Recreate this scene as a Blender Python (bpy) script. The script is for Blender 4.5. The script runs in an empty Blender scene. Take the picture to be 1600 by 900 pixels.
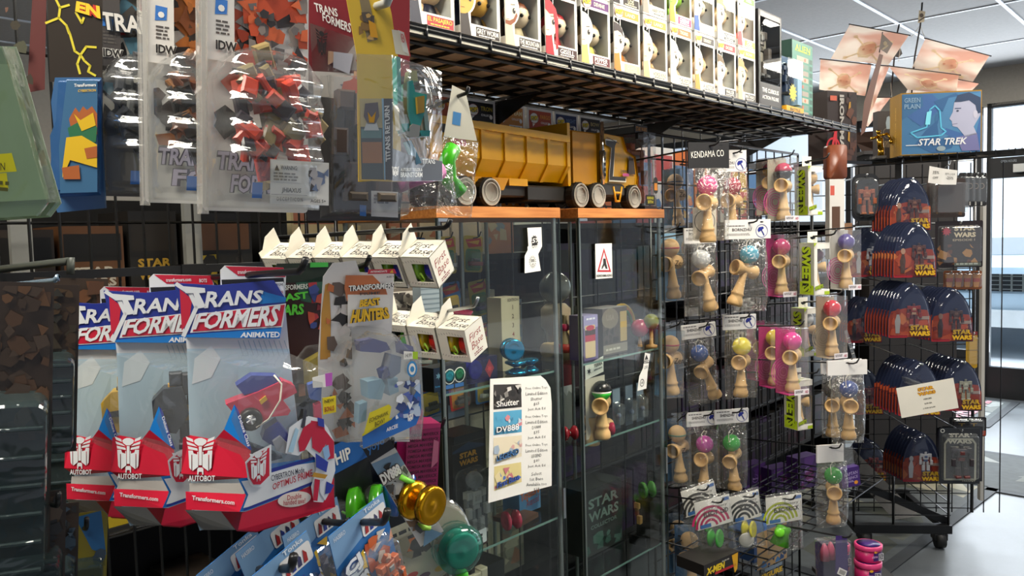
import bpy, math, random
from mathutils import Matrix, Vector, noise
rnd = random.Random(7)
PI = math.pi
C = bpy.context.scene.collection
# ---------------------------------------------------------------- camera, world, lights
FPX = 1244.0; PITCH = math.atan(78 / FPX); ROLL = 0.027; EYE = 1.55
cam_d = bpy.data.cameras.new('camera'); cam = bpy.data.objects.new('camera', cam_d); C.objects.link(cam)
cam_d.sensor_width = 36.0; cam_d.lens = 36.0 * FPX / 1600.0; cam_d.clip_start = 0.02; cam_d.clip_end = 100
_R0, _U0, _F0 = Vector((1, 0, 0)), Vector((0, math.sin(PITCH), math.cos(PITCH))), Vector((0, math.cos(PITCH), -math.sin(PITCH)))
_CR = _R0 * math.cos(ROLL) - _U0 * math.sin(ROLL); _CU = _U0 * math.cos(ROLL) + _R0 * math.sin(ROLL)
CAMP = Vector((0, 0, EYE))
cam.matrix_world = Matrix.Translation(CAMP) @ Matrix((_CR, _CU, -_F0)).transposed().to_4x4()
sc = bpy.context.scene; sc.camera = cam
sc.view_settings.view_transform = 'Standard'; sc.view_settings.look = 'None'
sc.view_settings.exposure = 0.0; sc.view_settings.gamma = 1.0; sc.view_settings.use_curve_mapping = False
sc.cycles.transparent_max_bounces = 24; sc.cycles.max_bounces = 6; sc.cycles.diffuse_bounces = 2
sc.cycles.glossy_bounces = 3; sc.cycles.transmission_bounces = 6; sc.cycles.caustics_reflective = False; sc.cycles.caustics_refractive = False
sc.cycles.sample_clamp_indirect = 4.0
W_ = bpy.data.worlds.new('world'); sc.world = W_; W_.use_nodes = True
W_.node_tree.nodes['Background'].inputs[0].default_value = (0.80, 0.86, 1.0, 1); W_.node_tree.nodes['Background'].inputs[1].default_value = 0.55
A_ = math.radians(42.7); D = Vector((math.sin(A_), math.cos(A_), 0)); N = Vector((math.cos(A_), -math.sin(A_), 0)); UP = Vector((0, 0, 1))
P0 = Vector((-0.15929, 1.73, 0)); YAW = math.radians(47.3)
def light(name, kind, loc, energy, color=(1, 1, 1), size=(1, 1), aim=None, spot=None, blend=0.5):
    l = bpy.data.lights.new(name, kind); o = bpy.data.objects.new(name, l); C.objects.link(o)
    o.location = loc; l.energy = energy; l.color = color
    if kind == 'AREA': l.shape = 'RECTANGLE'; l.size, l.size_y = size
    if kind == 'SPOT': l.spot_size = spot; l.spot_blend = blend; l.shadow_soft_size = size[0]
    if aim is not None: o.rotation_euler = (Vector(aim) - Vector(loc)).to_track_quat('-Z', 'Y').to_euler()
    return o
def wp(s, p, h): return P0 + D * s + N * p + UP * h
# fluorescent troffers in the ceiling (the panels themselves are built with the ceiling), daylight through the shop front
CEIL = 2.93
TROFFERS = [(-1.6, 0.45, 62), (0.85, 1.05, 62), (3.3, 1.05, 60), (5.5, 1.65, 60), (0.85, -1.4, 45), (3.3, -1.4, 50)]
for i, (s, p, e) in enumerate(TROFFERS):
    o = light('troffer_lamp', 'AREA', wp(s, p, CEIL - 0.06), e, (1.0, 0.94, 0.84), (1.15, 0.55))
    o.rotation_euler = (0, 0, PI / 2 - A_)
light('shelf_spot', 'SPOT', wp(0.6, 1.55, 2.85), 80, (1.0, 0.86, 0.62), (0.05,), wp(0.45, 0.12, 2.02), 1.05, 0.8)
light('daylight', 'AREA', wp(6.85, -0.6, 1.5), 150, (0.86, 0.93, 1.0), (3.4, 2.2), wp(2, -0.3, 1.0))
sun = light('sun', 'SUN', (0, 0, 10), 3.0, (1, 0.97, 0.92)); sun.data.angle = 0.02
sun.rotation_euler = (Vector(wp(0, 0, 0)) - Vector(wp(1.6, .8, 6))).to_track_quat('-Z', 'Y').to_euler()
# ---------------------------------------------------------------- placing helpers
def ray(px, py):
    d = _F0 + _CR * ((px - 800) / FPX) + _CU * ((450 - py) / FPX)
    return d
def at(px, py, Y):
    d = ray(px, py); return CAMP + d * (Y / d.y)
def onwall(px, py, p):
    d = ray(px, py); t = ((P0 + N * p - CAMP).dot(N)) / d.dot(N); q = CAMP + d * t - P0
    return q.dot(D), q.z
STAND = Matrix(((1, 0, 0), (0, 0, -1), (0, 1, 0))).to_4x4()      # local X right, Y up, Z toward the viewer
def frame(loc, yaw=0.0, tilt=0.0, roll=0.0):
    return Matrix.Translation(loc) @ Matrix.Rotation(yaw, 4, 'Z') @ STAND @ Matrix.Rotation(tilt, 4, 'X') @ Matrix.Rotation(roll, 4, 'Z')
def Fp(px, py, Y, yaw=0, tilt=0, roll=0):
    return frame(at(px, py, Y), math.radians(yaw), math.radians(tilt), math.radians(roll))
def Fw(s, p, h, yaw=0, tilt=0, roll=0):
    return frame(wp(s, p, h), YAW + math.radians(yaw), math.radians(tilt), math.radians(roll))
def loc(F, px, py, z=0.0):
    Fi = F.inverted(); o = Fi @ CAMP; d = Fi.to_3x3() @ ray(px, py); t = (z - o.z) / d.z
    return (o.x + d.x * t, o.y + d.y * t)
def locs(F, pts, z=0.0): return [loc(F, a, b, z) for a, b in pts]
# ---------------------------------------------------------------- materials
def lin(c):
    if isinstance(c, str):
        c = [int(c[i:i + 2], 16) / 255 for i in (0, 2, 4)]
        c = [x / 12.92 if x <= 0.04045 else ((x + 0.055) / 1.055) ** 2.4 for x in c]
    return (c[0], c[1], c[2], 1.0)
_mc = {}
def mat(col, rough=0.5, metal=0.0, var=0.12, scale=14.0, emit=0.0, bump=0.0, spec=0.5, coat=0.0):
    k = (str(col), rough, metal, var, scale, emit, bump, spec, coat)
    if k in _mc: return _mc[k]
    m = bpy.data.materials.new('m%d' % len(_mc)); m.use_nodes = True; nt = m.node_tree; b = nt.nodes['Principled BSDF']
    c = lin(col)
    b.inputs['Roughness'].default_value = rough; b.inputs['Metallic'].default_value = metal
    b.inputs['Specular IOR Level'].default_value = spec; b.inputs['Coat Weight'].default_value = coat
    if emit: b.inputs['Emission Color'].default_value = c; b.inputs['Emission Strength'].default_value = emit
    if var or bump:
        tc = nt.nodes.new('ShaderNodeTexCoord'); n = nt.nodes.new('ShaderNodeTexNoise'); n.inputs['Scale'].default_value = scale; n.inputs['Detail'].default_value = 3
        nt.links.new(tc.outputs['Object'], n.inputs['Vector'])
        r = nt.nodes.new('ShaderNodeMapRange'); r.inputs[3].default_value = 1 - var; r.inputs[4].default_value = 1 + var
        nt.links.new(n.outputs['Fac'], r.inputs['Value'])
        mx = nt.nodes.new('ShaderNodeVectorMath'); mx.operation = 'SCALE'; mx.inputs[0].default_value = c[:3]
        nt.links.new(r.outputs[0], mx.inputs['Scale']); nt.links.new(mx.outputs[0], b.inputs['Base Color'])
        if bump:
            bp = nt.nodes.new('ShaderNodeBump'); bp.inputs['Strength'].default_value = bump; bp.inputs['Distance'].default_value = 0.004
            nt.links.new(n.outputs['Fac'], bp.inputs['Height']); nt.links.new(bp.outputs[0], b.inputs['Normal'])
    else: b.inputs['Base Color'].default_value = c
    _mc[k] = m; return m
def clear(name, tint='ffffff', gloss=0.9, rough=0.05, body=0.0, bodycol='ffffff', bump=0.0, scale=30.0, ior=1.45):
    k = (name,)
    if k in _mc: return _mc[k]
    m = bpy.data.materials.new(name); m.use_nodes = True; nt = m.node_tree; nt.nodes.clear()
    out = nt.nodes.new('ShaderNodeOutputMaterial'); t = nt.nodes.new('ShaderNodeBsdfTransparent'); t.inputs[0].default_value = lin(tint)
    g = nt.nodes.new('ShaderNodeBsdfGlossy'); g.inputs['Roughness'].default_value = rough; g.inputs['Color'].default_value = (gloss, gloss, gloss, 1)
    fr = nt.nodes.new('ShaderNodeFresnel'); ge = nt.nodes.new('ShaderNodeNewGeometry'); mr = nt.nodes.new('ShaderNodeMapRange'); mr.inputs[3].default_value = ior; mr.inputs[4].default_value = 1 / ior; nt.links.new(ge.outputs['Backfacing'], mr.inputs[0]); nt.links.new(mr.outputs[0], fr.inputs[0])
    mx = nt.nodes.new('ShaderNodeMixShader'); nt.links.new(fr.outputs[0], mx.inputs[0])
    base = t.outputs[0]
    if body:
        d = nt.nodes.new('ShaderNodeBsdfDiffuse'); d.inputs[0].default_value = lin(bodycol)
        m2 = nt.nodes.new('ShaderNodeMixShader'); m2.inputs[0].default_value = body
        nt.links.new(t.outputs[0], m2.inputs[1]); nt.links.new(d.outputs[0], m2.inputs[2]); base = m2.outputs[0]
    nt.links.new(base, mx.inputs[1]); nt.links.new(g.outputs[0], mx.inputs[2]); nt.links.new(mx.outputs[0], out.inputs[0])
    if bump:
        tc = nt.nodes.new('ShaderNodeTexCoord'); n = nt.nodes.new('ShaderNodeTexNoise'); n.inputs['Scale'].default_value = scale; n.inputs['Detail'].default_value = 2; n.inputs['Distortion'].default_value = 1.5
        nt.links.new(tc.outputs['Object'], n.inputs['Vector']); bp = nt.nodes.new('ShaderNodeBump'); bp.inputs['Strength'].default_value = bump; bp.inputs['Distance'].default_value = 0.01
        nt.links.new(n.outputs['Fac'], bp.inputs['Height']); nt.links.new(bp.outputs[0], g.inputs['Normal']); nt.links.new(bp.outputs[0], fr.inputs['Normal'])
    _mc[k] = m; return m
CLEAR = clear('clear_plastic', 'f6f7f6', 1.0, 0.07, 0.06, 'e8ecec', 0.3, 18.0, 1.75)
BAG = clear('crinkled_bag', 'f3f3f1', 1.0, 0.10, 0.04, 'f0ece2', 0.9, 45.0, 1.55)
SMOKE = clear('aged_plastic', 'c9cdb4', 0.9, 0.08, 0.10, 'a9b08c', 0.2, 16.0, 1.5)
GREENP = clear('green_plastic', 'd6e4d2', 1.0, 0.07, 0.14, 'a8bca4', 0.2, 12.0, 1.5)
BLUEP = clear('blue_tint_plastic', 'eceef4', 1.0, 0.07, 0.04, '6a7490', 0.2, 20.0, 1.5)
DARKP = clear('grey_plastic', 'a8b4b2', 1.0, 0.09, 0.2, '5c6e70', 0.3, 14.0, 1.5)
GLASS = clear('cabinet_glass', 'f6f9f7', 0.8, 0.02, 0.0, 'ffffff', 0, 1, 1.38)
PANE = clear('window_glass', 'f2f7fa', 0.7, 0.02, 0.0, 'ffffff', 0, 1, 1.35)
def flat(c, rough=0.45, **k): return mat(c, rough, 0.0, k.pop('var', 0.05), **k)
WHITE = flat('f4f2ea'); BLACK = flat('0c0c0d', 0.4); RED = flat('c41a2e'); BLUE = flat('2a3f98'); CARD = flat('e9e6dd')
WIRE = mat('060606', 0.3, 0.0, 0.0, spec=0.6); STEEL = mat('b9bdbd', 0.28, 1.0, 0.05); CHROME = mat('e3e5e6', 0.12, 1.0, 0.0)
# ---------------------------------------------------------------- lettering
_gl = {}
def glyphs(s, bold=0.0, font_res=2, spacing=1.0):
    k = (s, bold, font_res, spacing)
    if k in _gl: return _gl[k]
    cu = bpy.data.curves.new('glyph', 'FONT'); cu.body = s; cu.offset = bold; cu.resolution_u = font_res; cu.size = 1.0; cu.space_character = spacing
    cu.fill_mode = 'FRONT'
    o = bpy.data.objects.new('glyph', cu); C.objects.link(o); dg = bpy.context.evaluated_depsgraph_get(); e = o.evaluated_get(dg); me = e.to_mesh()
    vs = [(v.co.x, v.co.y) for v in me.vertices]; fs = [tuple(p.vertices) for p in me.polygons]
    e.to_mesh_clear(); bpy.data.objects.remove(o); bpy.data.curves.remove(cu)
    if not vs: vs = [(0, 0)]; fs = []
    x0 = min(v[0] for v in vs); x1 = max(v[0] for v in vs); y0 = min(v[1] for v in vs); y1 = max(v[1] for v in vs)
    w = max(x1 - x0, 1e-6); h = max(y1 - y0, 1e-6)
    vs = [((x - x0) / w - 0.5, (y - y0) / h - 0.5) for x, y in vs]
    _gl[k] = (vs, fs, w / h); return _gl[k]
LAY = 0.0003
# ---------------------------------------------------------------- mesh builder
class MB:
    def __init__(s): s.v = []; s.f = []; s.m = []; s.sm = []; s.mats = []; s.T = None
    def mi(s, m):
        if m not in s.mats: s.mats.append(m)
        return s.mats.index(m)
    def add(s, vs, fs, m, smooth=False):
        o = len(s.v); T = s.T
        s.v += [tuple(T @ Vector(v)) for v in vs] if T is not None else [tuple(v) for v in vs]
        i = s.mi(m); s.f += [tuple(o + a for a in f) for f in fs]; s.m += [i] * len(fs); s.sm += [smooth] * len(fs); return s
    def box(s, a, b, m, bev=0.0):
        x0, y0, z0 = a; x1, y1, z1 = b
        if bev:
            e = bev; s.hull([(x0 + e, y0 + e, z0, x1 - e, y1 - e), (x0, y0, z0 + e, x1, y1), (x0, y0, z1 - e, x1, y1), (x0 + e, y0 + e, z1, x1 - e, y1 - e)], m); return s
        s.add([(x0, y0, z0), (x1, y0, z0), (x1, y1, z0), (x0, y1, z0), (x0, y0, z1), (x1, y0, z1), (x1, y1, z1), (x0, y1, z1)],
              [(3, 2, 1, 0), (4, 5, 6, 7), (0, 1, 5, 4), (1, 2, 6, 5), (2, 3, 7, 6), (3, 0, 4, 7)], m); return s
    def hull(s, rings, m):        # rectangles stacked in z
        vs = []; fs = []
        for x0, y0, z, x1, y1 in rings: vs += [(x0, y0, z), (x1, y0, z), (x1, y1, z), (x0, y1, z)]
        n = len(rings); fs.append((3, 2, 1, 0)); fs.append(tuple((n - 1) * 4 + i for i in range(4)))
        for k in range(n - 1):
            for i in range(4): j = (i + 1) % 4; fs.append((k * 4 + i, k * 4 + j, k * 4 + 4 + j, k * 4 + 4 + i))
        s.add(vs, fs, m)
    def cbox(s, c, d, m, bev=0.0): return s.box((c[0] - d[0] / 2, c[1] - d[1] / 2, c[2] - d[2] / 2), (c[0] + d[0] / 2, c[1] + d[1] / 2, c[2] + d[2] / 2), m, bev)
    def poly(s, pts, m, l=0, z=0.0):
        zz = z + l * LAY; s.add([(x, y, zz) for x, y in pts], [tuple(range(len(pts)))], m); return s
    def rect(s, x0, y0, x1, y1, m, l=0, z=0.0): return s.poly([(x0, y0), (x1, y0), (x1, y1), (x0, y1)], m, l, z)
    def ell(s, cx, cy, rx, ry, m, l=0, z=0.0, n=20, a0=0, a1=2 * PI, rot=0):
        c, q = math.cos(rot), math.sin(rot); pts = []
        k = n if a1 - a0 > 6.28 else n + 1
        for i in range(k):
            a = a0 + (a1 - a0) * i / n; x, y = rx * math.cos(a), ry * math.sin(a); pts.append((cx + x * c - y * q, cy + x * q + y * c))
        return s.poly(pts, m, l, z)
    def ring(s, cx, cy, r0, r1, m, l=0, z=0.0, n=28, a0=0, a1=2 * PI, asp=1.0):
        vs = []; zz = z + l * LAY
        for i in range(n + 1):
            a = a0 + (a1 - a0) * i / n; vs += [(cx + r0 * math.cos(a), cy + r0 * asp * math.sin(a), zz), (cx + r1 * math.cos(a), cy + r1 * asp * math.sin(a), zz)]
        s.add(vs, [(2 * i, 2 * i + 1, 2 * i + 3, 2 * i + 2) for i in range(n)], m); return s
    def burst(s, cx, cy, r0, r1, n, m, l=0, z=0.0, asp=1.0):
        return s.poly([(cx + (r1 if i % 2 else r0) * math.cos(PI * i / n), cy + asp * (r1 if i % 2 else r0) * math.sin(PI * i / n)) for i in range(2 * n)], m, l, z)
    def line(s, pts, w, m, l=0, z=0.0):
        for (x0, y0), (x1, y1) in zip(pts, pts[1:]):
            d = math.hypot(x1 - x0, y1 - y0) or 1e-9; nx, ny = -(y1 - y0) / d * w / 2, (x1 - x0) / d * w / 2; ex, ey = (x1 - x0) / d * w * .3, (y1 - y0) / d * w * .3
            s.poly([(x0 + nx - ex, y0 + ny - ey), (x0 - nx - ex, y0 - ny - ey), (x1 - nx + ex, y1 - ny + ey), (x1 + nx + ex, y1 + ny + ey)], m, l, z)
        return s
    def text(s, t, cx, cy, h, m, l=2, w=None, shear=0.0, bold=0.02, rot=0.0, z=0.0, out=None, ow=0.06, quad=None, res=2, spacing=1.0):
        """lettering centred on cx, cy; quad = four corners bl, br, tr, tl to fit it into"""
        if out is not None:
            s.text(t, cx, cy, h * (1 + ow), out, l - 1, (w * (1 + ow * h / max(w, 1e-6))) if w else None, shear, bold + ow, rot, z, None, 0, quad, res, spacing)
        vs, fs, ar = glyphs(t, bold, res, spacing); w2 = w or h * ar; zz = z + l * LAY; c, q = math.cos(rot), math.sin(rot); o = []
        for x, y in vs:
            if quad:
                u, v = x + .5, y + .5; (ax, ay), (bx, by), (dx, dy), (ex, ey) = quad
                o.append(((ax * (1 - u) + bx * u) * (1 - v) + (ex * (1 - u) + dx * u) * v, (ay * (1 - u) + by * u) * (1 - v) + (ey * (1 - u) + dy * u) * v, zz))
            else:
                X, Y = x * w2 + y * h * shear, y * h; o.append((cx + X * c - Y * q, cy + X * q + Y * c, zz))
        s.add(o, fs, m); return s
    def prism(s, pts, z0, z1, m, smooth=False):
        n = len(pts); s.add([(x, y, z0) for x, y in pts] + [(x, y, z1) for x, y in pts],
                            [tuple(range(n))[::-1], tuple(range(n, 2 * n))] + [(i, (i + 1) % n, n + (i + 1) % n, n + i) for i in range(n)], m, smooth); return s
    def loft(s, rings, m, cap0=False, cap1=True, smooth=False, closed=True):
        n = len(rings[0]); vs = [v for r in rings for v in r]; fs = []
        for k in range(len(rings) - 1):
            for i in range(n if closed else n - 1): j = (i + 1) % n; fs.append((k * n + i, k * n + j, (k + 1) * n + j, (k + 1) * n + i))
        if cap0: fs.append(tuple(range(n))[::-1])
        if cap1: fs.append(tuple((len(rings) - 1) * n + i for i in range(n)))
        s.add(vs, fs, m, smooth); return s
    def tube(s, p, q, r, m, n=6, r2=None, caps=True):
        p = Vector(p); q = Vector(q); d = (q - p)
        if d.length < 1e-7: return s
        d.normalize(); u = d.orthogonal().normalized(); w = d.cross(u); r2 = r if r2 is None else r2
        a = [(p + (u * math.cos(2 * PI * i / n) + w * math.sin(2 * PI * i / n)) * r) for i in range(n)]; b = [(q + (u * math.cos(2 * PI * i / n) + w * math.sin(2 * PI * i / n)) * r2) for i in range(n)]
        return s.loft([a, b], m, caps, caps, n > 5)
    def path(s, pts, r, m, n=6):
        pts = [Vector(p) for p in pts]; rings = []; u = None
        for i, p in enumerate(pts):
            d = (pts[min(i + 1, len(pts) - 1)] - pts[max(i - 1, 0)]).normalized()
            u = d.orthogonal().normalized() if u is None else (u - d * u.dot(d)).normalized()
            w = d.cross(u); rings.append([p + (u * math.cos(2 * PI * k / n) + w * math.sin(2 * PI * k / n)) * r for k in range(n)])
        return s.loft(rings, m, True, True, True)
    def lathe(s, prof, m, n=20, base=(0, 0, 0), axis=(0, 1, 0), smooth=True):
        ax = Vector(axis).normalized(); u = ax.orthogonal().normalized(); w = ax.cross(u); b = Vector(base)
        rings = [[b + ax * h + (u * math.cos(2 * PI * i / n) + w * math.sin(2 * PI * i / n)) * max(r, 1e-5) for i in range(n)] for r, h in prof]
        return s.loft(rings, m, True, True, smooth)
    def ball(s, c, r, m, n=18, sq=1.0, mats=None, axis=(0, 1, 0)):
        k = n // 2
        if mats:      # list of (fraction from the bottom, material) bands
            lo = 0.0
            for hi, mm in mats:
                a0, a1 = -PI / 2 + PI * lo, -PI / 2 + PI * hi; q = max(2, int(k * (hi - lo)) + 1)
                s.lathe([(r * math.cos(a0 + (a1 - a0) * i / q), r * sq * math.sin(a0 + (a1 - a0) * i / q)) for i in range(q + 1)], mm, n, c, axis); lo = hi
            return s
        return s.lathe([(r * math.sin(PI * i / k), -r * sq * math.cos(PI * i / k)) for i in range(k + 1)], m, n, c, axis)
    def mesh(s, name):
        me = bpy.data.meshes.new(name); me.from_pydata(s.v, [], s.f)
        for m in s.mats: me.materials.append(m)
        me.polygons.foreach_set('material_index', s.m); me.polygons.foreach_set('use_smooth', s.sm); me.update(); return me
    def build(s, name, parent=None, M=None, label=None):
        o = bpy.data.objects.new(name, s.mesh(name)); C.objects.link(o)
        if parent is not None: o.parent = parent
        if M is not None: o.matrix_local = M
        if label: o['label'] = label
        return o
def tag(o, label, cat, group=None):
    w = label.split()
    while len(w) > 16 and any(x in w for x in ('the', 'a', 'clear', 'small')): w.remove([x for x in ('the', 'a', 'clear', 'small') if x in w][0])
    o['label'] = ' '.join(w); o['category'] = cat
    if group: o['group'] = group
    return o
def thing(name, label, cat, M, group=None):
    o = bpy.data.objects.new(name, None); C.objects.link(o); o.empty_display_size = 0.02; o.matrix_world = M; return tag(o, label, cat, group)
def single(name, mb, label, cat, M=None, group=None): return tag(mb.build(name, None, M), label, cat, group)
def struct(name, mb, M=None): o = mb.build(name, None, M); o['kind'] = 'structure'; return o
KIDS = {}
def dup(root, M, label=None, group=None):
    r = root.copy(); C.objects.link(r); r.matrix_world = M
    if label: r['label'] = label
    if group: r['group'] = group
    for ch in list(root.children):
        c = ch.copy(); C.objects.link(c); c.parent = r
        for g in list(ch.children):
            d = g.copy(); C.objects.link(d); d.parent = c
    return r
def rrect(x0, y0, x1, y1, r, n=4):
    pts = []
    for cx, cy, a in ((x1 - r, y0 + r, -PI / 2), (x1 - r, y1 - r, 0), (x0 + r, y1 - r, PI / 2), (x0 + r, y0 + r, PI)):
        for i in range(n + 1): t = a + PI / 2 * i / n; pts.append((cx + r * math.cos(t), cy + r * math.sin(t)))
    return pts
def blister(mb, pts, depth, m, inset=0.006, top=0.85, z0=0.0):
    """a moulded clear bubble standing on the outline pts"""
    cx = sum(p[0] for p in pts) / len(pts); cy = sum(p[1] for p in pts) / len(pts); R = max(math.hypot(p[0] - cx, p[1] - cy) for p in pts)
    def sc_(k): return [(cx + (x - cx) * k, cy + (y - cy) * k) for x, y in pts]
    k1 = 1 - inset / R; rings = [(1.0, 0.0), (k1, depth * .12), (k1 * top ** .35, depth * .75), (k1 * top ** .6, depth * .93), (k1 * top, depth)]
    mb.loft([[(x, y, z0 + z) for x, y in sc_(k)] for k, z in rings], m, False, True, False)
def sheet(mb, x0, y0, x1, y1, f, m, nx=10, ny=14):
    vs = [(x0 + (x1 - x0) * i / nx, y0 + (y1 - y0) * j / ny, f(i / nx, j / ny)) for j in range(ny + 1) for i in range(nx + 1)]
    mb.add(vs, [(j * (nx + 1) + i, j * (nx + 1) + i + 1, (j + 1) * (nx + 1) + i + 1, (j + 1) * (nx + 1) + i) for j in range(ny) for i in range(nx)], m, True)
def bag(mb, w, h, d, m=None, seed=0, x=0.0, y=0.0):
    """a soft clear bag w x h, puffed to depth d, hanging down from y"""
    m = m or BAG
    def f(sg):
        def g(u, v):
            e = max(0.0, min(1, 4.2 * u, 4.2 * (1 - u))) ** .5 * max(0.0, min(1, 5 * v, 3.2 * (1 - v))) ** .5
            return sg * d * .5 * e + 0.0035 * noise.noise(Vector((u * 7 + seed, v * 9, sg * 3)))
        return g
    sheet(mb, x - w / 2, y - h, x + w / 2, y, f(1), m, 12, 16); sheet(mb, x - w / 2, y - h, x + w / 2, y, f(-1), m, 8, 10)
def robot(mb, T, c1, c2, c3, h=0.13, pose=0, extra=0):
    """a plain toy robot of jointed blocks"""
    old = mb.T; mb.T = T if old is None else old @ T; k = h / 0.13
    def bx(c, d, m): mb.cbox([a * k for a in c], [a * k for a in d], m, 0.0025 * k)
    a = 0.25 * pose
    bx((0, .03, 0), (.036, .036, .026), c1); bx((0, .004, 0), (.026, .016, .02), c3); bx((0, .056, 0), (.014, .016, .016), c2); bx((0, .03, .014), (.02, .016, .006), c3)
    for sx in (-1, 1):
        bx((sx * .028, .04, 0), (.02, .022, .024), c1); bx((sx * (.034 + .006 * a), .018, .006 * a), (.013, .03, .014), c2); bx((sx * (.036 + .012 * a), -.008, .012), (.016, .03, .018), c1)
        bx((sx * (.012 + .006 * a), -.02, 0), (.015, .032, .018), c2); bx((sx * (.016 + .012 * a), -.048, .003), (.02, .036, .024), c1); bx((sx * (.017 + .014 * a), -.069, .008), (.022, .01, .034), c3)
    TT = mb.T; rg = random.Random(extra)
    for i in range(extra):
        x, y, z = rg.choice([(0, .03, .012), (.03, .04, .01), (-.03, .04, .01), (.038, -.006, .014), (-.038, -.006, .014), (.018, -.045, .012), (-.018, -.045, .012), (0, .06, .0), (.012, -.02, .008), (-.012, -.02, .008)])
        mb.T = TT @ Matrix.Translation(((x + rg.uniform(-.009, .009)) * k, (y + rg.uniform(-.018, .018)) * k, (z + rg.uniform(-.004, .006)) * k)) @ Matrix.Rotation(rg.uniform(-.9, .9), 4, 'Z') @ Matrix.Rotation(rg.uniform(-.5, .5), 4, 'X')
        bx((0, 0, 0), (rg.uniform(.006, .02), rg.uniform(.010, .034), rg.uniform(.008, .018)), (c1, c2, c3, c1)[i % 4])
    mb.T = old
def dark_art(mb, x0, y0, x1, y1, cols, n, l=1, seed=1, big=0.3):
    """an abstract painted scene of overlapping facets"""
    r = random.Random(seed); w, h = x1 - x0, y1 - y0
    for i in range(n):
        cx, cy = r.uniform(x0, x1), r.uniform(y0, y1); q = r.uniform(.35, 1) * big * min(w, h); k = r.randint(3, 6); a0 = r.uniform(0, 6)
        pts = [(min(x1, max(x0, cx + q * r.uniform(.5, 1) * math.cos(a0 + 2 * PI * j / k))), min(y1, max(y0, cy + q * r.uniform(.5, 1) * math.sin(a0 + 2 * PI * j / k)))) for j in range(k)]
        mb.poly(pts, cols[i % len(cols)], l + i * .25)
def small_print(mb, x0, y1, w, lines, h, m, l=2, gap=1.7, seed=3):
    r = random.Random(seed)
    for i in range(lines):
        x = x0
        while x < x0 + w * .92:
            q = min(r.uniform(1.2, 4) * h, x0 + w - x); mb.rect(x, y1 - i * h * gap - h, x + q, y1 - i * h * gap, m, l); x += q + h * .6
def sheared(F): return F
# ================================================================ the shop
def grid_mat(name, base, rough, kind):
    m = bpy.data.materials.new(name); m.use_nodes = True; nt = m.node_tree; b = nt.nodes['Principled BSDF']; b.inputs['Roughness'].default_value = rough
    tc = nt.nodes.new('ShaderNodeTexCoord'); n = nt.nodes.new('ShaderNodeTexNoise'); n.inputs['Scale'].default_value = 3.5 if kind == 'floor' else 40; n.inputs['Detail'].default_value = 8; n.inputs['Roughness'].default_value = .65
    nt.links.new(tc.outputs['Object'], n.inputs['Vector']); cr = nt.nodes.new('ShaderNodeValToRGB')
    c = lin(base); k0, k1 = (.62, 1.25) if kind == 'floor' else (.93, 1.04)
    cr.color_ramp.elements[0].color = (c[0] * k0, c[1] * k0, c[2] * k0, 1); cr.color_ramp.elements[1].color = (c[0] * k1, c[1] * k1, c[2] * k1, 1)
    cr.color_ramp.elements[0].position = .3; cr.color_ramp.elements[1].position = .7
    nt.links.new(n.outputs['Fac'], cr.inputs[0]); nt.links.new(cr.outputs[0], b.inputs['Base Color'])
    if kind == 'floor':
        mr = nt.nodes.new('ShaderNodeMapRange'); mr.inputs[3].default_value = .28; mr.inputs[4].default_value = .5; nt.links.new(n.outputs['Fac'], mr.inputs[0]); nt.links.new(mr.outputs[0], b.inputs['Roughness'])
    return m
WM = Matrix.Translation(P0) @ Matrix((D, N * -1, UP)).transposed().to_4x4()     # x along the display line, y = -p (into the display), z up
WM = Matrix.Translation(P0) @ Matrix.Rotation(YAW, 4, 'Z')
def wbox(mb, s0, p0, h0, s1, p1, h1, m, bev=0): return mb.box((s0, -max(p0, p1), h0), (s1, -min(p0, p1), h1), m, bev)
FLOOR = grid_mat('concrete', '585d61', .4, 'floor'); CEILM = grid_mat('ceiling_tile', 'a8a6a4', .9, 'ceil'); WALLM = grid_mat('wall_paint', 'b3aa9b', .8, 'wall')
SF = 6.95          # shop-front line
mb = MB(); wbox(mb, -5, -5, -.05, SF + .1, 4.5, 0, FLOOR); struct('floor', mb, WM)
jm = MB()
for s in (2.2, 4.6): wbox(jm, s, -5, .0003, s + .006, 4.5, .0009, flat('2c2e30'))
for p in (-.9, .62): wbox(jm, -5, p, .0003, SF, p + .006, .0009, flat('2c2e30'))
struct('trim_floor_joint', jm, WM)
mb = MB(); wbox(mb, -5, -5, CEIL, SF + .1, 4.5, CEIL + .05, CEILM); struct('ceiling', mb, WM)
mb = MB(); TB = flat('dfe6ee', .5)
p = -.47 - .61 * 7
while p < 4.4:
    wbox(mb, -5, p - .012, CEIL - .008, SF, p + .012, CEIL - .001, TB); p += .61
s = 4.66 - 1.22 * 7
while s < SF:
    wbox(mb, s - .012, -5, CEIL - .007, s + .012, 4.5, CEIL - .0015, TB); s += 1.22
struct('trim_ceiling_grid', mb, WM)
for i, (s, p, e) in enumerate(TROFFERS):
    t = thing('ceiling_light', ['white ceiling light panel over the hanging cards at the left', 'white ceiling light panel above the aisle in front of the glass cabinets', 'white ceiling light panel above the aisle near the black rolling rack', 'white ceiling light panel by the shop door', 'white ceiling light panel behind the glass cabinets', 'white ceiling light panel behind the skill toy display'][i], 'ceiling light', Matrix.Translation(wp(s, p, CEIL - .012)) @ Matrix.Rotation(YAW, 4, 'Z'), 'fluorescent ceiling panels')
    a = MB(); a.box((-.6, -.3, -.02), (.6, .3, .008), TB); a.build('lamp_frame', t)
    a = MB(); a.box((-.57, -.27, -.023), (.57, .27, -.0205), mat('fff4e0', .5, 0, 0, emit=3.0)); a.build('diffuser', t)
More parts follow.
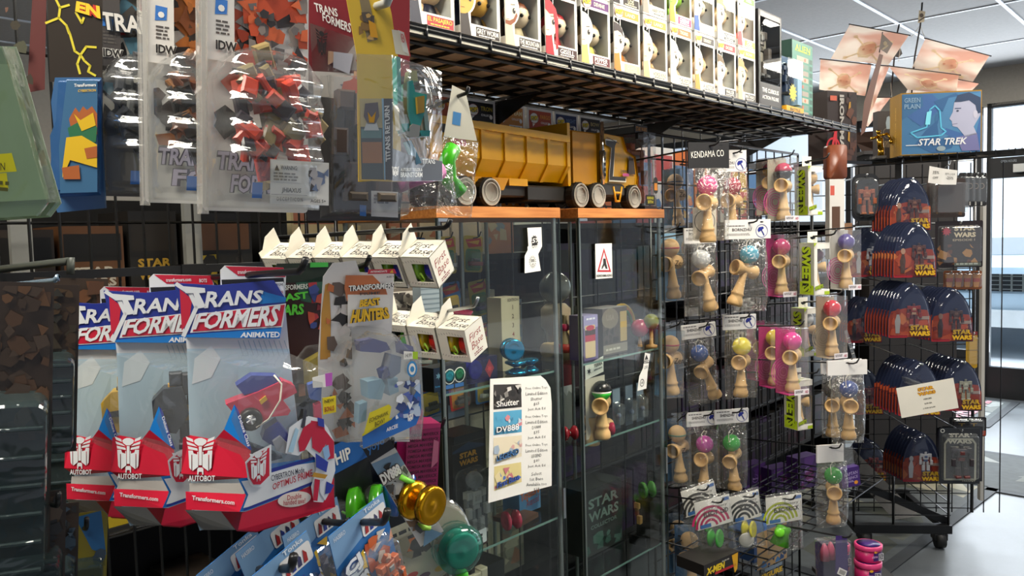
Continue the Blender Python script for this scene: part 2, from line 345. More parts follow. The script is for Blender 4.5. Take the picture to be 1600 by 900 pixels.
# shop front wall: a header above big panes, a door at the right
mb = MB(); wbox(mb, SF, -5, 2.6, SF + .12, 4.5, CEIL, WALLM); struct('wall_front', mb, WM)
DKF = flat('17181a', .4)
mb = MB(); wbox(mb, SF + .02, -5, .0, SF + .1, -.42, .35, DKF); struct('wall_front_low', mb, WM)
k = 0
for a, b in ((-5, -3.9), (-3.86, -2.75), (-2.71, -1.6), (-1.56, -.46)):
    k += 1; mb = MB()
    for q0, q1, h0, h1 in ((a, a + .05, .35, 2.6), (b - .05, b, .35, 2.6), (a, b, 2.53, 2.6), (a, b, .35, .42)): wbox(mb, SF, q0, h0, SF + .07, q1, h1, DKF)
    w = struct('window_%d' % k, mb, WM); g = MB(); wbox(g, SF + .03, a + .05, .42, SF + .035, b - .05, 2.53, PANE); g.build('pane', w)
k = 0
for a, b in ((-.42, .02), (.06, 1.0)):
    k += 1; mb = MB()
    # fixed frame with transom, then the leaf with kick rail
    for q0, q1, h0, h1 in ((a, a + .035, 0, 2.62), (b - .11, b, 0, 2.62), (a, b, 2.58, 2.62), (a, b, 1.96, 2.14), (a, b, 0, .28)): wbox(mb, SF, q0, h0, SF + .07, q1, h1, DKF)
    w = struct('door_%d' % k, mb, WM)
    g = MB(); wbox(g, SF + .03, a + .03, .28, SF + .035, b - .1, 1.96, PANE); wbox(g, SF + .03, a + .03, 2.14, SF + .035, b - .1, 2.58, PANE); g.build('pane', w)
    g = MB(); pb = b - .05
    for h in (.35, 1.0, 1.7): g.tube((SF, -pb, h), (SF - .07, -pb, h), .012, BLACK, 8)
    g.tube((SF - .07, -pb, .3), (SF - .07, -pb, 2.1), .016, BLACK, 8); g.build('pull_bar', w)
    g = MB(); g.T = Matrix.Translation((SF - .002, -(a + .17), 2.06)) @ Matrix.Rotation(-PI / 2, 4, 'Z') @ STAND
    g.text('OPEN HOURS', 0, .045, .022, flat('9aa2a8'), 1, .12, bold=.01); g.build('lettering', w)
# closer arm box on the header
mb = MB(); wbox(mb, SF - .09, -.2, 2.0, SF - .001, -.05, 2.07, STEEL); single('door_closer', mb, 'small grey metal closer box on the dark header of the shop door', 'door closer', WM)
# outside: bright pavement, road and a parked car seen through the door
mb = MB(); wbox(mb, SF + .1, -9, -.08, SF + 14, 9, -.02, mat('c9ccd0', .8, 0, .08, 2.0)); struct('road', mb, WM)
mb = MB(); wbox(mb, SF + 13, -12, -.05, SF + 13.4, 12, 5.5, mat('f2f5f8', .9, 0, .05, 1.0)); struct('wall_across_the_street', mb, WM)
light('street_fill', 'AREA', wp(SF + 5.5, 0, 6.5), 2600, (.9, .95, 1), (9, 12), wp(SF + 7, 0, 0))  # added unseen area lamp that brightens the road and wall outside
cm = mat('9fb4c4', .25, 0, .03, coat=.5); dk = flat('1c2126', .3); gl = mat('3a4650', .08, 0, .02, spec=.8)
t = thing('parked_car', 'pale blue grey car parked outside, seen through the glass door', 'car', Matrix.Translation(wp(SF + 2.6, -1.06, 0)) @ Matrix.Rotation(YAW, 4, 'Z'))
def crs(pts, y): return [(x, y, z) for x, z in pts]
prof = [(0, .35), (-.05, .75), (.08, 1.05), (1.0, 1.15), (1.7, 1.62), (3.2, 1.66), (4.3, 1.2), (4.5, .5), (4.4, .32)]
a = MB(); a.loft([crs(prof, -.85), crs(prof, -.78), crs(prof, .78), crs(prof, .85)], cm, True, True); a.build('body', t)
a = MB(); a.box((-.075, -.5, .78), (-.03, .5, .98), dk)
for i in range(9): a.box((-.085, -.5 + i * .115, .78), (-.074, -.48 + i * .115, .98), STEEL)
for i in range(4): a.box((-.085, -.5, .8 + i * .05), (-.074, .5, .81 + i * .05), STEEL)
a.build('grille', t)
a = MB(); a.box((-.1, -.9, .36), (.02, .9, .56), mat('c8ccce', .3)); a.build('bumper', t)
for y in (-.68, .68): a = MB(); a.box((-.09, y - .14, .74), (.02, y + .14, .92), mat('f2f5f7', .1, coat=.8)); a.build('headlamp', t)
a = MB(); a.add([(1.02, -.7, 1.17), (1.02, .7, 1.17), (1.68, .62, 1.6), (1.68, -.62, 1.6)], [(0, 1, 2, 3)], gl); a.build('windscreen', t)
for x in (.85, 3.6):
    for y in (-.8, .8): a = MB(); a.lathe([(.02, -.1), (.32, -.1), (.34, -.06), (.34, .06), (.32, .1), (.02, .1)], dk, 20, (x, y, .33), (0, 1, 0)); a.build('wheel', t)
# rear of the shop behind the display
mb = MB(); wbox(mb, -5.1, -5, 0, -5, 4.5, CEIL, WALLM); struct('wall_back', mb, WM)
mb = MB(); wbox(mb, -5, -5.1, 0, SF, -5, CEIL, WALLM); struct('wall_left', mb, WM)
# floor mats: one under the rolling rack, one beyond it, one at the door
MATM = mat('2b2f33', .7, 0, .25, 9.0)
def mat_pic(mb, x0, y0, x1, y1, seed, cols, n=16):
    dark_art(mb, x0, y0, x1, y1, cols, n, 1, seed, .42)
def mat_at(s0, p0, s1, p1, label, seed, cols, word=None, yaw=0):
    w, h = s1 - s0, p1 - p0; M = Matrix.Translation(wp((s0 + s1) / 2, (p0 + p1) / 2, 0.0012)) @ Matrix.Rotation(YAW + yaw, 4, 'Z')
    t = thing('floor_mat', label, 'mat', M, 'floor mats'); a = MB(); a.prism(rrect(-w / 2, -h / 2, w / 2, h / 2, .03), 0, .006, MATM); a.build('rubber_border', t)
    a = MB(); a.rect(-w / 2 + .06, -h / 2 + .06, w / 2 - .06, h / 2 - .06, mat('4d5254', .8, 0, .3, 20), 0, .0064); mat_pic(a, -w / 2 + .1, -h / 2 + .1, w / 2 - .1, h / 2 - .1, seed, cols)
    for v in range(len(a.v)): a.v[v] = (a.v[v][0], a.v[v][1], a.v[v][2] + (.0064 if a.v[v][2] < .006 and v > 3 else 0))
    if word: a.text(word, 0, -h * .1, h * .3, flat('c9838c'), 30, w * .75, z=.0064, rot=0)
    a.build('printed_top', t)
g_ = [mat('6b6f6c', .8, 0, .2), mat('8a8f8d', .8, 0, .2), mat('53575a', .8, 0, .2), mat('a3a7a5', .8, 0, .2)]
b_ = [mat('7d7a6a', .8, 0, .2), mat('57584f', .8, 0, .2), mat('8f8b78', .8, 0, .2), mat('45483f', .8, 0, .2)]
mat_at(2.3, -.85, 4.22, .2, 'dark rubber mat with a worn grey picture under the black rolling rack', 5, b_, None, -.07)
mat_at(4.05, -.9, 4.97, 1.2, 'worn grey picture mat on the concrete beyond the rolling rack', 9, g_)
mat_at(5.7, -.85, 6.85, -.12, 'entrance mat with faded pink lettering inside the shop door', 4, g_, 'WELCOME')
# ================================================================ wire panels
def grid_panel(name_, s0, s1, h0, h1, p, dv, dh, label, r=.0028, fr=.005):
    mb = MB(); o = wp(s0, p, 0); M = Matrix.Translation(o) @ Matrix.Rotation(YAW, 4, 'Z'); w = s1 - s0
    t = thing('wire_grid_stand', label, 'wire panel', M, 'black wire display panels')
    n = int(round(w / dv))
    for i in range(1, n): mb.tube((w * i / n, 0, h0), (w * i / n, 0, h1), r, WIRE, 5, caps=False)
    k = int(round((h1 - h0) / dh))
    for j in range(1, k): mb.tube((0, 2.2 * r, h0 + (h1 - h0) * j / k), (w, 2.2 * r, h0 + (h1 - h0) * j / k), r, WIRE, 5, caps=False)
    mb.build('wire_mesh', t)
    mb = MB()
    for x in (0, w): mb.tube((x, 0, 0.0), (x, 0, h1), fr, WIRE, 6)
    for h in (h0, h1): mb.tube((0, 0, h), (w, 0, h), fr, WIRE, 6)
    mb.build('panel_frame', t)
    for x in (.02, w - .02): mb = MB(); mb.box((x - .015, -.14, 0), (x + .015, .14, .03), WIRE); mb.build('foot_rail', t)
    return t
grid_panel('wire_panel', -1.9, -.05, .1, 2.2, -.30, .05, .30, 'black wire panel behind the hanging robot packs at the left')
grid_panel('wire_panel', .95, 2.06, .05, 1.86, -.07, .0762, .0762, 'black wire panel carrying the bagged wooden skill toys')
grid_panel('wire_panel', -.04, 2.08, .05, 2.3, -.44, .1524, .3048, 'black wire panel standing behind the glass cabinets')
grid_panel('wire_panel', 2.35, 3.2, .05, 1.7, -.55, .0762, .0762, 'black wire panel seen beyond the end of the skill toy display')
# dark bar across the left panel
mb = MB(); wbox(mb, -1.2, -.265, 1.497, -.15, -.29, 1.513, BLACK)
for s in (-.78, -.42): wbox(mb, s - .025, -.262, 1.46, s + .025, -.29, 1.515, BLACK)
single('display_bar', mb, 'black bar clamped across the wire panel above the red topped packs', 'bar', WM)
# ================================================================ wire shelf above
SH, SP, SB, S0, S1 = 1.948, .17, -.26, -.42, 2.03
t = thing('wire_shelf', 'long black wire shelf carrying the figure boxes above the yellow truck', 'shelf', WM)
mb = MB(); n = int((S1 - S0) / .085)
for i in range(n + 1): s = S0 + i * .085; mb.tube((s, -SP, SH - .006), (s, -SB, SH - .006), .0045, WIRE, 5)
for j in range(6): p = SP - j * .085; mb.tube((S0, -p, SH - .0105), (S1, -p, SH - .0145), .0045, WIRE, 5)
mb.build('wire_deck', t)
mb = MB(); mb.tube((S0, -SP, SH - .006), (S1, -SP, SH - .006), .004, WIRE, 6); mb.tube((S0, -SP - .001, SH - .026), (S1, -SP - .001, SH - .026), .0035, WIRE, 6)
for i in range(n + 1):
    s = S0 + i * .085; mb.tube((s, -SP - .001, SH - .028), (s, -SP - .001, SH - .002), .0042, WIRE, 6)
mb.build('front_lip', t)
mb = MB(); wbox(mb, S0, SP - .003, SH - .021, S1, SP - .001, SH - .009, flat('c8c4b4')); mb.build('price_rail', t)
for s, yb in ((-.3, .285), (.46, .425), (1.2, .425), (1.98, .425)): mb = MB(); mb.add([(s, yb, SH - .02), (s, yb, SH - .16), (s, .1, SH - .02), (s + .006, yb, SH - .02), (s + .006, yb, SH - .16), (s + .006, .1, SH - .02)], [(0, 1, 2), (5, 4, 3), (0, 2, 5, 3), (1, 4, 5, 2), (0, 3, 4, 1)], WIRE); mb.tube((s, yb, SH - .012), (s, -SP, SH - .016), .004, WIRE, 5); mb.build('bracket', t)
mb = MB(); wbox(mb, S0 + .02, SP - .01, SH - .0014, S1 - .3, SB, SH - .0004, flat('c4a888', .9, var=.3)); single('box_bottom_sheet', mb, 'brown sheet standing in for the figure box bottoms seen through the wire shelf', 'card sheet', WM)  # one brown sheet stands in for the undersides of further boxes
# ================================================================ glass cabinets
WOOD = bpy.data.materials.new('beech_top'); WOOD.use_nodes = True
def _wood():
    nt = WOOD.node_tree; b = nt.nodes['Principled BSDF']; b.inputs['Roughness'].default_value = .4; tc = nt.nodes.new('ShaderNodeTexCoord'); mp = nt.nodes.new('ShaderNodeMapping'); mp.inputs['Scale'].default_value = (3, 60, 60)
    n = nt.nodes.new('ShaderNodeTexNoise'); n.inputs['Scale'].default_value = 2.2; n.inputs['Detail'].default_value = 6; cr = nt.nodes.new('ShaderNodeValToRGB')
    cr.color_ramp.elements[0].position = .3; cr.color_ramp.elements[1].position = .75; cr.color_ramp.elements[0].color = lin('b0672c'); cr.color_ramp.elements[1].color = lin('d99450')
    nt.links.new(tc.outputs['Object'], mp.inputs[0]); nt.links.new(mp.outputs[0], n.inputs[0]); nt.links.new(n.outputs['Fac'], cr.inputs[0]); nt.links.new(cr.outputs[0], b.inputs['Base Color'])
_wood()
CD = .365
def cabinet(s0, s1, shelves, label):
    t = thing('glass_cabinet', label, 'cabinet', Matrix.Translation(wp(s0, 0, 0)) @ Matrix.Rotation(YAW, 4, 'Z'), 'glass display cabinets'); w = s1 - s0; GE = mat('6f8f86', .15, 0, 0, spec=.8); PO = mat('9a9d9b', .35, .7, .03)
    m = MB(); m.box((0, 0, 1.598), (w, CD, 1.624), WOOD, .001); m.build('wooden_top', t)
    m = MB(); m.box((0, 0, 0), (w, CD, .07), BLACK, .001); m.build('plinth', t)
    for x in (.014, w - .014):
        for y in (.012, CD - .012): m = MB(); m.tube((x, y, .07), (x, y, 1.598), .006, PO, 8, caps=False); m.build('post', t)
    for h in shelves:
        m = MB(); m.box((.016, .018, h - .005), (w - .016, CD - .016, h), GLASS); m.build('glass_shelf', t)
        m = MB(); m.box((.016, .0165, h - .0052), (w - .016, .018, h + .0002), GE); m.build('shelf_edge', t)
    m = MB(); m.box((.004, .001, .072), (w - .004, .005, 1.597), GLASS); m.build('glass_door', t)
    for x in (0, w): m = MB(); m.box((abs(x - .001) if x == 0 else x - .005, .006, .072), (.005 if x == 0 else x - .001, CD - .006, 1.597), GLASS); m.build('side_glass', t)
    m = MB()
    for x in (.0015, w - .0035): m.box((x, .0005, .072), (x + .002, .0055, 1.597), mat('26302d', .3, 0, 0))
    m.build('door_seal', t)
    m = MB(); m.box((.005, .0, 1.59), (.04, .012, 1.597), STEEL); m.box((w - .02, -.006, .82), (w - .012, .0, .9), STEEL); m.build('hinge', t)
    return t
cabinet(0.0, .424, (1.206, .82, .43), 'left glass cabinet with wooden top under the yellow tipper body')
cabinet(.498, .920, (1.206, .985, .6), 'right glass cabinet with wooden top under the yellow truck cab')
# ================================================================ boxed vinyl figures on the wire shelf
POPW, POPD, POPH = .1135, .089, .160
LOGO = [flat('f2d435'), flat('1a1a1a'), WHITE]
def pop_logo(mb, x, y, k, l=2):
    mb.ell(x, y, .019 * k, .015 * k, WHITE, l); mb.poly([(x - .008 * k, y - .012 * k), (x + .006 * k, y - .013 * k), (x - .006 * k, y - .024 * k)], WHITE, l)
    mb.ring(x, y, .0175 * k, .019 * k, flat('8a2a22'), l + 1, asp=.79); mb.text('POP!', x, y, .013 * k, LOGO[0], l + 4, .029 * k, .12, .05, .1, out=LOGO[1], ow=.10)
def pop_box(i, s, h, band, bandtxt, word, wordcol, wordbg, skin, hair, shirt, label, winm, style=0, txt=None):
    M = Fw(s + POPW / 2, SP - .014, h); t = thing('boxed_vinyl_figure', label, 'toy box', M, 'boxed vinyl figures on the wire shelf')
    W2, H, Dp = POPW / 2, POPH, POPD; c = MB(); cw = flat('efece4', .35)
    # carton with an open window: back, bottom, top, right side, frame
    c.box((-W2, 0, -Dp), (W2, H, -Dp + .002), cw); c.box((-W2, 0, -Dp), (W2, .002, 0), cw); c.box((-W2, H - .002, -Dp), (W2, H, 0), cw); c.box((W2 - .002, 0, -Dp), (W2, H, 0), cw)
    c.box((-W2, 0, -.0015), (-W2 + .0045, H, 0), cw); c.box((W2 - .009, 0, -.0015), (W2, H, 0), cw); c.box((-W2, 0, -.0015), (W2, .027, 0), cw); c.box((-W2, H - .032, -.0015), (W2, H, 0), cw)
    c.box((-W2, 0, -Dp), (-W2 + .002, H, -.06), cw); c.box((-W2, 0, -.06), (-W2 + .002, .02, 0), cw); c.box((-W2, H - .03, -.06), (-W2 + .002, H, 0), cw)
    c.rect(-W2 + .03, H - .026, W2 - .006, H - .008, band, 1); c.text(bandtxt, W2 * .25, H - .017, .009, flat('f0e6c0'), 2, .042); pop_logo(c, -W2 + .021, H - .016, 1.0, 3)
    c.rect(-W2 + .042, .004, W2 - .004, .023, wordbg, 1); c.text(word, W2 * .32, .0155, .0105, wordcol, 2, min(.062, .0085 * len(word)), bold=.015); small_print(c, -W2 + .05, .0085, .05, 1, .0025, wordcol, 2, seed=i)
    c.rect(-W2 + .026, .027, -W2 + .0285, H - .03, cw, 1)
    c.rect(-W2 + .002, .002, W2 - .002, H - .002, winm, 0, -Dp + .0025)
    c.build('carton', t)
    # printed face that stands at the left of the window: rounded head, hair, one eye, body
    a = MB(); x0 = -W2
    def half(pts, m, l): a.poly([(x0 + x * 1.22, y) for x, y in pts], m, l, .0004)
    hd = [(0, .042)] + [(.004 + .028 * math.sin(PI * q / 12), .079 - .037 * math.cos(PI * q / 12)) for q in range(13)] + [(0, .117)]
    edge = [(x * 1.10 + .0012, .079 + (y - .079) * 1.06) if x > 0 else (0, .079 + (y - .079) * 1.06) for x, y in hd]
    half(edge, WHITE, 0); half([(0, .002), (.026, .002), (.02, .05), (0, .05)], WHITE, 0); half([(0, .003), (.0235, .003), (.017, .048), (0, .048)], shirt, 1); half(hd, skin, 2)
    if style == 0: half([(0, .094), (.012, .098), (.024, .094), (.032, .084), (.03, .1), (.02, .113), (.004, .117), (0, .117)], hair, 3)
    elif style == 1: half([(0, .098), (.012, .09), (.022, .092), (.027, .06), (.029, .015), (.034, .02), (.036, .08), (.03, .104), (.016, .118), (0, .121)], hair, 3)
    elif style == 2: half([(0, .1), (.02, .1), (.042, .092), (.043, .087), (.047, .092), (.042, .099), (.031, .104), (.028, .116), (.01, .124), (0, .124)], hair, 3)
    elif style == 3: half([(0, .044), (.012, .043), (.024, .052), (.031, .066), (.028, .072), (.02, .058), (.01, .052), (0, .052)], hair, 3)
    a.ell(x0 + .0265, .074, .0048, .006, flat('17110e'), 4, .0004); a.ell(x0 + .028, .0765, .0014, .0016, WHITE, 5, .0004, 8); a.line([(x0 + .017, .0855), (x0 + .0295, .0872)], .0014, flat('2a1c14'), 4, .0004)
    a.line([(x0 + .001, .054), (x0 + .011, .0545)], .001, flat('5a2d20'), 4, .0004)
    a.build('printed_face', t)
    g = MB(); g.ball((W2 * .52, .082, -.046), .029, skin, 16, .92); g.ball((W2 * .52, .09, -.05), .0295, hair, 14, .86)
    for sx in (-1, 1): g.ball((W2 * .52 + sx * .0125, .078, -.0195), .0045, flat('120d0b'), 8)
    g.loft([[(W2 * .52 + r * math.cos(q * PI / 5), y, -.046 + r * .7 * math.sin(q * PI / 5)) for q in range(10)] for r, y in ((.018, .028), (.02, .04), (.013, .058))], shirt, True, True, True)
    for sx in (-1, 1): g.tube((W2 * .52 + sx * .017, .055, -.046), (W2 * .52 + sx * .026, .036, -.04), .005, skin, 8); g.tube((W2 * .52 + sx * .009, .006, -.046), (W2 * .52 + sx * .009, .03, -.046), .008, hair, 8)
    g.build('vinyl_figure', t)
    g = MB(); g.rect(-W2 + .0045, .027, W2 - .009, H - .032, GLASS, 0, -.0008); g.build('clear_window', t)
    return t
sk1, sk2, sk3, sk4 = flat('eec9a0'), flat('d9a441'), flat('9a6a48'), flat('f1d9bb')
dw = flat('3b3531'); dw2 = flat('5a4636'); dw3 = flat('5c1f24'); dw4 = flat('2c3550')
POP0 = -.19; PP = .1285
rows = [
 (flat('b3262e'), 'RIDE', 'EL PASAJERO', flat('e8d24a'), flat('b3202c'), sk1, flat('2a2320'), flat('1d2036'), 'boxed figure with a red name band at the near end of the wire shelf', dw, 0),
 (flat('9c8a3a'), 'THRONE', 'GREY WORM', WHITE, flat('3a2d28'), sk2, flat('3a2a1c'), flat('2f2622'), 'boxed figure with a golden brown face lettered GREY WORM', dw4, 4),
 (flat('8c7a3a'), 'THRONE', 'THE MOUNTAIN', WHITE, flat('3c3530'), sk4, flat('8a4a26'), flat('d9c8a4'), 'boxed figure with a brown beard lettered THE MOUNTAIN', dw, 3),
 (flat('453a30'), 'ARISE', 'GISELL', WHITE, flat('402420'), sk4, flat('b4202c'), flat('a81f2b'), 'boxed figure with long red hair on the wire shelf', dw, 1),
 (flat('5a2a66'), 'DEVINE', 'PEPPER', WHITE, flat('5c1c22'), sk4, flat('a58a60'), flat('d8d06a'), 'boxed figure in a pale yellow top lettered PEPPER', dw2, 4),
 (flat('b28a30'), 'LAND', 'GUARD', flat('d8d2b0'), flat('a8a88c'), sk4, flat('3b3230'), flat('c97a2c'), 'boxed figure with dark hair and an orange shirt', dw, 0),
 (flat('b28a30'), 'LAND', 'HORSE KING', flat('6a6a5c'), flat('d8d4c2'), sk1, flat('c9a06e'), flat('c7a57a'), 'boxed bald figure beside the orange shirted one', dw2, 4),
 (flat('b0642c'), 'TIGRIS', 'THE VISITOR', flat('3a3a38'), flat('dcd8c6'), sk4, flat('f4f1e8'), flat('d9d4c4'), 'boxed pale headed figure with an orange band on its box', dw, 4),
 (flat('3f3a36'), 'DEADLY', 'A VICTOR', flat('3a3a40'), flat('d4d0c0'), sk1, flat('cc9b4a'), flat('b98a3c'), 'boxed golden faced figure with a black band on its box', flat('8a5a2a'), 4),
 (flat('b8202c'), 'DOZE', 'WALKER', flat('e4e0d4'), flat('2e2a28'), sk4, flat('6a5638'), flat('e8e4dc'), 'boxed figure with brown hair and a red band on its box', dw3, 0),
 (flat('c0a03a'), 'BOW', 'MATHIAS', flat('e4e0d4'), flat('3a3632'), sk1, flat('b98f56'), flat('c9b48a'), 'boxed figure in a tan brimmed hat at the far end of the row', dw, 2)]
for i, a in enumerate(rows):
    pop_box(i, POP0 + i * PP, SH, a[0], a[1], a[2], a[3], a[4], a[5], a[6], a[7], a[8], a[9], a[10])
rows2 = [
 (3, flat('3a3a3a'), 'CREED', 'LAURA', WHITE, flat('8a8a86'), sk4, flat('5a2f22'), flat('77604a'), 'boxed figure stacked above the red haired one', dw3, 0),
 (4, flat('2a2522'), 'RAGE', 'OFFICER', WHITE, flat('4a4a4a'), sk3, flat('20150f'), flat('3a2c26'), 'boxed figure with a dark face stacked above the yellow topped one', dw, 0),
 (5, flat('231a12'), 'NIGHT', 'LOS', flat('e8dcae'), flat('241a14'), sk1, flat('d0902c'), flat('201812'), 'dark boxed figure with gold lettering in the upper row', flat('20160f'), 0),
 (6, flat('b08430'), 'MAGIC', 'HARRY POTTER', flat('3a3a36'), flat('d8d4c4'), sk4, flat('57402a'), flat('8a8478'), 'upper row boxed figure stacked above the bald one', flat('8c2028'), 0),
 (7, flat('c0308a'), 'TOON', 'GREENY', WHITE, flat('c0285e'), flat('8ab83a'), flat('b02a2a'), flat('d98a2a'), 'boxed green faced figure with a pink name band', dw, 0),
 (8, flat('2a4a9a'), 'TEAM', 'CAPTAIN', WHITE, flat('dfe2ea'), sk4, flat('e8cf9a'), flat('2a50a0'), 'boxed figure in a blue shirt in the upper row', flat('7a4a42'), 4),
 (9, flat('6a6a62'), 'BOW', 'GOVERNOR', WHITE, flat('3a3a34'), sk1, flat('c09a5e'), flat('cbb894'), 'upper row boxed figure in a tan brimmed hat', dw2, 2),
 (10, flat('6aa040'), 'TREK', 'CHEF', WHITE, flat('88a83a'), sk1, flat('d8b070'), flat('c03030'), 'boxed figure with a red shirt and a green name band', flat('9a948a'), 4)]
for a in rows2:
    pop_box(20 + a[0], POP0 + a[0] * PP, SH + POPH + .0008, *a[1:])
for q, (c1, lab) in enumerate(((flat('8a8f94'), 'boxed figure at the top of the stack next to last in the row'), (flat('d9b23a'), 'topmost boxed figure at the far end of the shelf'))):
    pop_box(40 + q, POP0 + (9 + q) * PP, SH + 2 * (POPH + .0008), c1, 'BOW', 'SCOUT', WHITE, flat('4a4a44'), sk1, flat('d9b060'), flat('c8b080'), lab, dw2, 2)
# the same kind of cartons, backs to the viewer, two high on the cabinet tops
BKH = .151
def pop_back(s, h, bg, bg2, label, k):
    M = Fw(s + POPW / 2, -.245, h); t = thing('figure_carton', label, 'toy box', M, 'figure cartons standing behind the yellow truck'); W2, H = POPW / 2, BKH
    c = MB(); c.box((-W2, 0, -POPD), (W2, H, 0), flat('e8e5dd')); c.build('carton', t)
    a = MB(); a.rect(-W2 + .006, .004, W2 - .008, H - .008, bg, 1); pop_logo(a, -W2 + .028, H - .03, 1.05, 3); a.text(['FARGO', 'TRON', 'TEAM', 'FARGO', 'NIGHT', 'BOW'][k % 6], .022, H - .024, .012, bg2, 2, .045); a.text('COLLECT', .02, H - .041, .006, WHITE, 2, .038)
    a.rect(-.01, .07, W2 - .012, H - .058, WHITE if k % 2 == 0 else bg2, 2); small_print(a, -.007, H - .061, .042, 4, .0028, flat('4a4a4a'), 3, seed=k)
    for q in range(3): a.ell(-.03 + q * .028, .03, .009, .012, flat(['2a1a4a', 'd8c4a0', '3a3030'][q]), 3)
    a.ell(W2 - .018, H - .045, .006, .006, WHITE, 3); a.build('printed_back', t)
bk = [('b5542a', 'e8b030', 'orange back of a figure carton at the near end behind the truck'), ('1c1a18', 'c8b040', 'black back of a figure carton behind the tipper body'), ('c9822e', 'efe2b0', 'amber back of a figure carton behind the tipper body'), ('b84a2a', 'e8a030', 'rust red back of a figure carton behind the tipper body'), ('1d2f5c', '7088b0', 'dark blue back of a figure carton beside the cab'), ('201d1a', 'b0a060', 'black back of a figure carton behind the cab chimney')]
for k, (a, b, l) in enumerate(bk):
    s = .215 + k * .1225 + (.004 if k > 2 else 0)
    pop_back(s, 1.6245 + BKH + .0006, flat(a), flat(b), l, k); pop_back(s, 1.6245, flat(a), flat(b), 'lower carton under the ' + l.replace(' of a figure carton', ''), k)
# dark boxes at the far end of the shelf
t = thing('figure_box', 'tall black boxed action figure with clear front at the end of the shelf', 'toy box', Fw(POP0 + 11 * PP + .105, SP - .02, SH)); c = MB(); W2, H, Dp = .085, .30, .09; kb = flat('1d1a18', .35)
c.box((-W2, 0, -Dp), (W2, H, -Dp + .003), kb); c.box((-W2, 0, -Dp), (-W2 + .004, H, 0), kb); c.box((W2 - .004, 0, -Dp), (W2, H, 0), kb); c.box((-W2, 0, -Dp), (W2, .004, 0), kb); c.box((-W2, H - .004, -Dp), (W2, H, 0), kb)
c.box((-W2, 0, -.002), (W2, .075, 0), kb); c.box((-W2, H - .02, -.002), (W2, H, 0), kb); c.box((-W2, 0, -.002), (-W2 + .014, H, 0), kb); c.box((W2 - .012, 0, -.002), (W2, H, 0), kb)
c.text('THE CURIOUS', .0, .052, .014, WHITE, 1, .12); c.text('ACTION FIGURE', .0, .03, .012, WHITE, 1, .12); c.build('carton', t)
g = MB(); robot(g, Matrix.Translation((0, .19, -.045)), flat('5a5048'), flat('8a8274'), flat('3a342e'), .16); g.build('figure', t)
g = MB(); blister(g, rrect(-W2 + .014, .075, W2 - .012, H - .02, .02), .008, GLASS, .004, .95, -.001); g.build('clear_front', t)
t = thing('figure_pack', 'blue carded figure with a yellow starburst at the shelf end', 'toy pack', Fw(POP0 + 11 * PP + .285, SP - .015, SH, 0)); c = MB(); c.box((-.07, 0, -.05), (.07, .20, -.047), flat('23527a')); c.box((-.07, 0, -.05), (.07, .02, 0), flat('d8a020'))
c.rect(-.07, .02, .0, .2, flat('173048'), 1, -.047); c.burst(-.02, .065, .02, .032, 12, flat('f0cf2a'), 3, -.0); small_print(c, -.038, .077, .036, 4, .003, flat('a03020'), 4, z if False else 1.7, 2) if False else None
c.text('BATTLE', .0, .01, .009, flat('2a2a2a'), 2, .08, z=.0); c.build('card', t)
g = MB(); robot(g, Matrix.Translation((-.01, .12, -.03)), flat('2c3a55'), flat('16202e'), flat('4a4a4a'), .1); g.build('figure', t)
g = MB(); g.box((-.055, .02, -.047), (.065, .18, -.001), GLASS); g.build('blister', t)
g = MB(); g.box((.025, .03, -.03), (.06, .17, -.002), flat('9fc0dc')); g.build('blue_insert', t)
t = thing('figure_box', 'dark green box with clear windows and yellow green lettering at the shelf end', 'toy box', Fw(POP0 + 11 * PP + .455, SP - .06, SH)); c = MB(); c.box((-.09, 0, -.11), (.09, .27, 0), flat('2a4a40')); gl_ = flat('3f8a72')
c.T = Matrix.Translation((0, 0, 0)); c.rect(-.088, .002, .088, .268, gl_, 1); c.text('ALIEN', 0, .247, .022, flat('b8d030'), 3, .13); c.rect(-.065, .234, .065, .236, flat('b8d030'), 3)
for i in range(9): c.rect(.06, .01 + i * .024, .085, .026 + i * .024, flat('1f5a48'), 2); c.rect(-.05, .01 + i * .024, .05, .027 + i * .024, flat(['9a8f80', '6a8a7a', 'b8a890'][i % 3]), 2); c.ell(-.02 + .02 * (i % 3), .018 + i * .024, .008, .006, flat('c86a4a'), 3)
c.build('carton', t)
t = thing('figure_box', 'white box with red lettering behind the shelf end boxes', 'toy box', Fw(POP0 + 11 * PP + .31, -.06, SH)); c = MB(); c.box((-.06, 0, -.06), (.06, .285, 0), flat('d8cfc0')); c.rect(-.058, .2, .058, .283, flat('d9cbb8'), 1); c.text('JYN', 0, .262, .03, flat('a8382a'), 2, .1); c.text('WAR', 0, .225, .025, flat('a8382a'), 2, .1); c.build('carton', t)
# ================================================================ yellow toy tipper truck standing on the cabinet tops
YL = mat('dda306', .35, 0, .05, coat=.3); YD = mat('c88a05', .4, 0, .05); TY = flat('121212', .6); GR = flat('23221f', .5); RIM = flat('a5a298', .35)
T0 = wp(.09, -.058, 1.6245); t = thing('toy_truck', 'large yellow toy tipper truck standing across the two cabinet tops', 'toy truck', Matrix.Translation(T0) @ Matrix.Rotation(YAW, 4, 'Z'))
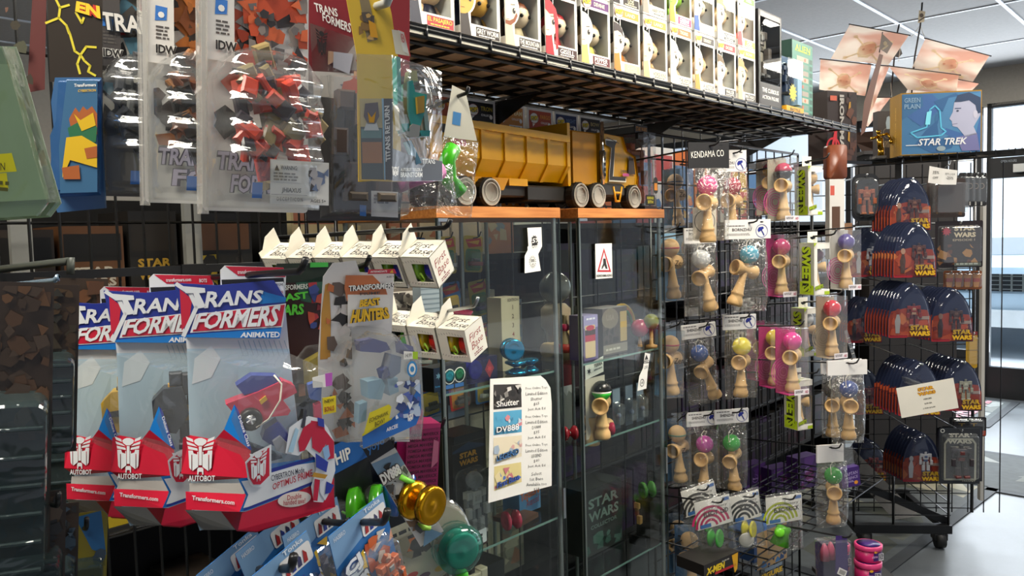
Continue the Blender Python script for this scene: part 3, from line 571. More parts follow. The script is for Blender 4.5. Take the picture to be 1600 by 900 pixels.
# local x along the truck toward its cab, y into the display, z up; near side y = 0
TWd = .16
def section(x, z0, z1, y0, y1, ins): return [(x, y0 + ins, z0), (x, y0, z0 + (z1 - z0) * .35), (x, y0, z1), (x, y1, z1), (x, y1, z0 + (z1 - z0) * .35), (x, y1 - ins, z0)]
m = MB(); x0, x1, zb, zt = -.06, .445, .072, .205
m.loft([section(x0, zb, zt, .0, TWd, .03), section(x1, zb, zt - .012, .0, TWd, .03)], YL, True, True)
for i in range(7):
    x = x0 + .005 + (x1 - x0 - .016) * i / 6; zt_ = zt - .012 * i / 6
    m.loft([section(x, zb - .002, zt_ + .001, -.006, TWd + .006, .03), section(x + .012, zb - .002, zt_ + .001, -.006, TWd + .006, .03)], YL, True, True)
m.loft([[(x0, -.008, zt - .016), (x0, -.008, zt + .002), (x0, TWd + .008, zt + .002), (x0, TWd + .008, zt - .016)], [(x1, -.008, zt - .028), (x1, -.008, zt - .010), (x1, TWd + .008, zt - .010), (x1, TWd + .008, zt - .028)]], YL, True, True)
m.build('tipper_body', t)
m = MB(); m.prism([(x, z) for x, z in ((.1, .045), (.2, .045), (.22, .075), (.09, .075))], -.012, -.150, YD); m.v = [(v[0], -v[2], v[1]) for v in m.v]; m.box((.23, .02, .058), (.30, .13, .076), YL); m.build('underbody', t)
m = MB(); m.box((.0, .03, .03), (.78, .12, .062), GR, .004); m.box((.30, .02, .02), (.50, .14, .06), GR, .004); m.box((.56, -.004, .036), (.70, .15, .075), flat('2a2926', .5), .006)
m.build('chassis', t)
m = MB(); m.box((.45, .006, .062), (.462, .155, .232), YL); m.box((.47, .004, .066), (.578, .155, .214), YD, .004); m.box((.455, .02, .2), (.485, .14, .222), YL, .005)
m.build('headboard', t)
m = MB(); cab = [(.59, .064), (.775, .064), (.782, .10), (.768, .158), (.725, .172), (.705, .212), (.59, .216)]
m.loft([[(x, .006, z) for x, z in cab], [(x, .0, z) for x, z in cab], [(x, .155, z) for x, z in cab]], YL, True, True)
m.T = Matrix.Translation((0, -.0004, 0)) @ STAND; m.poly([(.727, .105), (.765, .105), (.757, .152), (.733, .158)], flat('4a3a28', .2), 1)
# stripe in the shape of a Z on the cab side, with white outline
zz = [(.618, .196), (.672, .196), (.662, .183), (.648, .095), (.712, .095), (.712, .084), (.632, .084), (.632, .098), (.646, .176), (.618, .182)]
cx, cz = .66, .14
m.poly([(cx + (x - cx) * 1.07, cz + (y - cz) * 1.07) for x, y in zz[:3]] + [(cx + (x - cx) * 1.0 + .004, cz + (y - cz) * 1.07) for x, y in zz[3:4]] + [(cx + (x - cx) * 1.07, cz + (y - cz) * 1.07) for x, y in zz[4:]], flat('ece6cf'), 1); m.poly(zz, flat('2a2723'), 2)
m.line([(.622, .205), (.68, .192)], .002, flat('2a2723'), 2); m.rect(.698, .098, .73, .106, flat('d85a9a'), 3); m.text('DIESEL', .705, .1125, .006, flat('2a2723'), 3, .035); m.build('cab', t)
m = MB(); m.T = Matrix.Translation((-.001, -.0075, 0)) @ STAND; m.text('88', .035, .155, .028, flat('c81e46'), 2, .045, bold=.05); m.poly(rrect(-.02, .168, .02, .19, .006), flat('18120a'), 1); m.build('number_decal', t)
for x in (.592, .742):
    m = MB(); z0_, z1_ = (.07, .245) if x < .7 else (.1, .262)
    yy = -.006 if x < .7 else .10
    m.tube((x, yy, z0_), (x, yy, z1_), .0055, CHROME, 10)
    if x < .7:
        m.tube((x, yy, .085), (x, yy, .165), .0085, STEEL, 10)
        for q in range(5): m.box((x - .003, yy - .0095, .092 + q * .015), (x + .003, yy - .0085, .101 + q * .015), BLACK)
    m.build('exhaust_stack', t)
m = MB()
for a, b in (((.645, .066), (.657, .022)), ((.687, .066), (.673, .022)), ((.657, .024), (.673, .024)), ((.65, .048), (.683, .048))): m.tube((a[0], -.004, a[1]), (b[0], -.004, b[1]), .0035, YL, 6)
m.build('step', t)
m = MB(); m.box((.765, .01, .03), (.782, .15, .06), YL, .004); m.path([(.765, .0, .075), (.775, -.004, .06), (.783, -.006, .035), (.78, -.006, .022), (.77, -.002, .024)], .0025, flat('a8a089'), 6); m.build('bumper', t)
def wheel(x, y0, r=.0365, wd=.034):
    w = MB(); c = (x, y0, r + .0005); ax = (0, 1, 0)
    w.lathe([(r * .62, 0), (r * .9, .0), (r, .006), (r, wd - .006), (r * .9, wd), (r * .3, wd)], TY, 26, c, ax, False)
    for i in range(18):
        a = 2 * PI * i / 18; w.tube((x + (r - .002) * math.cos(a), y0 + .004 + .008 * (i % 2), c[2] + (r - .002) * math.sin(a)), (x + (r - .001) * math.cos(a), y0 + wd - .006, c[2] + (r - .001) * math.sin(a)), .0028, TY, 5)
    o = w.build('wheel', t); h = MB()
    h.lathe([(r * .60, .002), (r * .64, -.001), (r * .58, -.0015), (r * .5, .006), (r * .42, .008), (r * .4, .003), (r * .16, .002), (r * .14, .0), (.0, .0)], RIM, 22, c, ax)
    h.lathe([(r * .9, -.0004), (r * .86, -.001), (r * .82, -.0004)], flat('b8b5aa'), 26, c, ax)
    for i in range(3): a = 2 * PI * i / 3 + .4; h.tube((x + r * .28 * math.cos(a), y0 + .0015, c[2] + r * .28 * math.sin(a)), (x + r * .28 * math.cos(a), y0 + .004, c[2] + r * .28 * math.sin(a)), r * .07, BLACK, 8)
    h.build('hub', o)
for x in (.047, .131, .484, .563, .742): wheel(x, -.012); wheel(x, .125)
# clear boxed figure at the far end of the cabinet tops
t = thing('clear_boxed_figure', 'tall clear front box with a rust red figure beside the truck cab', 'toy box', Fw(.925, -.05, 1.6245)); c = MB(); W2, H, Dp = .034, .235, .12
c.box((-W2, 0, -Dp), (W2, H, -Dp + .003), kb); c.box((-W2, 0, -Dp), (W2, .012, 0), flat('2a1c18')); c.rect(-W2, .0, W2, .003, flat('c8622a'), 1); c.box((-W2, H - .003, -Dp), (W2, H, 0), kb); c.box((-W2, H - .02, -.03), (W2, H, -.02), kb)
c.text('STAR WARS', .0, H + .012, .014, flat('c88420'), 2, .06, z=-.03); c.box((-.034, H, -.034), (.034, H + .024, -.0305), kb); c.build('carton', t)
g = MB(); robot(g, Matrix.Translation((.0, .115, -.07)), flat('8a3a26'), flat('a84a30'), flat('6a6a70'), .19); g.build('figure', t)
g = MB(); g.prism([(-W2, -.0), (W2, -.0), (W2, H - .003), (-W2, H - .003)], -Dp + .004, -.001, CLEAR); g.build('clear_box', t)
g = MB(); g.T = Matrix.Translation((-.028, 0, 0)); g.rect(.0, .014, .05, .045, flat('1a1712'), 1); g.text('REVENGE', .025, .036, .008, flat('c8c030'), 2, .036); g.text('SITH', .025, .024, .009, flat('c8c030'), 2, .03); g.poly(rrect(.045, .05, .068, .10, .01), flat('2a2a28'), 1); g.rect(.048, .06, .065, .082, flat('d88a2a'), 2); g.build('sticker', t)
# ================================================================ hooks
def hook(px0, py0, px1, py1, Y0, Y1, label, r=.0032, tip=(.012, .014), m=None, group='black wire hooks'):
    """a display hook from its root to its tip, both found in the photograph at their own depth, tip bent up"""
    a, b = at(px0, py0, Y0), at(px1, py1, Y1); d = (b - a).normalized(); m = m or BLACK
    mb = MB(); mb.path([a, b - d * .004, b + UP * .004 + d * .004, b + d * tip[0] + UP * tip[1]], r, m, 8); o = mb.build('display_hook'); tag(o, label, 'hook', group); return o
def pegw(s, h, p0, p1, label, rise=.02, r=.0028, group='black wire hooks', m=None):
    mb = MB(); m = m or BLACK
    mb.path([wp(s, p0, h), wp(s, p1 - .01, h + rise), wp(s, p1, h + rise + .004), wp(s, p1 + .008, h + rise + .018)], r, m, 6)
    o = mb.build('display_hook'); tag(o, label, 'hook', group); return o
# ================================================================ emblem used on several packs (a faceted badge)
EMB = [[(-.42, .78), (-.30, .86), (-.1, .92), (.1, .92), (.3, .86), (.42, .78), (.36, .64), (.14, .52), (-.14, .52), (-.36, .64)],
       [(-.95, 1.0), (-.5, .86), (-.44, .70), (-.86, .82)], [(-.9, .74), (-.42, .60), (-.2, .46), (-.84, .58)], [(-.82, .5), (-.2, .38), (-.16, .26), (-.78, .34)],
       [(-.78, .27), (-.5, .27), (-.44, .12), (-.2, .06), (-.2, .2), (-.14, .2), (-.14, -.58), (-.52, -.80), (-.52, .04), (-.58, .06), (-.58, -.76), (-.72, -.62)],
       [(-.1, .48), (.1, .48), (.1, -.5), (-.1, -.5)], [(-.13, -.62), (.13, -.62), (.2, -.7), (.2, -.98), (.13, -1.0), (.1, -.84), (-.1, -.84), (-.13, -1.0), (-.2, -.98), (-.2, -.7)]]
def emblem(mb, cx, cy, h, m, l=2, wk=.92, hole=None, quad=None):
    k = h / 2
    for i, pg in enumerate(EMB):
        for q in ((0,) if i in (0, 5, 6) else (0, 1)):
            pts = [(-x, y) for x, y in pg][::-1] if q else pg
            if quad:
                (ax, ay), (bx, by), (dx, dy), (ex, ey) = quad; o = []
                for x, y in pts: u, v = x * .5 + .5, y * .5 + .5; o.append(((ax * (1 - u) + bx * u) * (1 - v) + (ex * (1 - u) + dx * u) * v, (ay * (1 - u) + by * u) * (1 - v) + (ey * (1 - u) + dy * u) * v))
                mb.poly(o, m, l)
            else: mb.poly([(cx + x * k * wk, cy + y * k) for x, y in pts], m, l)
    if hole: mb.poly([(cx - .14 * k, cy + .76 * k), (cx + .14 * k, cy + .76 * k), (cx, cy + .62 * k)], hole, l + 1)
# ================================================================ three tall packs with wedge bubbles
def q3(F, pts): return [(*loc(F, x, y, z), z) for x, y, z in pts]
def wedge_pack(F, label, toy, first):
    t = thing('robot_wedge_pack', label, 'toy pack', F, 'tall wedge front packs on the left panel')
    REDA, BL1, BL2, LB, WH = flat('c8203a', .35), flat('26348f', .35), flat('1878c8', .35), flat('b9d3e2', .4), flat('e3e6e8', .4)
    L = lambda pts, z=0.0: locs(F, pts, z)
    # backing card: tall card with the hang tab rising at its right
    c = MB(); card = L([(300, 800), (292, 545), (285, 470), (345, 452), (344, 422), (351, 415), (443, 418), (447, 432), (445, 470), (453, 560), (470, 700), (470, 800)])
    c.prism(card, -.0012, 0, WH); c.poly(L([(292, 545), (452, 545), (462, 640), (468, 700), (470, 800), (300, 800)]), LB, 1)
    c.poly(L([(304, 560), (330, 540), (345, 560), (330, 590), (300, 600)]), flat('e4eef3'), 2)
    for i in range(10): c.line(L([(372 + i * 8, 532), (380 + i * 8, 555)]), .0008, flat('9fb9c9'), 2)
    c.poly(L([(352, 416), (443, 418), (446, 433), (372, 431)]), REDA, 1); c.text('transformers.com', 0, 0, .006, WH, 3, quad=L([(371, 428), (411, 427), (411, 421), (371, 422)])); c.text('BOTS', 0, 0, .005, WH, 3, quad=L([(424, 429), (436, 429), (436, 423), (424, 423)]))
    c.poly(L([(346, 437), (443, 434), (444, 442), (347, 446)]), flat('17171a'), 1); c.build('backing_card', t)
    # raised logo header
    z = .006; h = MB(); H_ = lambda p: L(p, z)
    h.prism(H_([(272, 442), (338, 446), (428, 438), (447, 468), (437, 529), (290, 527)]), 0, z, BL1)
    h.poly(H_([(281, 452), (300, 467), (296, 500), (284, 517)]), REDA, 1, z); h.line(H_([(276, 444), (297, 458), (307, 480), (287, 524)]), .0048, WH, 2, z); h.line(H_([(300, 452), (306, 462), (310, 477)]), .002, BL1, 3, z)
    h.poly(H_([(306, 491), (447, 474), (441, 511), (297, 520)]), WH, 1, z); h.poly(H_([(309, 492), (445, 476), (439, 509), (301, 518)]), REDA, 2, z)
    h.poly(H_([(290, 523), (440, 512), (437, 529), (290, 527)]), BL2, 1, z)
    h.poly(H_([(410, 455), (447, 465), (446, 472), (405, 475)]), BL2, 1, z)
    Tq = [(286, 447), (320, 450), (321, 457), (311, 458), (322, 480), (309, 482), (302, 458), (290, 458)]; h.poly(H_(Tq), WH, 4, z)
    h.text('RANS', 0, 0, .03, WH, 4, bold=.03, z=z, quad=H_([(319, 482), (408, 473), (413, 453), (324, 455)]))
    h.text('FORMERS', 0, 0, .03, WH, 5, bold=.03, z=z, quad=H_([(301, 515), (432, 509), (440, 475), (311, 489)]), spacing=.95)
    h.text('ANIMATED', 0, 0, .01, WH, 5, bold=.035, z=z, quad=H_([(375, 527), (437, 527), (437, 518), (377, 519)]))
    h.build('logo_header', t)
    k = MB(); zz = .0004; Kq = lambda p: L(p, zz); k.poly(Kq([(425, 441), (443, 440), (444, 462), (426, 464)]), flat('f2f2f2'), 2, zz); k.text('EVERYONE', 0, 0, .005, flat('20304a'), 4, z=zz, quad=Kq([(427, 447), (442, 446), (442, 442), (427, 443)])); k.text('ACTION', 0, 0, .005, flat('b03040'), 4, z=zz, quad=Kq([(427, 459), (442, 458), (442, 454), (427, 455)])); k.build('rating_label', t)
    # wedge bubble: flat left facet, ridge, receding right facet; depth grows to the ridge
    za, zb, zr = .012, .062, .05
    w = MB()
    P_ = dict(tl=(292, 548, .001), tm=(375, 545, .002), tr=(452, 552, .002), ml=(296, 640, .008), mr0=(372, 572, .055), bl=(300, 745, .010), rid=(372, 640, .07), rib=(398, 700, .085), rb2=(396, 800, .085), rtop=(520, 582, .045), rbot=(524, 790, .045), lbl=(302, 792, .03))
    V = {n: (*loc(F, a, b, zc), zc) for n, (a, b, zc) in P_.items()}
    names = list(V); ix = {n: i for i, n in enumerate(names)}
    fc = [('tl', 'ml', 'mr0', 'tm'), ('tm', 'mr0', 'rtop', 'tr'), ('ml', 'bl', 'rib', 'rid', 'mr0'), ('mr0', 'rid', 'rib', 'rb2', 'rbot', 'rtop'), ('bl', 'lbl', 'rb2', 'rib')]
    w.add([V[n] for n in names], [tuple(ix[a] for a in f) for f in fc], CLEAR); w.build('clear_bubble', t)
    # printed insert: red lower left facet with badge, blue spear, name plate on the right facet
    f = MB()
    def tri(pts, m, l=0):   # points on the ridge facets given with their depth
        f.add([(*loc(F, a, b, zc + l * .0006), zc + l * .0006) for a, b, zc in pts], [tuple(range(len(pts)))], m)
    tri([(286, 684, .012), (297, 680, .012), (336, 687, .04), (350, 671, .055), (392, 704, .079), (388, 747, .079), (300, 752, .012), (283, 740, .01)], REDA)
    tri([(366, 632, .064), (350, 671, .055), (392, 704, .079)], BL2); tri([(366, 632, .065), (372, 640, .066), (394, 704, .08), (386, 698, .078)], BL1, 1)
    def fp(pts, fs, m, l):
        o = []
        for a, b in pts: z = .0135 + (a - 288) / 104 * .0675 + l * .0006; o.append((*loc(F, a, b, z), z))
        f.add(o, fs, m)
    def ft(txt, qd, l=3, bold=.02):
        vs, fs, ar = glyphs(txt, bold); o = []
        for x, y in vs: u, v = x + .5, y + .5; o.append(tuple((qd[0][k] * (1 - u) + qd[1][k] * u) * (1 - v) + (qd[3][k] * (1 - u) + qd[2][k] * u) * v for k in (0, 1)))
        fp(o, fs, WH, l)
    for i, pg in enumerate(EMB):
        for sg in ((1,) if i in (0, 5, 6) else (1, -1)): fp([(313 + sg * x * 24, 712 - y * 30) for x, y in pg], [tuple(range(len(pg)))], WH, 3)
    ft('Deluxe Class', ((372, 651), (387, 698), (392, 696), (376, 648)), 14, .01)
    ft('AUTOBOT', ((294, 752), (336, 752), (336, 743), (294, 743)))
    tri([(296, 755, .012), (386, 755, .079), (382, 772, .084), (296, 768, .02)], flat('8d8a86', .25), 1)
    tri([(290, 768, .03), (384, 772, .086), (376, 800, .088), (291, 796, .032)], REDA, 2)
    ft('Transformers.com', ((300, 781), (366, 789), (367, 782), (300, 774)), 32, .03)
    tri([(289, 797, .032), (345, 799, .06), (370, 828, .05), (318, 828, .0)], flat('b7b2a8', .3)); tri([(345, 799, .06), (378, 800, .088), (470, 797, .05), (522, 775, .043), (524, 792, .043), (400, 832, .07), (370, 830, .05)], REDA)
    for i in range(22):
        x = 291 + i * 2.45; tri([(x, 797, .032 + i * .00127), (x + 1.1, 797, .0325 + i * .00127), (x + 26, 828, .002 + i * .0022), (x + 25, 828, .002 + i * .0022)], flat('6a655e', .3), 2)
    tri([(300, 792, .032), (306, 800, .03), (322, 827, .0), (312, 829, 0)], LB, 1)
    f.build('printed_insert', t)
    # name plate on the receding facet
    n_ = MB(); a0, a1 = (392, 704, .082), (524, 690, .0455)
    def fx(px, py):   # depth across the right facet
        return .0855 + (.0452 - .0855) * (px - 395) / (524 - 395)
    def RQ(pts, l=0): return [(*loc(F, a, b, fx(a, b) + l * .0007), fx(a, b) + l * .0007) for a, b in pts]
    def rp(pts, m, l=0): n_.add(RQ(pts, l), [tuple(range(len(pts)))], m)
    rp([(372, 748), (388, 746), (395, 728), (520, 712), (521, 745), (388, 797), (374, 800), (385, 775)], BL2); rp([(377, 752), (391, 750), (400, 736), (520, 718), (520, 740), (388, 792), (380, 794), (388, 773)], WH, 1)
    rp([(422, 733), (492, 713), (492, 718), (422, 739)], BL1, 2); rp([(382, 795), (500, 748), (500, 752), (380, 799)], BL1, 2)
    rp([(378, 802), (500, 754), (522, 746), (522, 790), (402, 830), (372, 828)], REDA, 1)
    for txt, qd, mm in (('CYBERTRON Mode', ((424, 752), (476, 738), (475, 729), (423, 743)), flat('33384a')), ('OPTIMUS PRIME', ((426, 766), (489, 744), (488, 733), (426, 756)), flat('b02034'))):
        vs, fs, ar = glyphs(txt, .01); o = []
        for x, y in vs:
            u, v = x + .5, y + .5; px = (qd[0][0] * (1 - u) + qd[1][0] * u) * (1 - v) + (qd[3][0] * (1 - u) + qd[2][0] * u) * v; py = (qd[0][1] * (1 - u) + qd[1][1] * u) * (1 - v) + (qd[3][1] * (1 - u) + qd[2][1] * u) * v; o.append((px, py))
        n_.add(RQ(o, 4), fs, mm)
    pts = [(460 + 26 * math.cos(i * PI / 12), 780 - 12 * math.sin(i * PI / 12) - (460 + 26 * math.cos(i * PI / 12) - 460) * .12) for i in range(24)]; rp(pts, flat('e8dcd0'), 3)
    for txt, dy in (('Double', -4), ('handed axe!', 4)):
        vs, fs, ar = glyphs(txt, .01); n_.add(RQ([(460 + x * (22 if dy < 0 else 34), 780 + dy - y * 8 - x * 4) for x, y in vs], 5), fs, flat('b0303c'))
    # badge shield
    sh = [(383, 722), (396, 708), (424, 694), (424, 745), (408, 761), (394, 760), (387, 748)]; rp(sh, WH, 5); rp([(386, 724), (398, 711), (421, 699), (421, 743), (407, 757), (396, 757), (390, 747)], REDA, 6)
    cx, cy = 404, 728
    for pg in EMB:
        for sg in (1, -1): n_.add(RQ([(cx + sg * x * 15, cy - y * 24 - sg * x * 5) for x, y in pg], 8), [tuple(range(len(pg)))], WH)
    n_.build('name_plate', t)
    # printed robot cut-out standing on the right facet: plain blocks in the pack's colours
    g = MB()
    def gp(pts, m, l=0): g.add([(*loc(F, a, b, fx(a, b) + .004 + l * .0007), fx(a, b) + .004 + l * .0007) for a, b in pts], [tuple(range(len(pts)))], m)
    c1, c2, c3 = toy; c1, c2, c3 = flat(c1), flat(c2), flat(c3)
    gp([(446, 708), (452, 668), (470, 655), (482, 650), (500, 654), (512, 668), (522, 690), (524, 735), (516, 762), (505, 785), (490, 784), (486, 760), (494, 735), (492, 715), (478, 702), (466, 712)], WH)
    gp([(486, 657), (505, 660), (512, 690), (500, 708), (488, 700)], c1, 1); gp([(466, 690), (474, 668), (486, 660), (490, 676), (476, 704), (468, 706)], c1, 1); gp([(496, 652), (506, 655), (507, 668), (497, 665)], c2, 2); gp([(508, 672), (522, 690), (522, 716), (512, 718)], c1, 1)
    gp([(504, 700), (513, 695), (516, 712), (508, 722)], flat('8fb4dc'), 2); gp([(493, 708), (513, 722), (510, 738), (494, 730)], c2, 2); gp([(490, 738), (512, 742), (508, 748), (488, 745)], flat('b98a2c'), 3); gp([(492, 748), (500, 750), (496, 783), (489, 782)], c1, 2); gp([(500, 750), (512, 746), (520, 760), (508, 782), (500, 770)], c3, 1); gp([(510, 752), (522, 758), (516, 770), (508, 772)], c2, 2)
    gp([(450, 706), (462, 668), (467, 672), (458, 707)], flat('a8cbe0'), 1); gp([(470, 668), (476, 640), (480, 641), (476, 670)], flat('3a3a44'), 1); g.build('printed_figure', t)
    # toy inside
    T = Matrix.Translation((*loc(F, 432, 640, .035), .035)); r_ = MB()
    if first:
        PK = flat('cc1f48', .3); BB = flat('232f8c', .3)
        zc = .03
        def bp(pts, z0, z1, m): r_.prism([loc(F, a, b, (z0 + z1) / 2) for a, b in pts], z0, z1, m)
        bp([(352, 628), (400, 610), (440, 592), (458, 600), (462, 610), (440, 622), (452, 638), (448, 645), (420, 648), (405, 660), (372, 652)], .02, .05, PK); bp([(368, 600), (392, 584), (430, 585), (444, 598), (420, 604), (380, 614)], .016, .044, BB); bp([(405, 626), (415, 618), (418, 624), (408, 632)], .05, .053, flat('e0b020'))
        bp([(412, 668), (432, 655), (452, 680), (440, 697), (420, 690), (408, 682)], .02, .05, BB); bp([(424, 686), (436, 678), (450, 692), (446, 706), (430, 700)], .03, .058, flat('9a9ca2', .25)); bp([(382, 690), (440, 712), (400, 722)], .02, .045, flat('5a6672'))
        r_.lathe([(0, .0), (.006, .0), (.007, .004), (.012, .005), (.0135, 0), (.0135, -.012), (0, -.012)], BLACK, 16, (*loc(F, 392, 656, .058), .058), (0, 0, 1)); r_.lathe([(0, .002), (.006, .002), (.006, .0)], STEEL, 12, (*loc(F, 392, 656, .06), .06), (0, 0, 1))
        for q in range(5): a = q * 2 * PI / 5; x, y = loc(F, 392, 656, .0625); r_.tube((x, y, .0625), (x + .0055 * math.cos(a), y + .0055 * math.sin(a), .0625), .0012, flat('e8e8e8'), 5)
        r_.path([(*loc(F, x, y, .062), .062) for x, y in ((428, 586), (440, 600), (438, 625), (420, 655), (400, 668))], .0011, flat('ded9c8'), 6)
        bp([(480, 600), (502, 592), (500, 625), (484, 622)], .03, .046, flat('3a5aa8')); bp([(490, 632), (500, 628), (502, 660), (492, 664)], .03, .046, PK)
        bp([(488, 590), (518, 582), (518, 604), (489, 606)], .05, .0506, flat('f2f0ea')); bp([(508, 584), (519, 582), (519, 602), (509, 604)], .0506, .0512, flat('c060c0')); bp([(503, 622), (525, 618), (525, 644), (505, 648)], .05, .0506, flat('e8d020')); r_.text('NEW', 0, 0, .01, flat('3a3010'), 2, z=.0506, quad=[loc(F, *a, .0506) for a in ((507, 630), (522, 627), (522, 622), (507, 625))]); r_.text('BONUS', 0, 0, .01, flat('a02020'), 2, z=.0506, quad=[loc(F, *a, .0506) for a in ((507, 644), (522, 641), (522, 633), (507, 636))])
    else:
        robot(r_, Matrix.Translation((*loc(F, 420, 622, .03), .034)), c1, c2, c3, .1)
        r_.prism([loc(F, a, b, .03) for a, b in ((352, 620), (370, 600), (400, 596), (410, 640), (390, 672), (356, 668))], .015, .05, c1); r_.prism([loc(F, a, b, .05) for a, b in ((362, 640), (386, 636), (388, 646), (364, 650))], .05, .054, flat('141414'))
    r_.build('toy', t)
    return t
F3 = Fp(372, 600, .98, 22, 0, 0)
wedge_pack(F3, 'front tall red and blue pack with a clear bubble showing a red and blue toy', ('c01c3c', '2c3c9c', 'dfe2e6'), True)
def shifted(F, dx, Y, dy=0):    # the same pack hung further back on its hook
    v = F.translation; q = at(372 + dx, 600 + dy, Y); G = F.copy(); G.translation = q; return G
FB, FC = shifted(F3, -111, 1.03, 4), shifted(F3, -189, 1.12, 9)
_loc0 = loc
def pack_like(F, G, label, toy):
    global loc
    # build in the front pack's own frame, then hang it at G
    t = wedge_pack(F, label, toy, False); t.matrix_world = G; return t
pack_like(F3, FB, 'middle tall red and blue pack with a dark grey toy, behind the front one', ('30343c', 'c8962a', '4a4e58'))
pack_like(F3, FC, 'rearmost tall red and blue pack with a yellow toy, next to the dark clear packs', ('c8a01e', '2a2a2a', 'b89018'))
hook(268, 438, 470, 424, 1.15, .90, 'black hook through the three red topped packs', .0042)
# ================================================================ big clear packs with comic covers along the top
def comic_pack(F, label, artcols, seed, bots, lines, wpx=150, extra=True, skin='e6e3dc', name=None, tail=True, toyc=('c8402c', '3a3438', '7a6a4a'), rib=True):
    t = thing('robot_comic_pack', label, 'toy pack', F, 'clear packs with printed covers along the top hook'); w = .134; h0, h1 = -.143, .17
    c = MB(); CW = flat(skin, .35); c.prism(rrect(-w / 2, h0, w / 2, h1, .006), -.001, 0, CW)
    pal = [flat(x, .35) for x in artcols]; dark_art(c, -w * .26, .03, w / 2 - .003, h1 - .004, pal, 70, 1, seed, .30); dark_art(c, -w * .1, .05, w / 2 - .01, h1 - .01, pal, 40, 19, seed + 5, .17)
    c.rect(-w / 2 + .004, .035, -w / 2 + .036, h1 - .006, CW, 30); c.poly([(-w / 2 + .013, .088), (-w / 2 + .027, .09), (-w / 2 + .028, .106), (-w / 2 + .014, .107)], flat('3f7fd0'), 31); c.ell(-w / 2 + .0205, .096, .004, .004, WHITE, 32, n=8)
    c.text('IDW', -w / 2 + .026, .053, .011, flat('2a2522'), 34, .025, bold=.03, out=WHITE, ow=.1); small_print(c, -w / 2 + .014, .082, .016, 4, .0024, flat('5a5550'), 31, 1.9, seed)
    dark_art(c, -w / 2 + .012, h0 + .075, w / 2 - .008, .03, pal, 26, 1, seed + 1, .26)
    for i, ln in enumerate(lines): c.text(ln, -w / 2 + .050 + i * .008, -.082 - i * .027, .022, flat('b4adc2', .3), 14, .068 if i == 0 else .05, .12, .03, out=flat('3c3648'), ow=.08)
    c.build('printed_cover', t)
    b = MB(); RIM_ = clear('clear_rim', 'f2f2f0', 1.0, .08, .28, 'e6e2da', .2, 20.0, 1.6)
    b.box((-w / 2 - .006, h0 - .004, -.004), (-w / 2 + .004, h1 + .004, .012), RIM_, .002); b.build('clear_rim', t)
    b = MB(); rings = []; zt = .072
    for j in range(57):
        v = j / 56; y = h0 + .004 + .195 * v; ang = max(0, 1 - ((v - .55) / .46) ** 4) ** .5 if v > .55 else 1.0
        rb = .0045 * math.cos(v * 2 * PI * 6.5) * (v > .3); wd = (w / 2 - .002) * (1 if v < .75 else max(.2, max(0.0, math.cos((v - .75) / .25 * PI / 2)) ** .5)); z = zt * ang * (.9 if v < .06 else 1)
        rings.append([(-wd, y, .001), (-wd * .97, y, max(.001, z - .014) * .75 + rb), (-wd * .82, y, z + rb), (0, y, z + .004 + rb), (wd * .82, y, z + rb), (wd * .97, y, max(.001, z - .014) * .75 + rb), (wd, y, .001)])
    b.loft(rings, CLEAR, True, True, True, False); b.build('clear_bubble', t)
    g = MB(); robot(g, Matrix.Translation((.006, -.035, .04)) @ Matrix.Rotation(.2, 4, 'Z'), flat(toyc[0], .3), flat(toyc[1], .3), flat(toyc[2], .3), .135, 1.5, 34 + seed); g.build('toy_robot', t)
    n = MB(); n.T = Matrix.Translation((0, 0, .0725)); n.rect(-.012, h0 + .010, .062, h0 + .062, flat('dcdbd6', .3)); n.rect(-.011, h0 + .036, .026, h0 + .061, flat('e9e8e4'), 1)
    n.poly([(-.007, h0 + .049), (-.001, h0 + .049), (-.004, h0 + .056)], flat('444444'), 2); n.text('WARNING:', .011, h0 + .053, .005, flat('555555'), 2, .021); small_print(n, -.008, h0 + .047, .03, 3, .002, flat('8a8884'), 2, 1.8, seed)
    n.poly([(-.034, h0 + .016), (-.022, h0 + .016), (-.021, h0 + .034), (-.033, h0 + .034)], flat('2f6fc4'), 2); n.text(name or 'ROBOT', .014, h0 + .026, .007, flat('33302e'), 2, .024, .1); n.rect(-.011, h0 + .021, .034, h0 + .0215, flat('6a6866'), 2); n.text('DECEPTICON', .012, h0 + .016, .0045, flat('77746f'), 2, .032, bold=0, spacing=1.4)
    dark_art(n, .036, h0 + .022, .061, h0 + .055, [flat('6a7a9a'), flat('b0aeb2'), flat('4a4648')], 8, 2, seed, .6); n.text('AGES 5+', .048, h0 + .015, .004, flat('555555'), 2, .02)
    n.build('insert_card', t)
    return t
MAXc = ['c8502a', '4a4644', '6a6462', 'b84524', '35302f', '8a8078', 'd8683a', 'a6401f']
FM = Fp(402, 150, 1.0, 38, 3, -1.5)
comic_pack(FM, 'front clear pack of the top hook with an orange robot on its white cover', MAXc, 11, 0, ('TRANS', 'FORM'), name='JHIAXUS', toyc=('d24832', '38323a', '8a7a52'))
comic_pack(Fp(309, 150, 1.075, 36, 3, -1.5), 'second clear pack of the top hook with a brown helmet on its white cover', ['7a4426', '4a2c1c', '3a302c', '9a5a2a', 'b56a30', '2c2624'], 23, 0, ('TRANS', 'FO'), name='PRIME', toyc=('6a3c26', '2a2420', '8a5a30'))
comic_pack(Fp(227, 150, 1.15, 34, 3, -1), 'third clear pack of the top hook with a black and steel face cover', ['26221f', '3e3a36', 'd8d2c4', '8a2226', '5a564e', '1c1a18', '4a7080'], 31, 0, (), skin='4a4644', name='TRON', toyc=('4a4a4c', '2a2a2c', '6a6a68'))
c_ = [o for o in C.objects if o.name.startswith('robot_comic_pack')][-1]; mb = MB(); mb.text('TRANS', -.015, .095, .024, flat('d8d4cc'), 40, .08, -.1, .03, out=flat('2a3038'), ow=.1); mb.build('logo_lettering', c_)
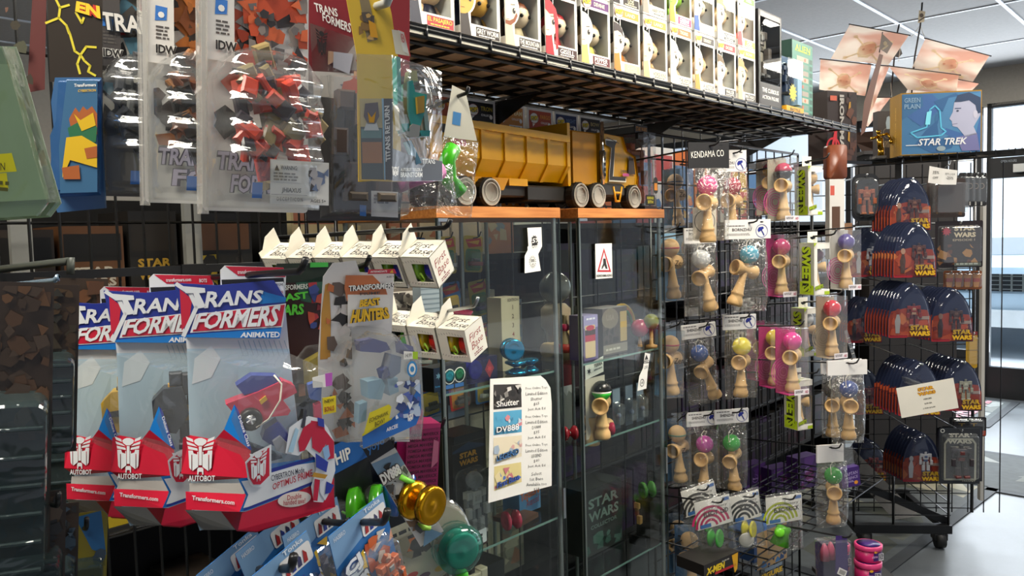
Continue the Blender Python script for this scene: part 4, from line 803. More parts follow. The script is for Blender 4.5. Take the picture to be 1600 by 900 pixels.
# dark pack with yellow lightning and a blue moulded tray
F = Fp(118, 120, 1.06, 14, 4, 0); t = thing('lightning_pack', 'dark pack with yellow lightning and a blue tray holding a yellow and green toy', 'toy pack', F)
L = lambda p, z=0.0: locs(F, p, z)
c = MB(); c.prism(L([(73, -30), (160, -30), (160, 125), (78, 128)]), -.001, 0, flat('2c241c', .4))
YB = flat('d6c638', .4)
for pl in ([(88, 0), (94, 12), (92, 28), (72, 36)], [(94, 12), (108, 8)], [(92, 28), (104, 40), (110, 55), (117, 80), (126, 86), (121, 100), (125, 115)], [(126, 86), (132, 95), (141, 103), (138, 112), (149, 118)], [(126, 86), (135, 73), (150, 74)], [(119, 20), (128, 36), (131, 28)], [(104, 40), (108, 52)]): c.line(L(pl), .0028, YB, 2)
c.text('EN', 0, 0, .02, flat('e8c028'), 6, bold=.05, quad=L([(118, 18), (158, 30), (156, 10), (120, 2)]), out=flat('c03020'), ow=.12); c.build('backing_card', t)
c = MB(); c.poly(L([(52, -30), (73, -30), (70, 140), (42, 145)], -.006), flat('5a2a26'), 0, -.006); dark_art(c, -.075, -.02, -.05, .12, [flat('3a3428'), flat('6a4a3a'), flat('4a4a38')], 8, 1, 2, .5); c.build('side_panel', t)
b = MB(); BT = flat('3c628c', .25, var=.1); tray = L([(88, 122), (160, 122), (160, 200), (166, 325), (92, 332), (78, 300), (86, 200), (82, 160)], 0); b.prism(tray, -.002, .006, BT)
blister(b, L([(104, 124), (158, 124), (158, 305), (94, 308), (90, 215), (100, 190)], .006), .04, clear('blue_blister', '7fa6cf', 1.0, .08, .45, '4a7fb8', .2, 14.0, 1.5), .004, .93, .006); b.build('blue_tray', t)
c = MB(); c.T = Matrix.Translation((0, 0, .047)); z_ = .047; Q = lambda p: locs(F, p, z_)
YE, GN, BR = flat('d8b020'), flat('2c6a46'), flat('a85c2c')
c.poly(Q([(104, 126), (152, 126), (152, 300), (94, 302), (92, 230)]), flat('386488'), 0); c.text('TransFormers', 0, 0, .006, WHITE, 2, quad=Q([(116, 136), (150, 135), (150, 130), (116, 131)])); c.text('CYBERTRON', 0, 0, .005, YE, 2, quad=Q([(122, 144), (150, 143), (150, 139), (122, 140)]))
c.poly(Q([(108, 186), (118, 168), (124, 176), (130, 166), (136, 172), (144, 166), (152, 178), (152, 210), (130, 200), (112, 205)]), BR, 2); c.poly(Q([(106, 200), (124, 190), (146, 186), (152, 200), (150, 222), (112, 230)]), GN, 3); c.poly(Q([(116, 178), (126, 188), (146, 176), (150, 196), (128, 205)]), YE, 4); c.poly(Q([(104, 215), (128, 212), (152, 226), (152, 262), (110, 250), (98, 278), (98, 262)]), YE, 4); c.poly(Q([(97, 262), (124, 258), (126, 280), (100, 280)]), BR, 5); c.poly(Q([(132, 232), (152, 228), (152, 246), (136, 248)]), BR, 5)
c.build('printed_insert', t)
g = MB(); robot(g, Matrix.Translation((*loc(F, 126, 220, .025), .026)), flat('c8a020'), flat('2c6a46'), flat('8a5a2a'), .055); g.build('toy_robot', t)
# large green pack leaning in at the left edge
F = Fp(20, 200, .66, 18, 6, -6); t = thing('green_clamshell_pack', 'large green tinted clamshell pack with yellow stickers at the left edge', 'toy pack', F)
ol = locs(F, [(-70, 60), (2, 62), (12, 90), (78, 322), (60, 345), (-10, 350), (-70, 352)]); b = MB(); b.prism(ol, -.045, -.043, flat('8f9c88', .5)); b.build('backing_card', t)
b = MB(); b.prism(locs(F, [(-70, 90), (0, 92), (60, 315), (-70, 322)]), -.0425, -.0415, flat('b4bfa8', .5)); b.build('inner_card', t)
b = MB(); blister(b, ol, .043, GREENP, .003, .96, -.043); b.build('green_bubble', t)
b = MB(); YS = flat('dcd416', .4); z_ = .0008; Q = lambda p: locs(F, p, z_); b.poly(Q([(-40, 244), (18, 239), (26, 268), (-38, 272)]), YS, 1); b.poly(Q([(-40, 274), (10, 270), (13, 295), (-38, 297)]), YS, 1); b.text('SALE ON', 0, 0, .02, flat('2a2a1a'), 4, quad=Q([(-36, 268), (8, 266), (8, 254), (-36, 257)]), bold=0); small_print(b, *Q([(-30, 280)])[0], .02, 2, .003, flat('5a5a20'), 2); b.build('price_sticker', t)
# red card with a line badge, partly hidden, and its clear tray below
F = Fp(540, 120, 1.09, 26, 2, -2); t = thing('robot_card_pack', 'red topped pack with a pale badge cover behind the yellow one', 'toy pack', F); L = lambda p, z=0.0: locs(F, p, z)
c = MB(); c.prism(L([(470, -40), (560, -40), (640, -10), (640, 170), (625, 345), (480, 345)]), -.001, 0, flat('2c2624', .35)); c.poly(L([(470, -40), (560, -40), (640, -10), (640, 120), (470, 110)]), flat('7a1a20'), 1)
c.poly(L([(484, 36), (560, 62), (620, 80), (620, 165), (490, 150)]), flat('d8d2c8', .35), 1); dark_art(c, *L([(512, 150)])[0], *L([(600, 90)])[0], [flat('c8a080'), flat('8a8a94'), flat('c05a3a'), flat('a8a8b0')], 16, 2, 8, .5)
c.text('TRANS', 0, 0, .02, flat('e8e4dc'), 4, bold=.02, quad=L([(492, 18), (528, 27), (526, 14), (490, 4)])); c.text('FORMERS', 0, 0, .02, flat('e8e4dc'), 4, bold=.02, quad=L([(504, 33), (548, 52), (548, 37), (503, 20)]))
emblem(c, 0, 0, .05, flat('26221f'), 12, quad=L([(494, 88), (510, 92), (512, 52), (491, 44)])); c.build('backing_card', t)
b = MB(); blister(b, L([(500, 118), (560, 120), (628, 150), (628, 342), (500, 342)]), .05, CLEAR, .004, .92); b.build('clear_bubble', t)
g = MB(); robot(g, Matrix.Translation((*loc(F, 575, 215, .025), .026)), flat('4a3a30'), flat('2a2624'), flat('5a5044'), .15); g.build('toy_robot', t)
g = MB(); z_ = .046; Q = lambda p: locs(F, p, z_); g.poly(Q([(580, 298), (622, 300), (622, 340), (580, 338)]), flat('d4d2d0'), 0, z_); g.poly(Q([(562, 320), (572, 321), (572, 338), (562, 337)]), flat('3a78c4'), 1, z_); small_print(g, *Q([(584, 304)])[0], .02, 3, .0026, flat('77757a'), 2); g.v = [(v[0], v[1], max(v[2], z_ + .0004) if abs(v[2]) < .01 else v[2]) for v in g.v]; g.build('insert_card', t)
# ================================================================ yellow headed pack with a teal robot
F = Fp(620, 180, .86, 24, 2, -3); t = thing('robot_yellow_header_pack', 'clear boxed pack with a yellow header and a teal robot toy', 'toy pack', F); L = lambda p, z=0.0: locs(F, p, z)
c = MB(); c.prism(L([(536, -30), (600, -30), (612, 22), (622, 90), (628, 280), (560, 284), (558, 90)]), -.001, 0, flat('e0b93a', .35)); c.poly(L([(556, -30), (570, -30), (590, 62), (574, 66)]), flat('8a7a5c'), 1)
dark_art(c, *L([(560, 60)])[0], *L([(585, 5)])[0], [flat('8a6a3c'), flat('5a5048'), flat('c8a060')], 10, 2, 3, .6); c.poly(L([(575, 32), (586, 38), (590, 60), (578, 58)]), flat('d89a20'), 7); c.build('yellow_header', t)
c = MB(); bx = [(556, 85, 0), (556, 280, 0)]
za = .0; zb = .055
front = L([(557, 84), (608, 84), (615, 284), (561, 282)], zb)
side = [(608, 84, zb), (690, 112, .0), (692, 283, .0), (612, 285, zb)]
b = MB(); b.add([(*loc(F, 557, 84, zb), zb), (*loc(F, 612, 86, zb), zb), (*loc(F, 613, 284, zb), zb), (*loc(F, 561, 282, zb), zb), (*loc(F, 690, 112, -.01), -.01), (*loc(F, 692, 283, -.01), -.01), (*loc(F, 562, 84, -.01), -.01), (*loc(F, 562, 280, -.01), -.01)], [(0, 1, 2, 3), (1, 4, 5, 2), (0, 6, 4, 1), (3, 2, 5, 7), (0, 3, 7, 6)], CLEAR); b.build('clear_box', t)
n = MB(); zc = .0535; Q = lambda p: locs(F, p, zc); n.T = Matrix.Translation((0, 0, zc))
n.poly(Q([(562, 154), (614, 154), (614, 281), (565, 280)]), flat('14161c', .35)); n.poly(Q([(562, 154), (597, 154), (600, 280), (566, 279)]), flat('c9b67a', .35), 1); n.poly(Q([(563, 198), (597, 200), (599, 280), (566, 279)]), flat('3a4a48'), 2); n.poly(Q([(565, 222), (596, 222), (597, 255), (566, 255)]), flat('b0702c'), 3); n.poly(Q([(596, 154), (599, 154), (602, 281), (600, 281)]), flat('8fc0dc'), 3)
n.poly(Q([(570, 162), (590, 160), (592, 182), (586, 194), (574, 194), (568, 182)]), flat('4a3438'), 4); n.poly(Q([(574, 175), (580, 184), (587, 174), (584, 192), (576, 192)]), flat('d8a028'), 5); n.poly(Q([(572, 192), (588, 192), (592, 204), (568, 204)]), flat('d8dcdc'), 4); n.poly(Q([(564, 202), (596, 202), (596, 216), (564, 216)]), flat('5a8a88'), 3)
n.text('TITANS RETURN', 0, 0, .02, flat('e8eaea'), 5, bold=.03, quad=Q([(609.5, 251), (608, 165), (600, 166), (602, 253)])); n.build('printed_insert', t)
n = MB()
def sf(px, py, l=0): u = (px - 613) / 79; z = .0535 - .062 * u + l * .0006; return (*loc(F, px, py, z), z)
n.add([sf(*a) for a in ((614, 232), (640, 242), (660, 246), (691, 252), (691, 282), (614, 283))], [(0, 1, 2, 3, 4, 5)], flat('1a1c24', .35)); vs, fs, ar = glyphs('BRAINSTORM', .02); n.add([sf(643 + x * 34, 273 - y * 8, 3) for x, y in vs], fs, WHITE); vs, fs, ar = glyphs('AUTOBOT TEELOR &', .02); n.add([sf(643 + x * 34, 265 - y * 5, 3) for x, y in vs], fs, WHITE); vs, fs, ar = glyphs('TITANS', .02); n.add([sf(670 + x * 20, 252 - y * 8, 3) for x, y in vs], fs, WHITE)
for pg in EMB:
    for sg in (1, -1): n.add([sf(618 + sg * x * 6, 268 - y * 8, 3) for x, y in pg], [tuple(range(len(pg)))], WHITE)
n.build('side_insert', t)
g = MB(); TL = flat('2c9a94', .3); LG = flat('a8a8a0', .35); z_ = .03
def gp(pts, z0, z1, m): g.prism(locs(F, pts, (z0 + z1) / 2), z0, z1, m)
gp([(632, 130), (640, 128), (644, 146), (662, 150), (660, 172), (650, 205), (640, 205), (632, 176)], .012, .034, TL); gp([(650, 152), (662, 150), (662, 176), (652, 178)], .034, .04, flat('b08a30')); gp([(616, 90), (622, 92), (624, 160), (618, 164)], .018, .034, TL); gp([(618, 160), (626, 160), (630, 200), (622, 204)], .018, .034, LG); gp([(624, 195), (634, 194), (636, 206), (626, 208)], .016, .036, TL); gp([(640, 195), (652, 198), (650, 215), (636, 216), (626, 210)], .014, .036, LG); gp([(652, 205), (668, 205), (667, 214), (654, 214)], .012, .03, TL); gp([(632, 222), (640, 220), (656, 255), (648, 258)], .014, .026, flat('7ab0c4')); gp([(636, 112), (648, 112), (650, 128), (634, 128)], .016, .03, flat('b8b48a')); gp([(658, 170), (664, 170), (668, 206), (662, 206)], .006, .02, LG); g.build('toy_robot', t)
n = MB(); n.poly(locs(F, [(612, 46), (626, 48), (641, 88), (618, 84)], .002), flat('dcd4c0'), 0, .002); n.poly(locs(F, [(622, 46), (632, 50), (641, 86), (630, 80)], .0028), flat('e4e0d6'), 0, .0028); n.line(locs(F, [(622, 46), (632, 50), (641, 88)], .0032), .0012, flat('c03a34'), 1, .0032); n.text('NEW', 0, 0, .01, flat('c03a34'), 2, z=.003, quad=locs(F, [(627, 66), (634, 68), (631, 54), (625, 52)], .003)); n.build('price_sticker', t)
hook(560, 20, 606, 4, .95, .80, 'grey tipped hook above the yellow headed pack', .0045, (.006, .01), flat('b8bab4', .3))
# bagged green and pink toys behind it
def soft_pack(F, wpx, label, c1, c2):
    pass
F = Fp(705, 265, 1.25, 30, 0, -8); t = thing('bagged_toy', 'clear bag holding a bright green curved toy beside the truck wheel', 'bagged toy', F, 'bagged bright toys by the truck'); b = MB(); bag(b, .062, .12, .035, None, 3, .012, .05); b.build('bag', t)
g = MB(); g.path([(.0, .035, 0), (-.010, .012, .004), (-.004, -.018, .006), (.018, -.034, .004)], .013, flat('48c41c', .3), 10); g.build('toy', t); g = MB(); g.poly([(-.018, .048), (.04, .052), (.012, .125), (-.012, .13)], flat('dcd8c4'), 0); g.rect(-.006, .07, .008, .09, flat('4a8ac0'), 1); g.build('header_card', t)
F = Fp(662, 285, 1.12, 30, 0, 6); t = thing('bagged_toy', 'clear bag holding a pink curved toy under the teal robot pack', 'bagged toy', F, 'bagged bright toys by the truck'); b = MB(); bag(b, .095, .06, .03, None, 5, .0, .022); b.build('bag', t)
g = MB(); g.path([(-.04, .0, 0), (-.01, .008, .004), (.03, .014, .0)], .012, flat('d878b0', .3), 10); g.build('toy', t)

for o_, hx, hy, l in ((0, .0, .115, 'black hook of the bagged green toy'), (1, .0, .018, 'black hook of the bagged pink toy')):
    b_ = [o for o in C.objects if o.name.startswith('bagged_toy')][o_]; q = b_.matrix_world @ Vector((hx, hy, 0)); mb = MB(); e = b_.matrix_world.to_3x3() @ Vector((0, 0, .03)); mb.path([wp(-.055, -.30, q.z), q - e * .6, q + e, q + e * 1.2 + UP * .008], .003, BLACK, 6); tag(mb.build('display_hook'), l, 'hook', 'black wire hooks')
# ================================================================ pack with an orange and white header and pale blue toy
def wtext(mb, F, z, txt, quad, m, l=3, bold=.02, out=None, ow=.06):
    mb.text(txt, 0, 0, .01, m, l, bold=bold, z=z, quad=locs(F, quad, z), out=out, ow=ow)
F = Fp(575, 550, 1.12, 30, 0, 0); t = thing('robot_bubble_pack', 'orange and white headed pack with a pale blue toy and a blue lower band', 'toy pack', F); L = lambda p, z=0.0: locs(F, p, z)
c = MB(); WH = flat('e2ded8', .35); OR = flat('c8703c', .35); BKS = flat('2c2622'); c.prism(L([(505, 432), (520, 411), (556, 407), (562, 425), (616, 428), (612, 520), (640, 560), (640, 690), (500, 690), (497, 560)]), -.0012, 0, WH)
c.poly(L([(508, 445), (514, 442), (517, 500), (516, 560), (500, 562), (502, 490)]), flat('c8923c'), 1)
dark_art(c, *L([(517, 690)])[0], *L([(545, 440)])[0], [BKS, flat('6a5a50'), BKS, flat('c8703c'), flat('d8d0c8')], 40, 2, 6, .5)
c.poly(L([(538, 430), (580, 430), (600, 450), (606, 470), (540, 470), (536, 450)]), OR, 20); c.poly(L([(541, 460), (607, 460), (606, 505), (541, 510)]), flat('e6e2da'), 21)
c.poly(L([(573, 421), (614, 420), (617, 427), (572, 428)]), flat('c8283c'), 22); wtext(c, F, 0, 'INTERMEDIATE', ((576, 426), (602, 425), (602, 422), (577, 423)), WHITE, 24); c.poly(L([(606, 426), (612, 426), (610, 421)]), flat('e0b030'), 24)
wtext(c, F, 0, 'AGES 5+', ((601, 434), (614, 433), (614, 430), (601, 431)), flat('3a3a3a'), 24); wtext(c, F, 0, 'TRANSFORMERS', ((542, 455), (612, 450), (613, 441), (542, 446)), WHITE, 27, .03, flat('2a2422'), .12); wtext(c, F, 0, 'PRIME', ((560, 461), (591, 459), (591, 455), (560, 457)), flat('4a4440'), 26)
wtext(c, F, 0, 'BEAST', ((558, 480), (592, 476), (590, 464), (560, 468)), flat('e8b81c'), 28, .05, flat('3a2a18'), .1); wtext(c, F, 0, 'HUNTERS', ((543, 505), (606, 497), (602, 479), (548, 483)), flat('e8b81c'), 32, .05, flat('3a2a18'), .1); c.build('printed_card', t)
b = MB(); ol = L([(518, 560), (530, 525), (560, 508), (600, 512), (640, 560), (645, 640), (640, 685), (520, 690)]); blister(b, ol, .062, CLEAR, .004, .86); b.build('clear_bubble', t)
b = MB(); ol = locs(F, [(628, 525), (646, 524), (656, 545), (658, 640), (600, 690), (566, 700), (600, 600), (610, 545)], .062); b.loft([[(x, y, .05) for x, y in ol], [(x, y, .068) for x, y in ol]], CLEAR); b.build('side_bubble', t)
n = MB(); z_ = .069; Q = lambda p: locs(F, p, z_); BB = flat('2b6fc0', .35); n.poly(Q([(566, 682), (612, 655), (640, 630), (657, 600), (658, 645), (650, 664), (567, 701)]), BB, 0, z_); n.poly(Q([(566, 682), (612, 655), (612, 652), (566, 678)]), flat('e0d020'), 1, z_)
dark_art(n, *Q([(618, 655)])[0], *Q([(655, 592)])[0], [flat('5a6ab0'), flat('b8c8dc'), flat('3a4a80'), flat('e8ecf0')], 26, z_ / LAY + 1, 4, .3)
n.poly(Q([(576, 644), (606, 631), (610, 635), (607, 654), (567, 676)]), flat('d8c81e'), 12, z_); wtext(n, F, z_, 'ECHOHAWK', ((575, 660), (605, 647), (605, 641), (576, 653)), flat('3a3418'), 14, .01); wtext(n, F, z_, 'BOW!', ((584, 666), (599, 659), (599, 652), (584, 659)), flat('3a3418'), 14, .01); wtext(n, F, z_, 'ARCEE', ((602, 674), (620, 667), (620, 661), (602, 668)), WHITE, 14); n.build('printed_insert', t)
emb = MB(); emblem(emb, 0, 0, .01, WHITE, z_ / LAY + 14, quad=Q([(634, 660), (645, 655), (645, 643), (634, 648)])); emb.build('emblem_print', t); emb = MB(); emb.poly(Q([(629, 548), (643, 549), (643, 560), (629, 561)]), flat('f0eee6'), 14, z_); emb.poly(Q([(643, 549), (651, 549), (651, 561), (643, 560)]), flat('a8cc28'), 14, z_); wtext(emb, F, z_, '14.99', ((631, 558), (641, 557), (641, 551), (631, 552)), BLACK, 16, 0); emb.build('price_label', t); emb = MB(); x, y = Q([(642, 576)])[0]; emb.ell(x, y, .0075, .011, flat('3a8cc8'), 14, z_); emb.ell(x, y, .005, .008, WHITE, 15, z_); emb.ell(x, y, .003, .004, flat('3a8cc8'), 16, z_); emb.build('round_sticker', t)
g = MB()
def gp(pts, z0, z1, m): g.prism(locs(F, pts, (z0 + z1) / 2), z0, z1, m)
PU, PB, GB = flat('57588f', .35), flat('9cc4d8', .35), flat('7a86a0', .35)
gp([(557, 532), (580, 528), (600, 534), (606, 545), (590, 550), (560, 548)], .02, .04, PU); gp([(568, 594), (590, 590), (596, 600), (590, 622), (570, 620)], .02, .05, PB); gp([(606, 552), (622, 556), (620, 580), (606, 590), (600, 575)], .02, .045, GB); gp([(600, 590), (616, 588), (618, 610), (604, 616)], .02, .045, PB); gp([(558, 630), (570, 626), (568, 655), (556, 660)], .02, .04, PB); gp([(622, 534), (640, 540), (642, 552), (624, 552)], .02, .045, PU); gp([(592, 578), (602, 572), (606, 584), (596, 592)], .03, .05, flat('2c3c80'))
g.build('toy_robot', t)
hook(520, 432, 574, 412, 1.28, 1.12, 'black hook through the orange and white headed pack', .0038, (.012, .008))
# dark green lettered card behind the tall packs
F = Fp(470, 500, 1.22, 36, 0, 0); t = thing('robot_bubble_pack', 'dark card with green lettering between the tall red packs and the orange headed pack', 'toy pack', F); L = lambda p, z=0.0: locs(F, p, z)
c = MB(); c.prism(L([(430, 415), (520, 412), (524, 600), (436, 600)]), -.0012, 0, flat('35191a', .4)); c.poly(L([(432, 412), (522, 410), (522, 440), (432, 442)]), flat('1c2a1e'), 1); c.poly(L([(462, 442), (510, 430), (520, 480), (470, 470)]), flat('2e5a48'), 1); dark_art(c, *L([(482, 520)])[0], *L([(508, 440)])[0], [flat('a8323a'), flat('c0503c'), flat('3a4a8a'), flat('702028')], 16, 2, 12, .5)
c.poly(L([(484, 410), (512, 410), (512, 417), (484, 418)]), flat('3fae44'), 6)
wtext(c, F, 0, 'TRANSFORMERS', ((424, 455), (480, 451), (480, 443), (424, 447)), flat('d8dcd4'), 8); wtext(c, F, 0, 'BEAST', ((424, 474), (481, 466), (480, 455), (424, 462)), flat('58c83c'), 8, .04); wtext(c, F, 0, 'WARS', ((420, 495), (474, 491), (474, 474), (424, 478)), flat('58c83c'), 8, .04); c.build('printed_card', t)
b = MB(); blister(b, L([(462, 560), (478, 540), (520, 535), (522, 600), (464, 600)]), .04, CLEAR, .004, .9); b.build('clear_bubble', t); g = MB(); g.prism(L([(470, 562), (500, 545), (518, 560), (518, 598), (472, 598)]), .008, .03, flat('a89420')); g.build('toy', t)
# ================================================================ white ball-stitch yo-yo boxes on two hooks
CARTON = flat('ebe6d6', .45); STITCH = flat('8a4038')
def yoyo(mb, T, m, r=.027, m2=None, wd=.034):
    old = mb.T; mb.T = T if old is None else old @ T
    for sg in (-1, 1): mb.lathe([(.004, 0), (.010, .002), (r * .8, .008), (r, .011), (r * .98, wd / 2 - .002), (r * .86, wd / 2), (r * .55, wd / 2 - .004), (r * .2, wd / 2 - .002), (0, wd / 2 - .001)], m, 22, (0, 0, 0), (0, 0, sg))
    if m2: mb.lathe([(.006, -.002), (r * .55, -.0015), (r * .55, .0015), (.006, .002)], m2, 16, (0, 0, 0), (0, 0, 1))
    mb.T = old
def half_yoyo(g, col, col2, r=.027):
    for sg, cc in ((1, col), (-1, col2)): g.lathe([(.004, 0), (.012, .002), (r * .8, .006), (r, .010), (r * .97, .020), (r * .8, .025), (0, .026)], flat(cc, .15, coat=.6), 22, (0, -.003, 0), (0, 0, sg))
    g.path([(-.022, -.006, -.004), (-.026, -.016, .004), (-.022, -.024, -.004), (-.02, -.018, -.014), (-.022, -.006, -.004)], .0016, flat('9ac83c'), 6)
def ball_box(F, label, col, col2, group):
    t = thing('yoyo_box', label, 'toy box', F, group); w, h, d = .060, .064, .062; c = MB()   # near bottom front corner region: x to the right face, z to the viewer
    x0, y0 = -w / 2, -h / 2
    c.box((x0, y0, -d / 2), (x0 + w, y0 + .002, d / 2), CARTON); c.box((x0, y0, -d / 2), (x0 + w, y0 + h, -d / 2 + .002), CARTON); c.box((x0 + w - .002, y0, -d / 2), (x0 + w, y0 + h, d / 2), CARTON)
    # face with the cut-out (left side) and front face
    c.box((x0, y0, -d / 2), (x0 + .0015, y0 + .012, d / 2), CARTON); c.box((x0, y0 + .05, -d / 2), (x0 + .0015, y0 + h, d / 2), CARTON); c.box((x0, y0 + .012, -d / 2), (x0 + .0015, y0 + .05, -d / 2 + .02), CARTON); c.box((x0, y0 + .012, d / 2 - .006), (x0 + .0015, y0 + .05, d / 2), CARTON)
    c.box((x0, y0, d / 2 - .0015), (x0 + w, y0 + h, d / 2), CARTON); c.box((x0, y0 + h - .001, -d / 2), (x0 + w, y0 + h, d / 2), CARTON)
    c.T = Matrix.Translation((0, 0, d / 2)); c.text('First', 0, .013, .014, flat('a04a3c'), 1, .04, .3, 0, .1); c.text('Base', .002, -.004, .014, flat('a04a3c'), 1, .04, .3, 0, .1); c.text('&', 0, -.016, .006, STITCH, 1); small_print(c, -.015, -.021, .03, 2, .0022, STITCH, 1)
    c.T = Matrix.Translation((0, h / 2, 0)) @ Matrix.Rotation(-PI / 2, 4, 'X') @ Matrix.Rotation(-PI / 2, 4, 'Z'); TX = flat('2a2622')
    c.text('First', -.004, .010, .018, TX, 1, .042, .3, 0, 0); c.text('Base', .006, -.010, .018, TX, 1, .044, .3, 0, 0); c.ring(.02, -.02, .005, .006, TX, 1)
    c.T = Matrix.Translation((x0, 0, 0)) @ Matrix.Rotation(-PI / 2, 4, 'Y')
    for i in range(9):
        for sg in (-1, 1): a = -.028 + i * .006; c.line([(a, sg * (.026 - abs(i - 4) * .001) + .0), (a + .002, sg * (.023 - abs(i - 4) * .001))], .0006, flat('4a4440'), 1)
    c.T = None; c.build('carton', t)
    c = MB(); c.box((x0, h / 2, -d / 2), (x0 + w, h / 2 + .012, -d / 2 + .0012), CARTON); c.add([(x0, h / 2, -d / 2 + .001), (x0 + .03, h / 2 + .03, -d / 2 + .001), (x0 + w, h / 2 + .034, -d / 2 + .001), (x0 + w, h / 2, -d / 2 + .001), (x0, h / 2, -d / 2), (x0 + .03, h / 2 + .03, -d / 2), (x0 + w, h / 2 + .034, -d / 2), (x0 + w, h / 2, -d / 2)], [(3, 2, 1, 0), (4, 5, 6, 7), (0, 1, 5, 4), (1, 2, 6, 5), (2, 3, 7, 6)], CARTON)
    c.build('hang_tab', t)
    g = MB(); half_yoyo(g, col, col2); g.build('yoyo', t); return t
XV = lambda F: F.to_3x3() @ Vector((0, 0, 1))
Ff = Fp(668, 412, 1.42, 62, 2, 30); bx = ball_box(Ff, 'frontmost white stitched box on the upper hook showing a blue yo-yo', '2a2c9c', '8ac030', 'white stitched yo-yo boxes')
nm = ['second', 'third', 'fourth', 'fifth']
for i in range(1, 6):
    G = Ff.copy(); G.translation = Ff.translation - XV(Ff) * (.066 * i) + UP * (-.002 * i); dup(bx, G, (nm[i - 1] + ' white stitched box from the front of the upper hook') if i < 5 else 'rearmost white stitched box on the upper hook')
a = Ff.translation + UP * .05
hook(420, 372, 697, 356, 1.74, 1.36, 'black hook through the upper row of white stitched boxes', .0045)
F2 = Fp(722, 528, 1.45, 60, 2, 20); b2 = ball_box(F2, 'frontmost white stitched box on the lower hook showing a red yo-yo', 'c8281e', 'd8c020', 'white stitched yo-yo boxes')
for i, (l, cc) in enumerate((('middle white stitched box on the lower hook, behind the red one', None), ('rearmost white stitched box on the lower hook beside the orange headed pack', None))):
    G = F2.copy(); G.translation = F2.translation - XV(F2) * (.066 * (i + 1)); o = dup(b2, G, l)
    if i == 1:
        for ch in o.children:
            if ch.name.startswith('yoyo'): g = MB(); half_yoyo(g, '48c020', '2a2a2a'); ch.data = g.mesh('yoyo')
hook(600, 505, 742, 478, 1.72, 1.38, 'steel hook through the lower row of white stitched boxes', .0032, m=STEEL)
# small sign card with a crowd picture beside them
F = Fp(630, 472, 1.62, 40); t = thing('photo_card', 'folded card with a dark group picture behind the orange headed pack', 'card', F); c = MB(); c.box((-.03, -.03, -.02), (.035, .03, -.001), flat('6a6258')); c.rect(-.028, -.022, .03, .022, flat('d8d2c4'), 1); dark_art(c, -.026, -.02, .028, .02, [flat('3a3632'), flat('8a8276'), flat('57504a')], 30, 2, 5, .4); c.build('card', t)
F = Fp(668, 480, 1.6, 40); c = MB(); c.box((-.015, -.06, -.03), (.03, .05, 0), flat('8c9aa0'));
for i in range(10): c.rect(-.015, -.055 + i * .01, .03, -.052 + i * .01, flat('6a7a82'), 1)
single('grey_carton', c, 'plain grey ribbed carton behind the lower white stitched boxes', 'box', F)
# ================================================================ carded yo-yos
def yoyo_card(F, label, col, word):
    t = thing('yoyo_pack', label, 'toy pack', F, 'carded yo-yos on the left panel'); c = MB(); c.box((-.036, -.10, -.0012), (.036, .09, 0), flat('17171b')); c.poly([(-.036, .06), (.036, .07), (.036, .03), (-.036, .018)], flat('2464b0'), 1); c.text('WHIP', -.012, .042, .018, WHITE, 3, .045, .1, .03, .15); c.rect(-.036, .068, .036, .09, flat('241a18'), 2); c.text(word, .0, .079,   .014, flat('e0a020'), 4, .06, .1, .03, out=flat('28a048'), ow=.12); c.build('printed_card', t)
    g = MB(); yoyo(g, Matrix.Translation((.012, -.04, .024)) @ Matrix.Rotation(.95, 4, 'Y'), flat(col, .2, coat=.5), .036, None, .05); g.build('yoyo', t)
    g = MB(); g.lathe([(.022, 0), (.024, .02), (.018, .034), (0, .036)], CLEAR, 16, (-.025, -.04, .0), (0, 0, 1)); g.build('clear_dome', t); g = MB(); g.path([(-.025, -.03, .02), (-.018, -.036, .038), (-.025, -.048, .037), (-.03, -.04, .036), (-.01, -.03, .04), (.01, -.02, .05)], .0018, flat('6cc83c'), 6); g.build('string', t); return t
yoyo_card(Fp(546, 755, 1.16, 34, 0, 8), 'carded green yo-yo just right of the tall red packs', '4cae1c', 'ZERO-G')
yoyo_card(Fp(600, 728, 1.2, 38, 0, 8), 'carded blue yo-yo between the green one and the tilted gold one', '1c5cb8', 'ZERO-G')
hook(520, 715, 600, 700, 1.3, 1.12, 'black hook through the carded green and blue yo-yos', .003)
F = Fp(630, 765, 1.08, 20, 0, 27); t = thing('yoyo_pack', 'tilted narrow card with a gold metal yo-yo', 'toy pack', F, 'carded yo-yos on the left panel'); c = MB(); c.box((-.019, -.085, -.0012), (.019, .085, 0), flat('d8d4ca')); c.rect(-.019, .058, .019, .085, flat('1a1a1c'), 1); c.text('yoyo', -.002, .073, .010, flat('3a80c8'), 3, .026, .2); c.poly([(-.019, .03), (.019, .03), (.019, .05), (-.019, .056)], flat('7a98b0'), 1)
dark_art(c, -.018, -.07, .018, .045, [flat('2a2826'), flat('f0eee6'), flat('5a5854'), flat('8a6a4a')], 30, 2, 13, .5); c.text('DV888', -.004, .030, .016, flat('f4f0e6'), 14, .03, .1, .05, out=flat('3a2a20'), ow=.14); c.poly([(-.016, -.085), (.016, -.085), (.0, -.062)], flat('7aa0b8'), 16); c.build('printed_card', t)
g = MB(); GO = mat('d89c1c', .22, 1.0, .03); yoyo(g, Matrix.Translation((.012, -.022, .022)) @ Matrix.Rotation(.5, 4, 'Y') @ Matrix.Rotation(.3, 4, 'X'), GO, .027, None, .046); g.build('yoyo', t); g = MB(); g.path([(.005, .02, .006), (.01, .012, .01), (.016, .004, .014)], .004, flat('78c83c'), 8); g.path([(-.004, -.05, .006), (-.002, -.06, .01), (.004, -.066, .006)], .004, flat('98c840'), 8); g.build('string', t)
hook(575, 690, 612, 700, 1.32, 1.11, 'black hook behind the tilted gold yo-yo card', .003)
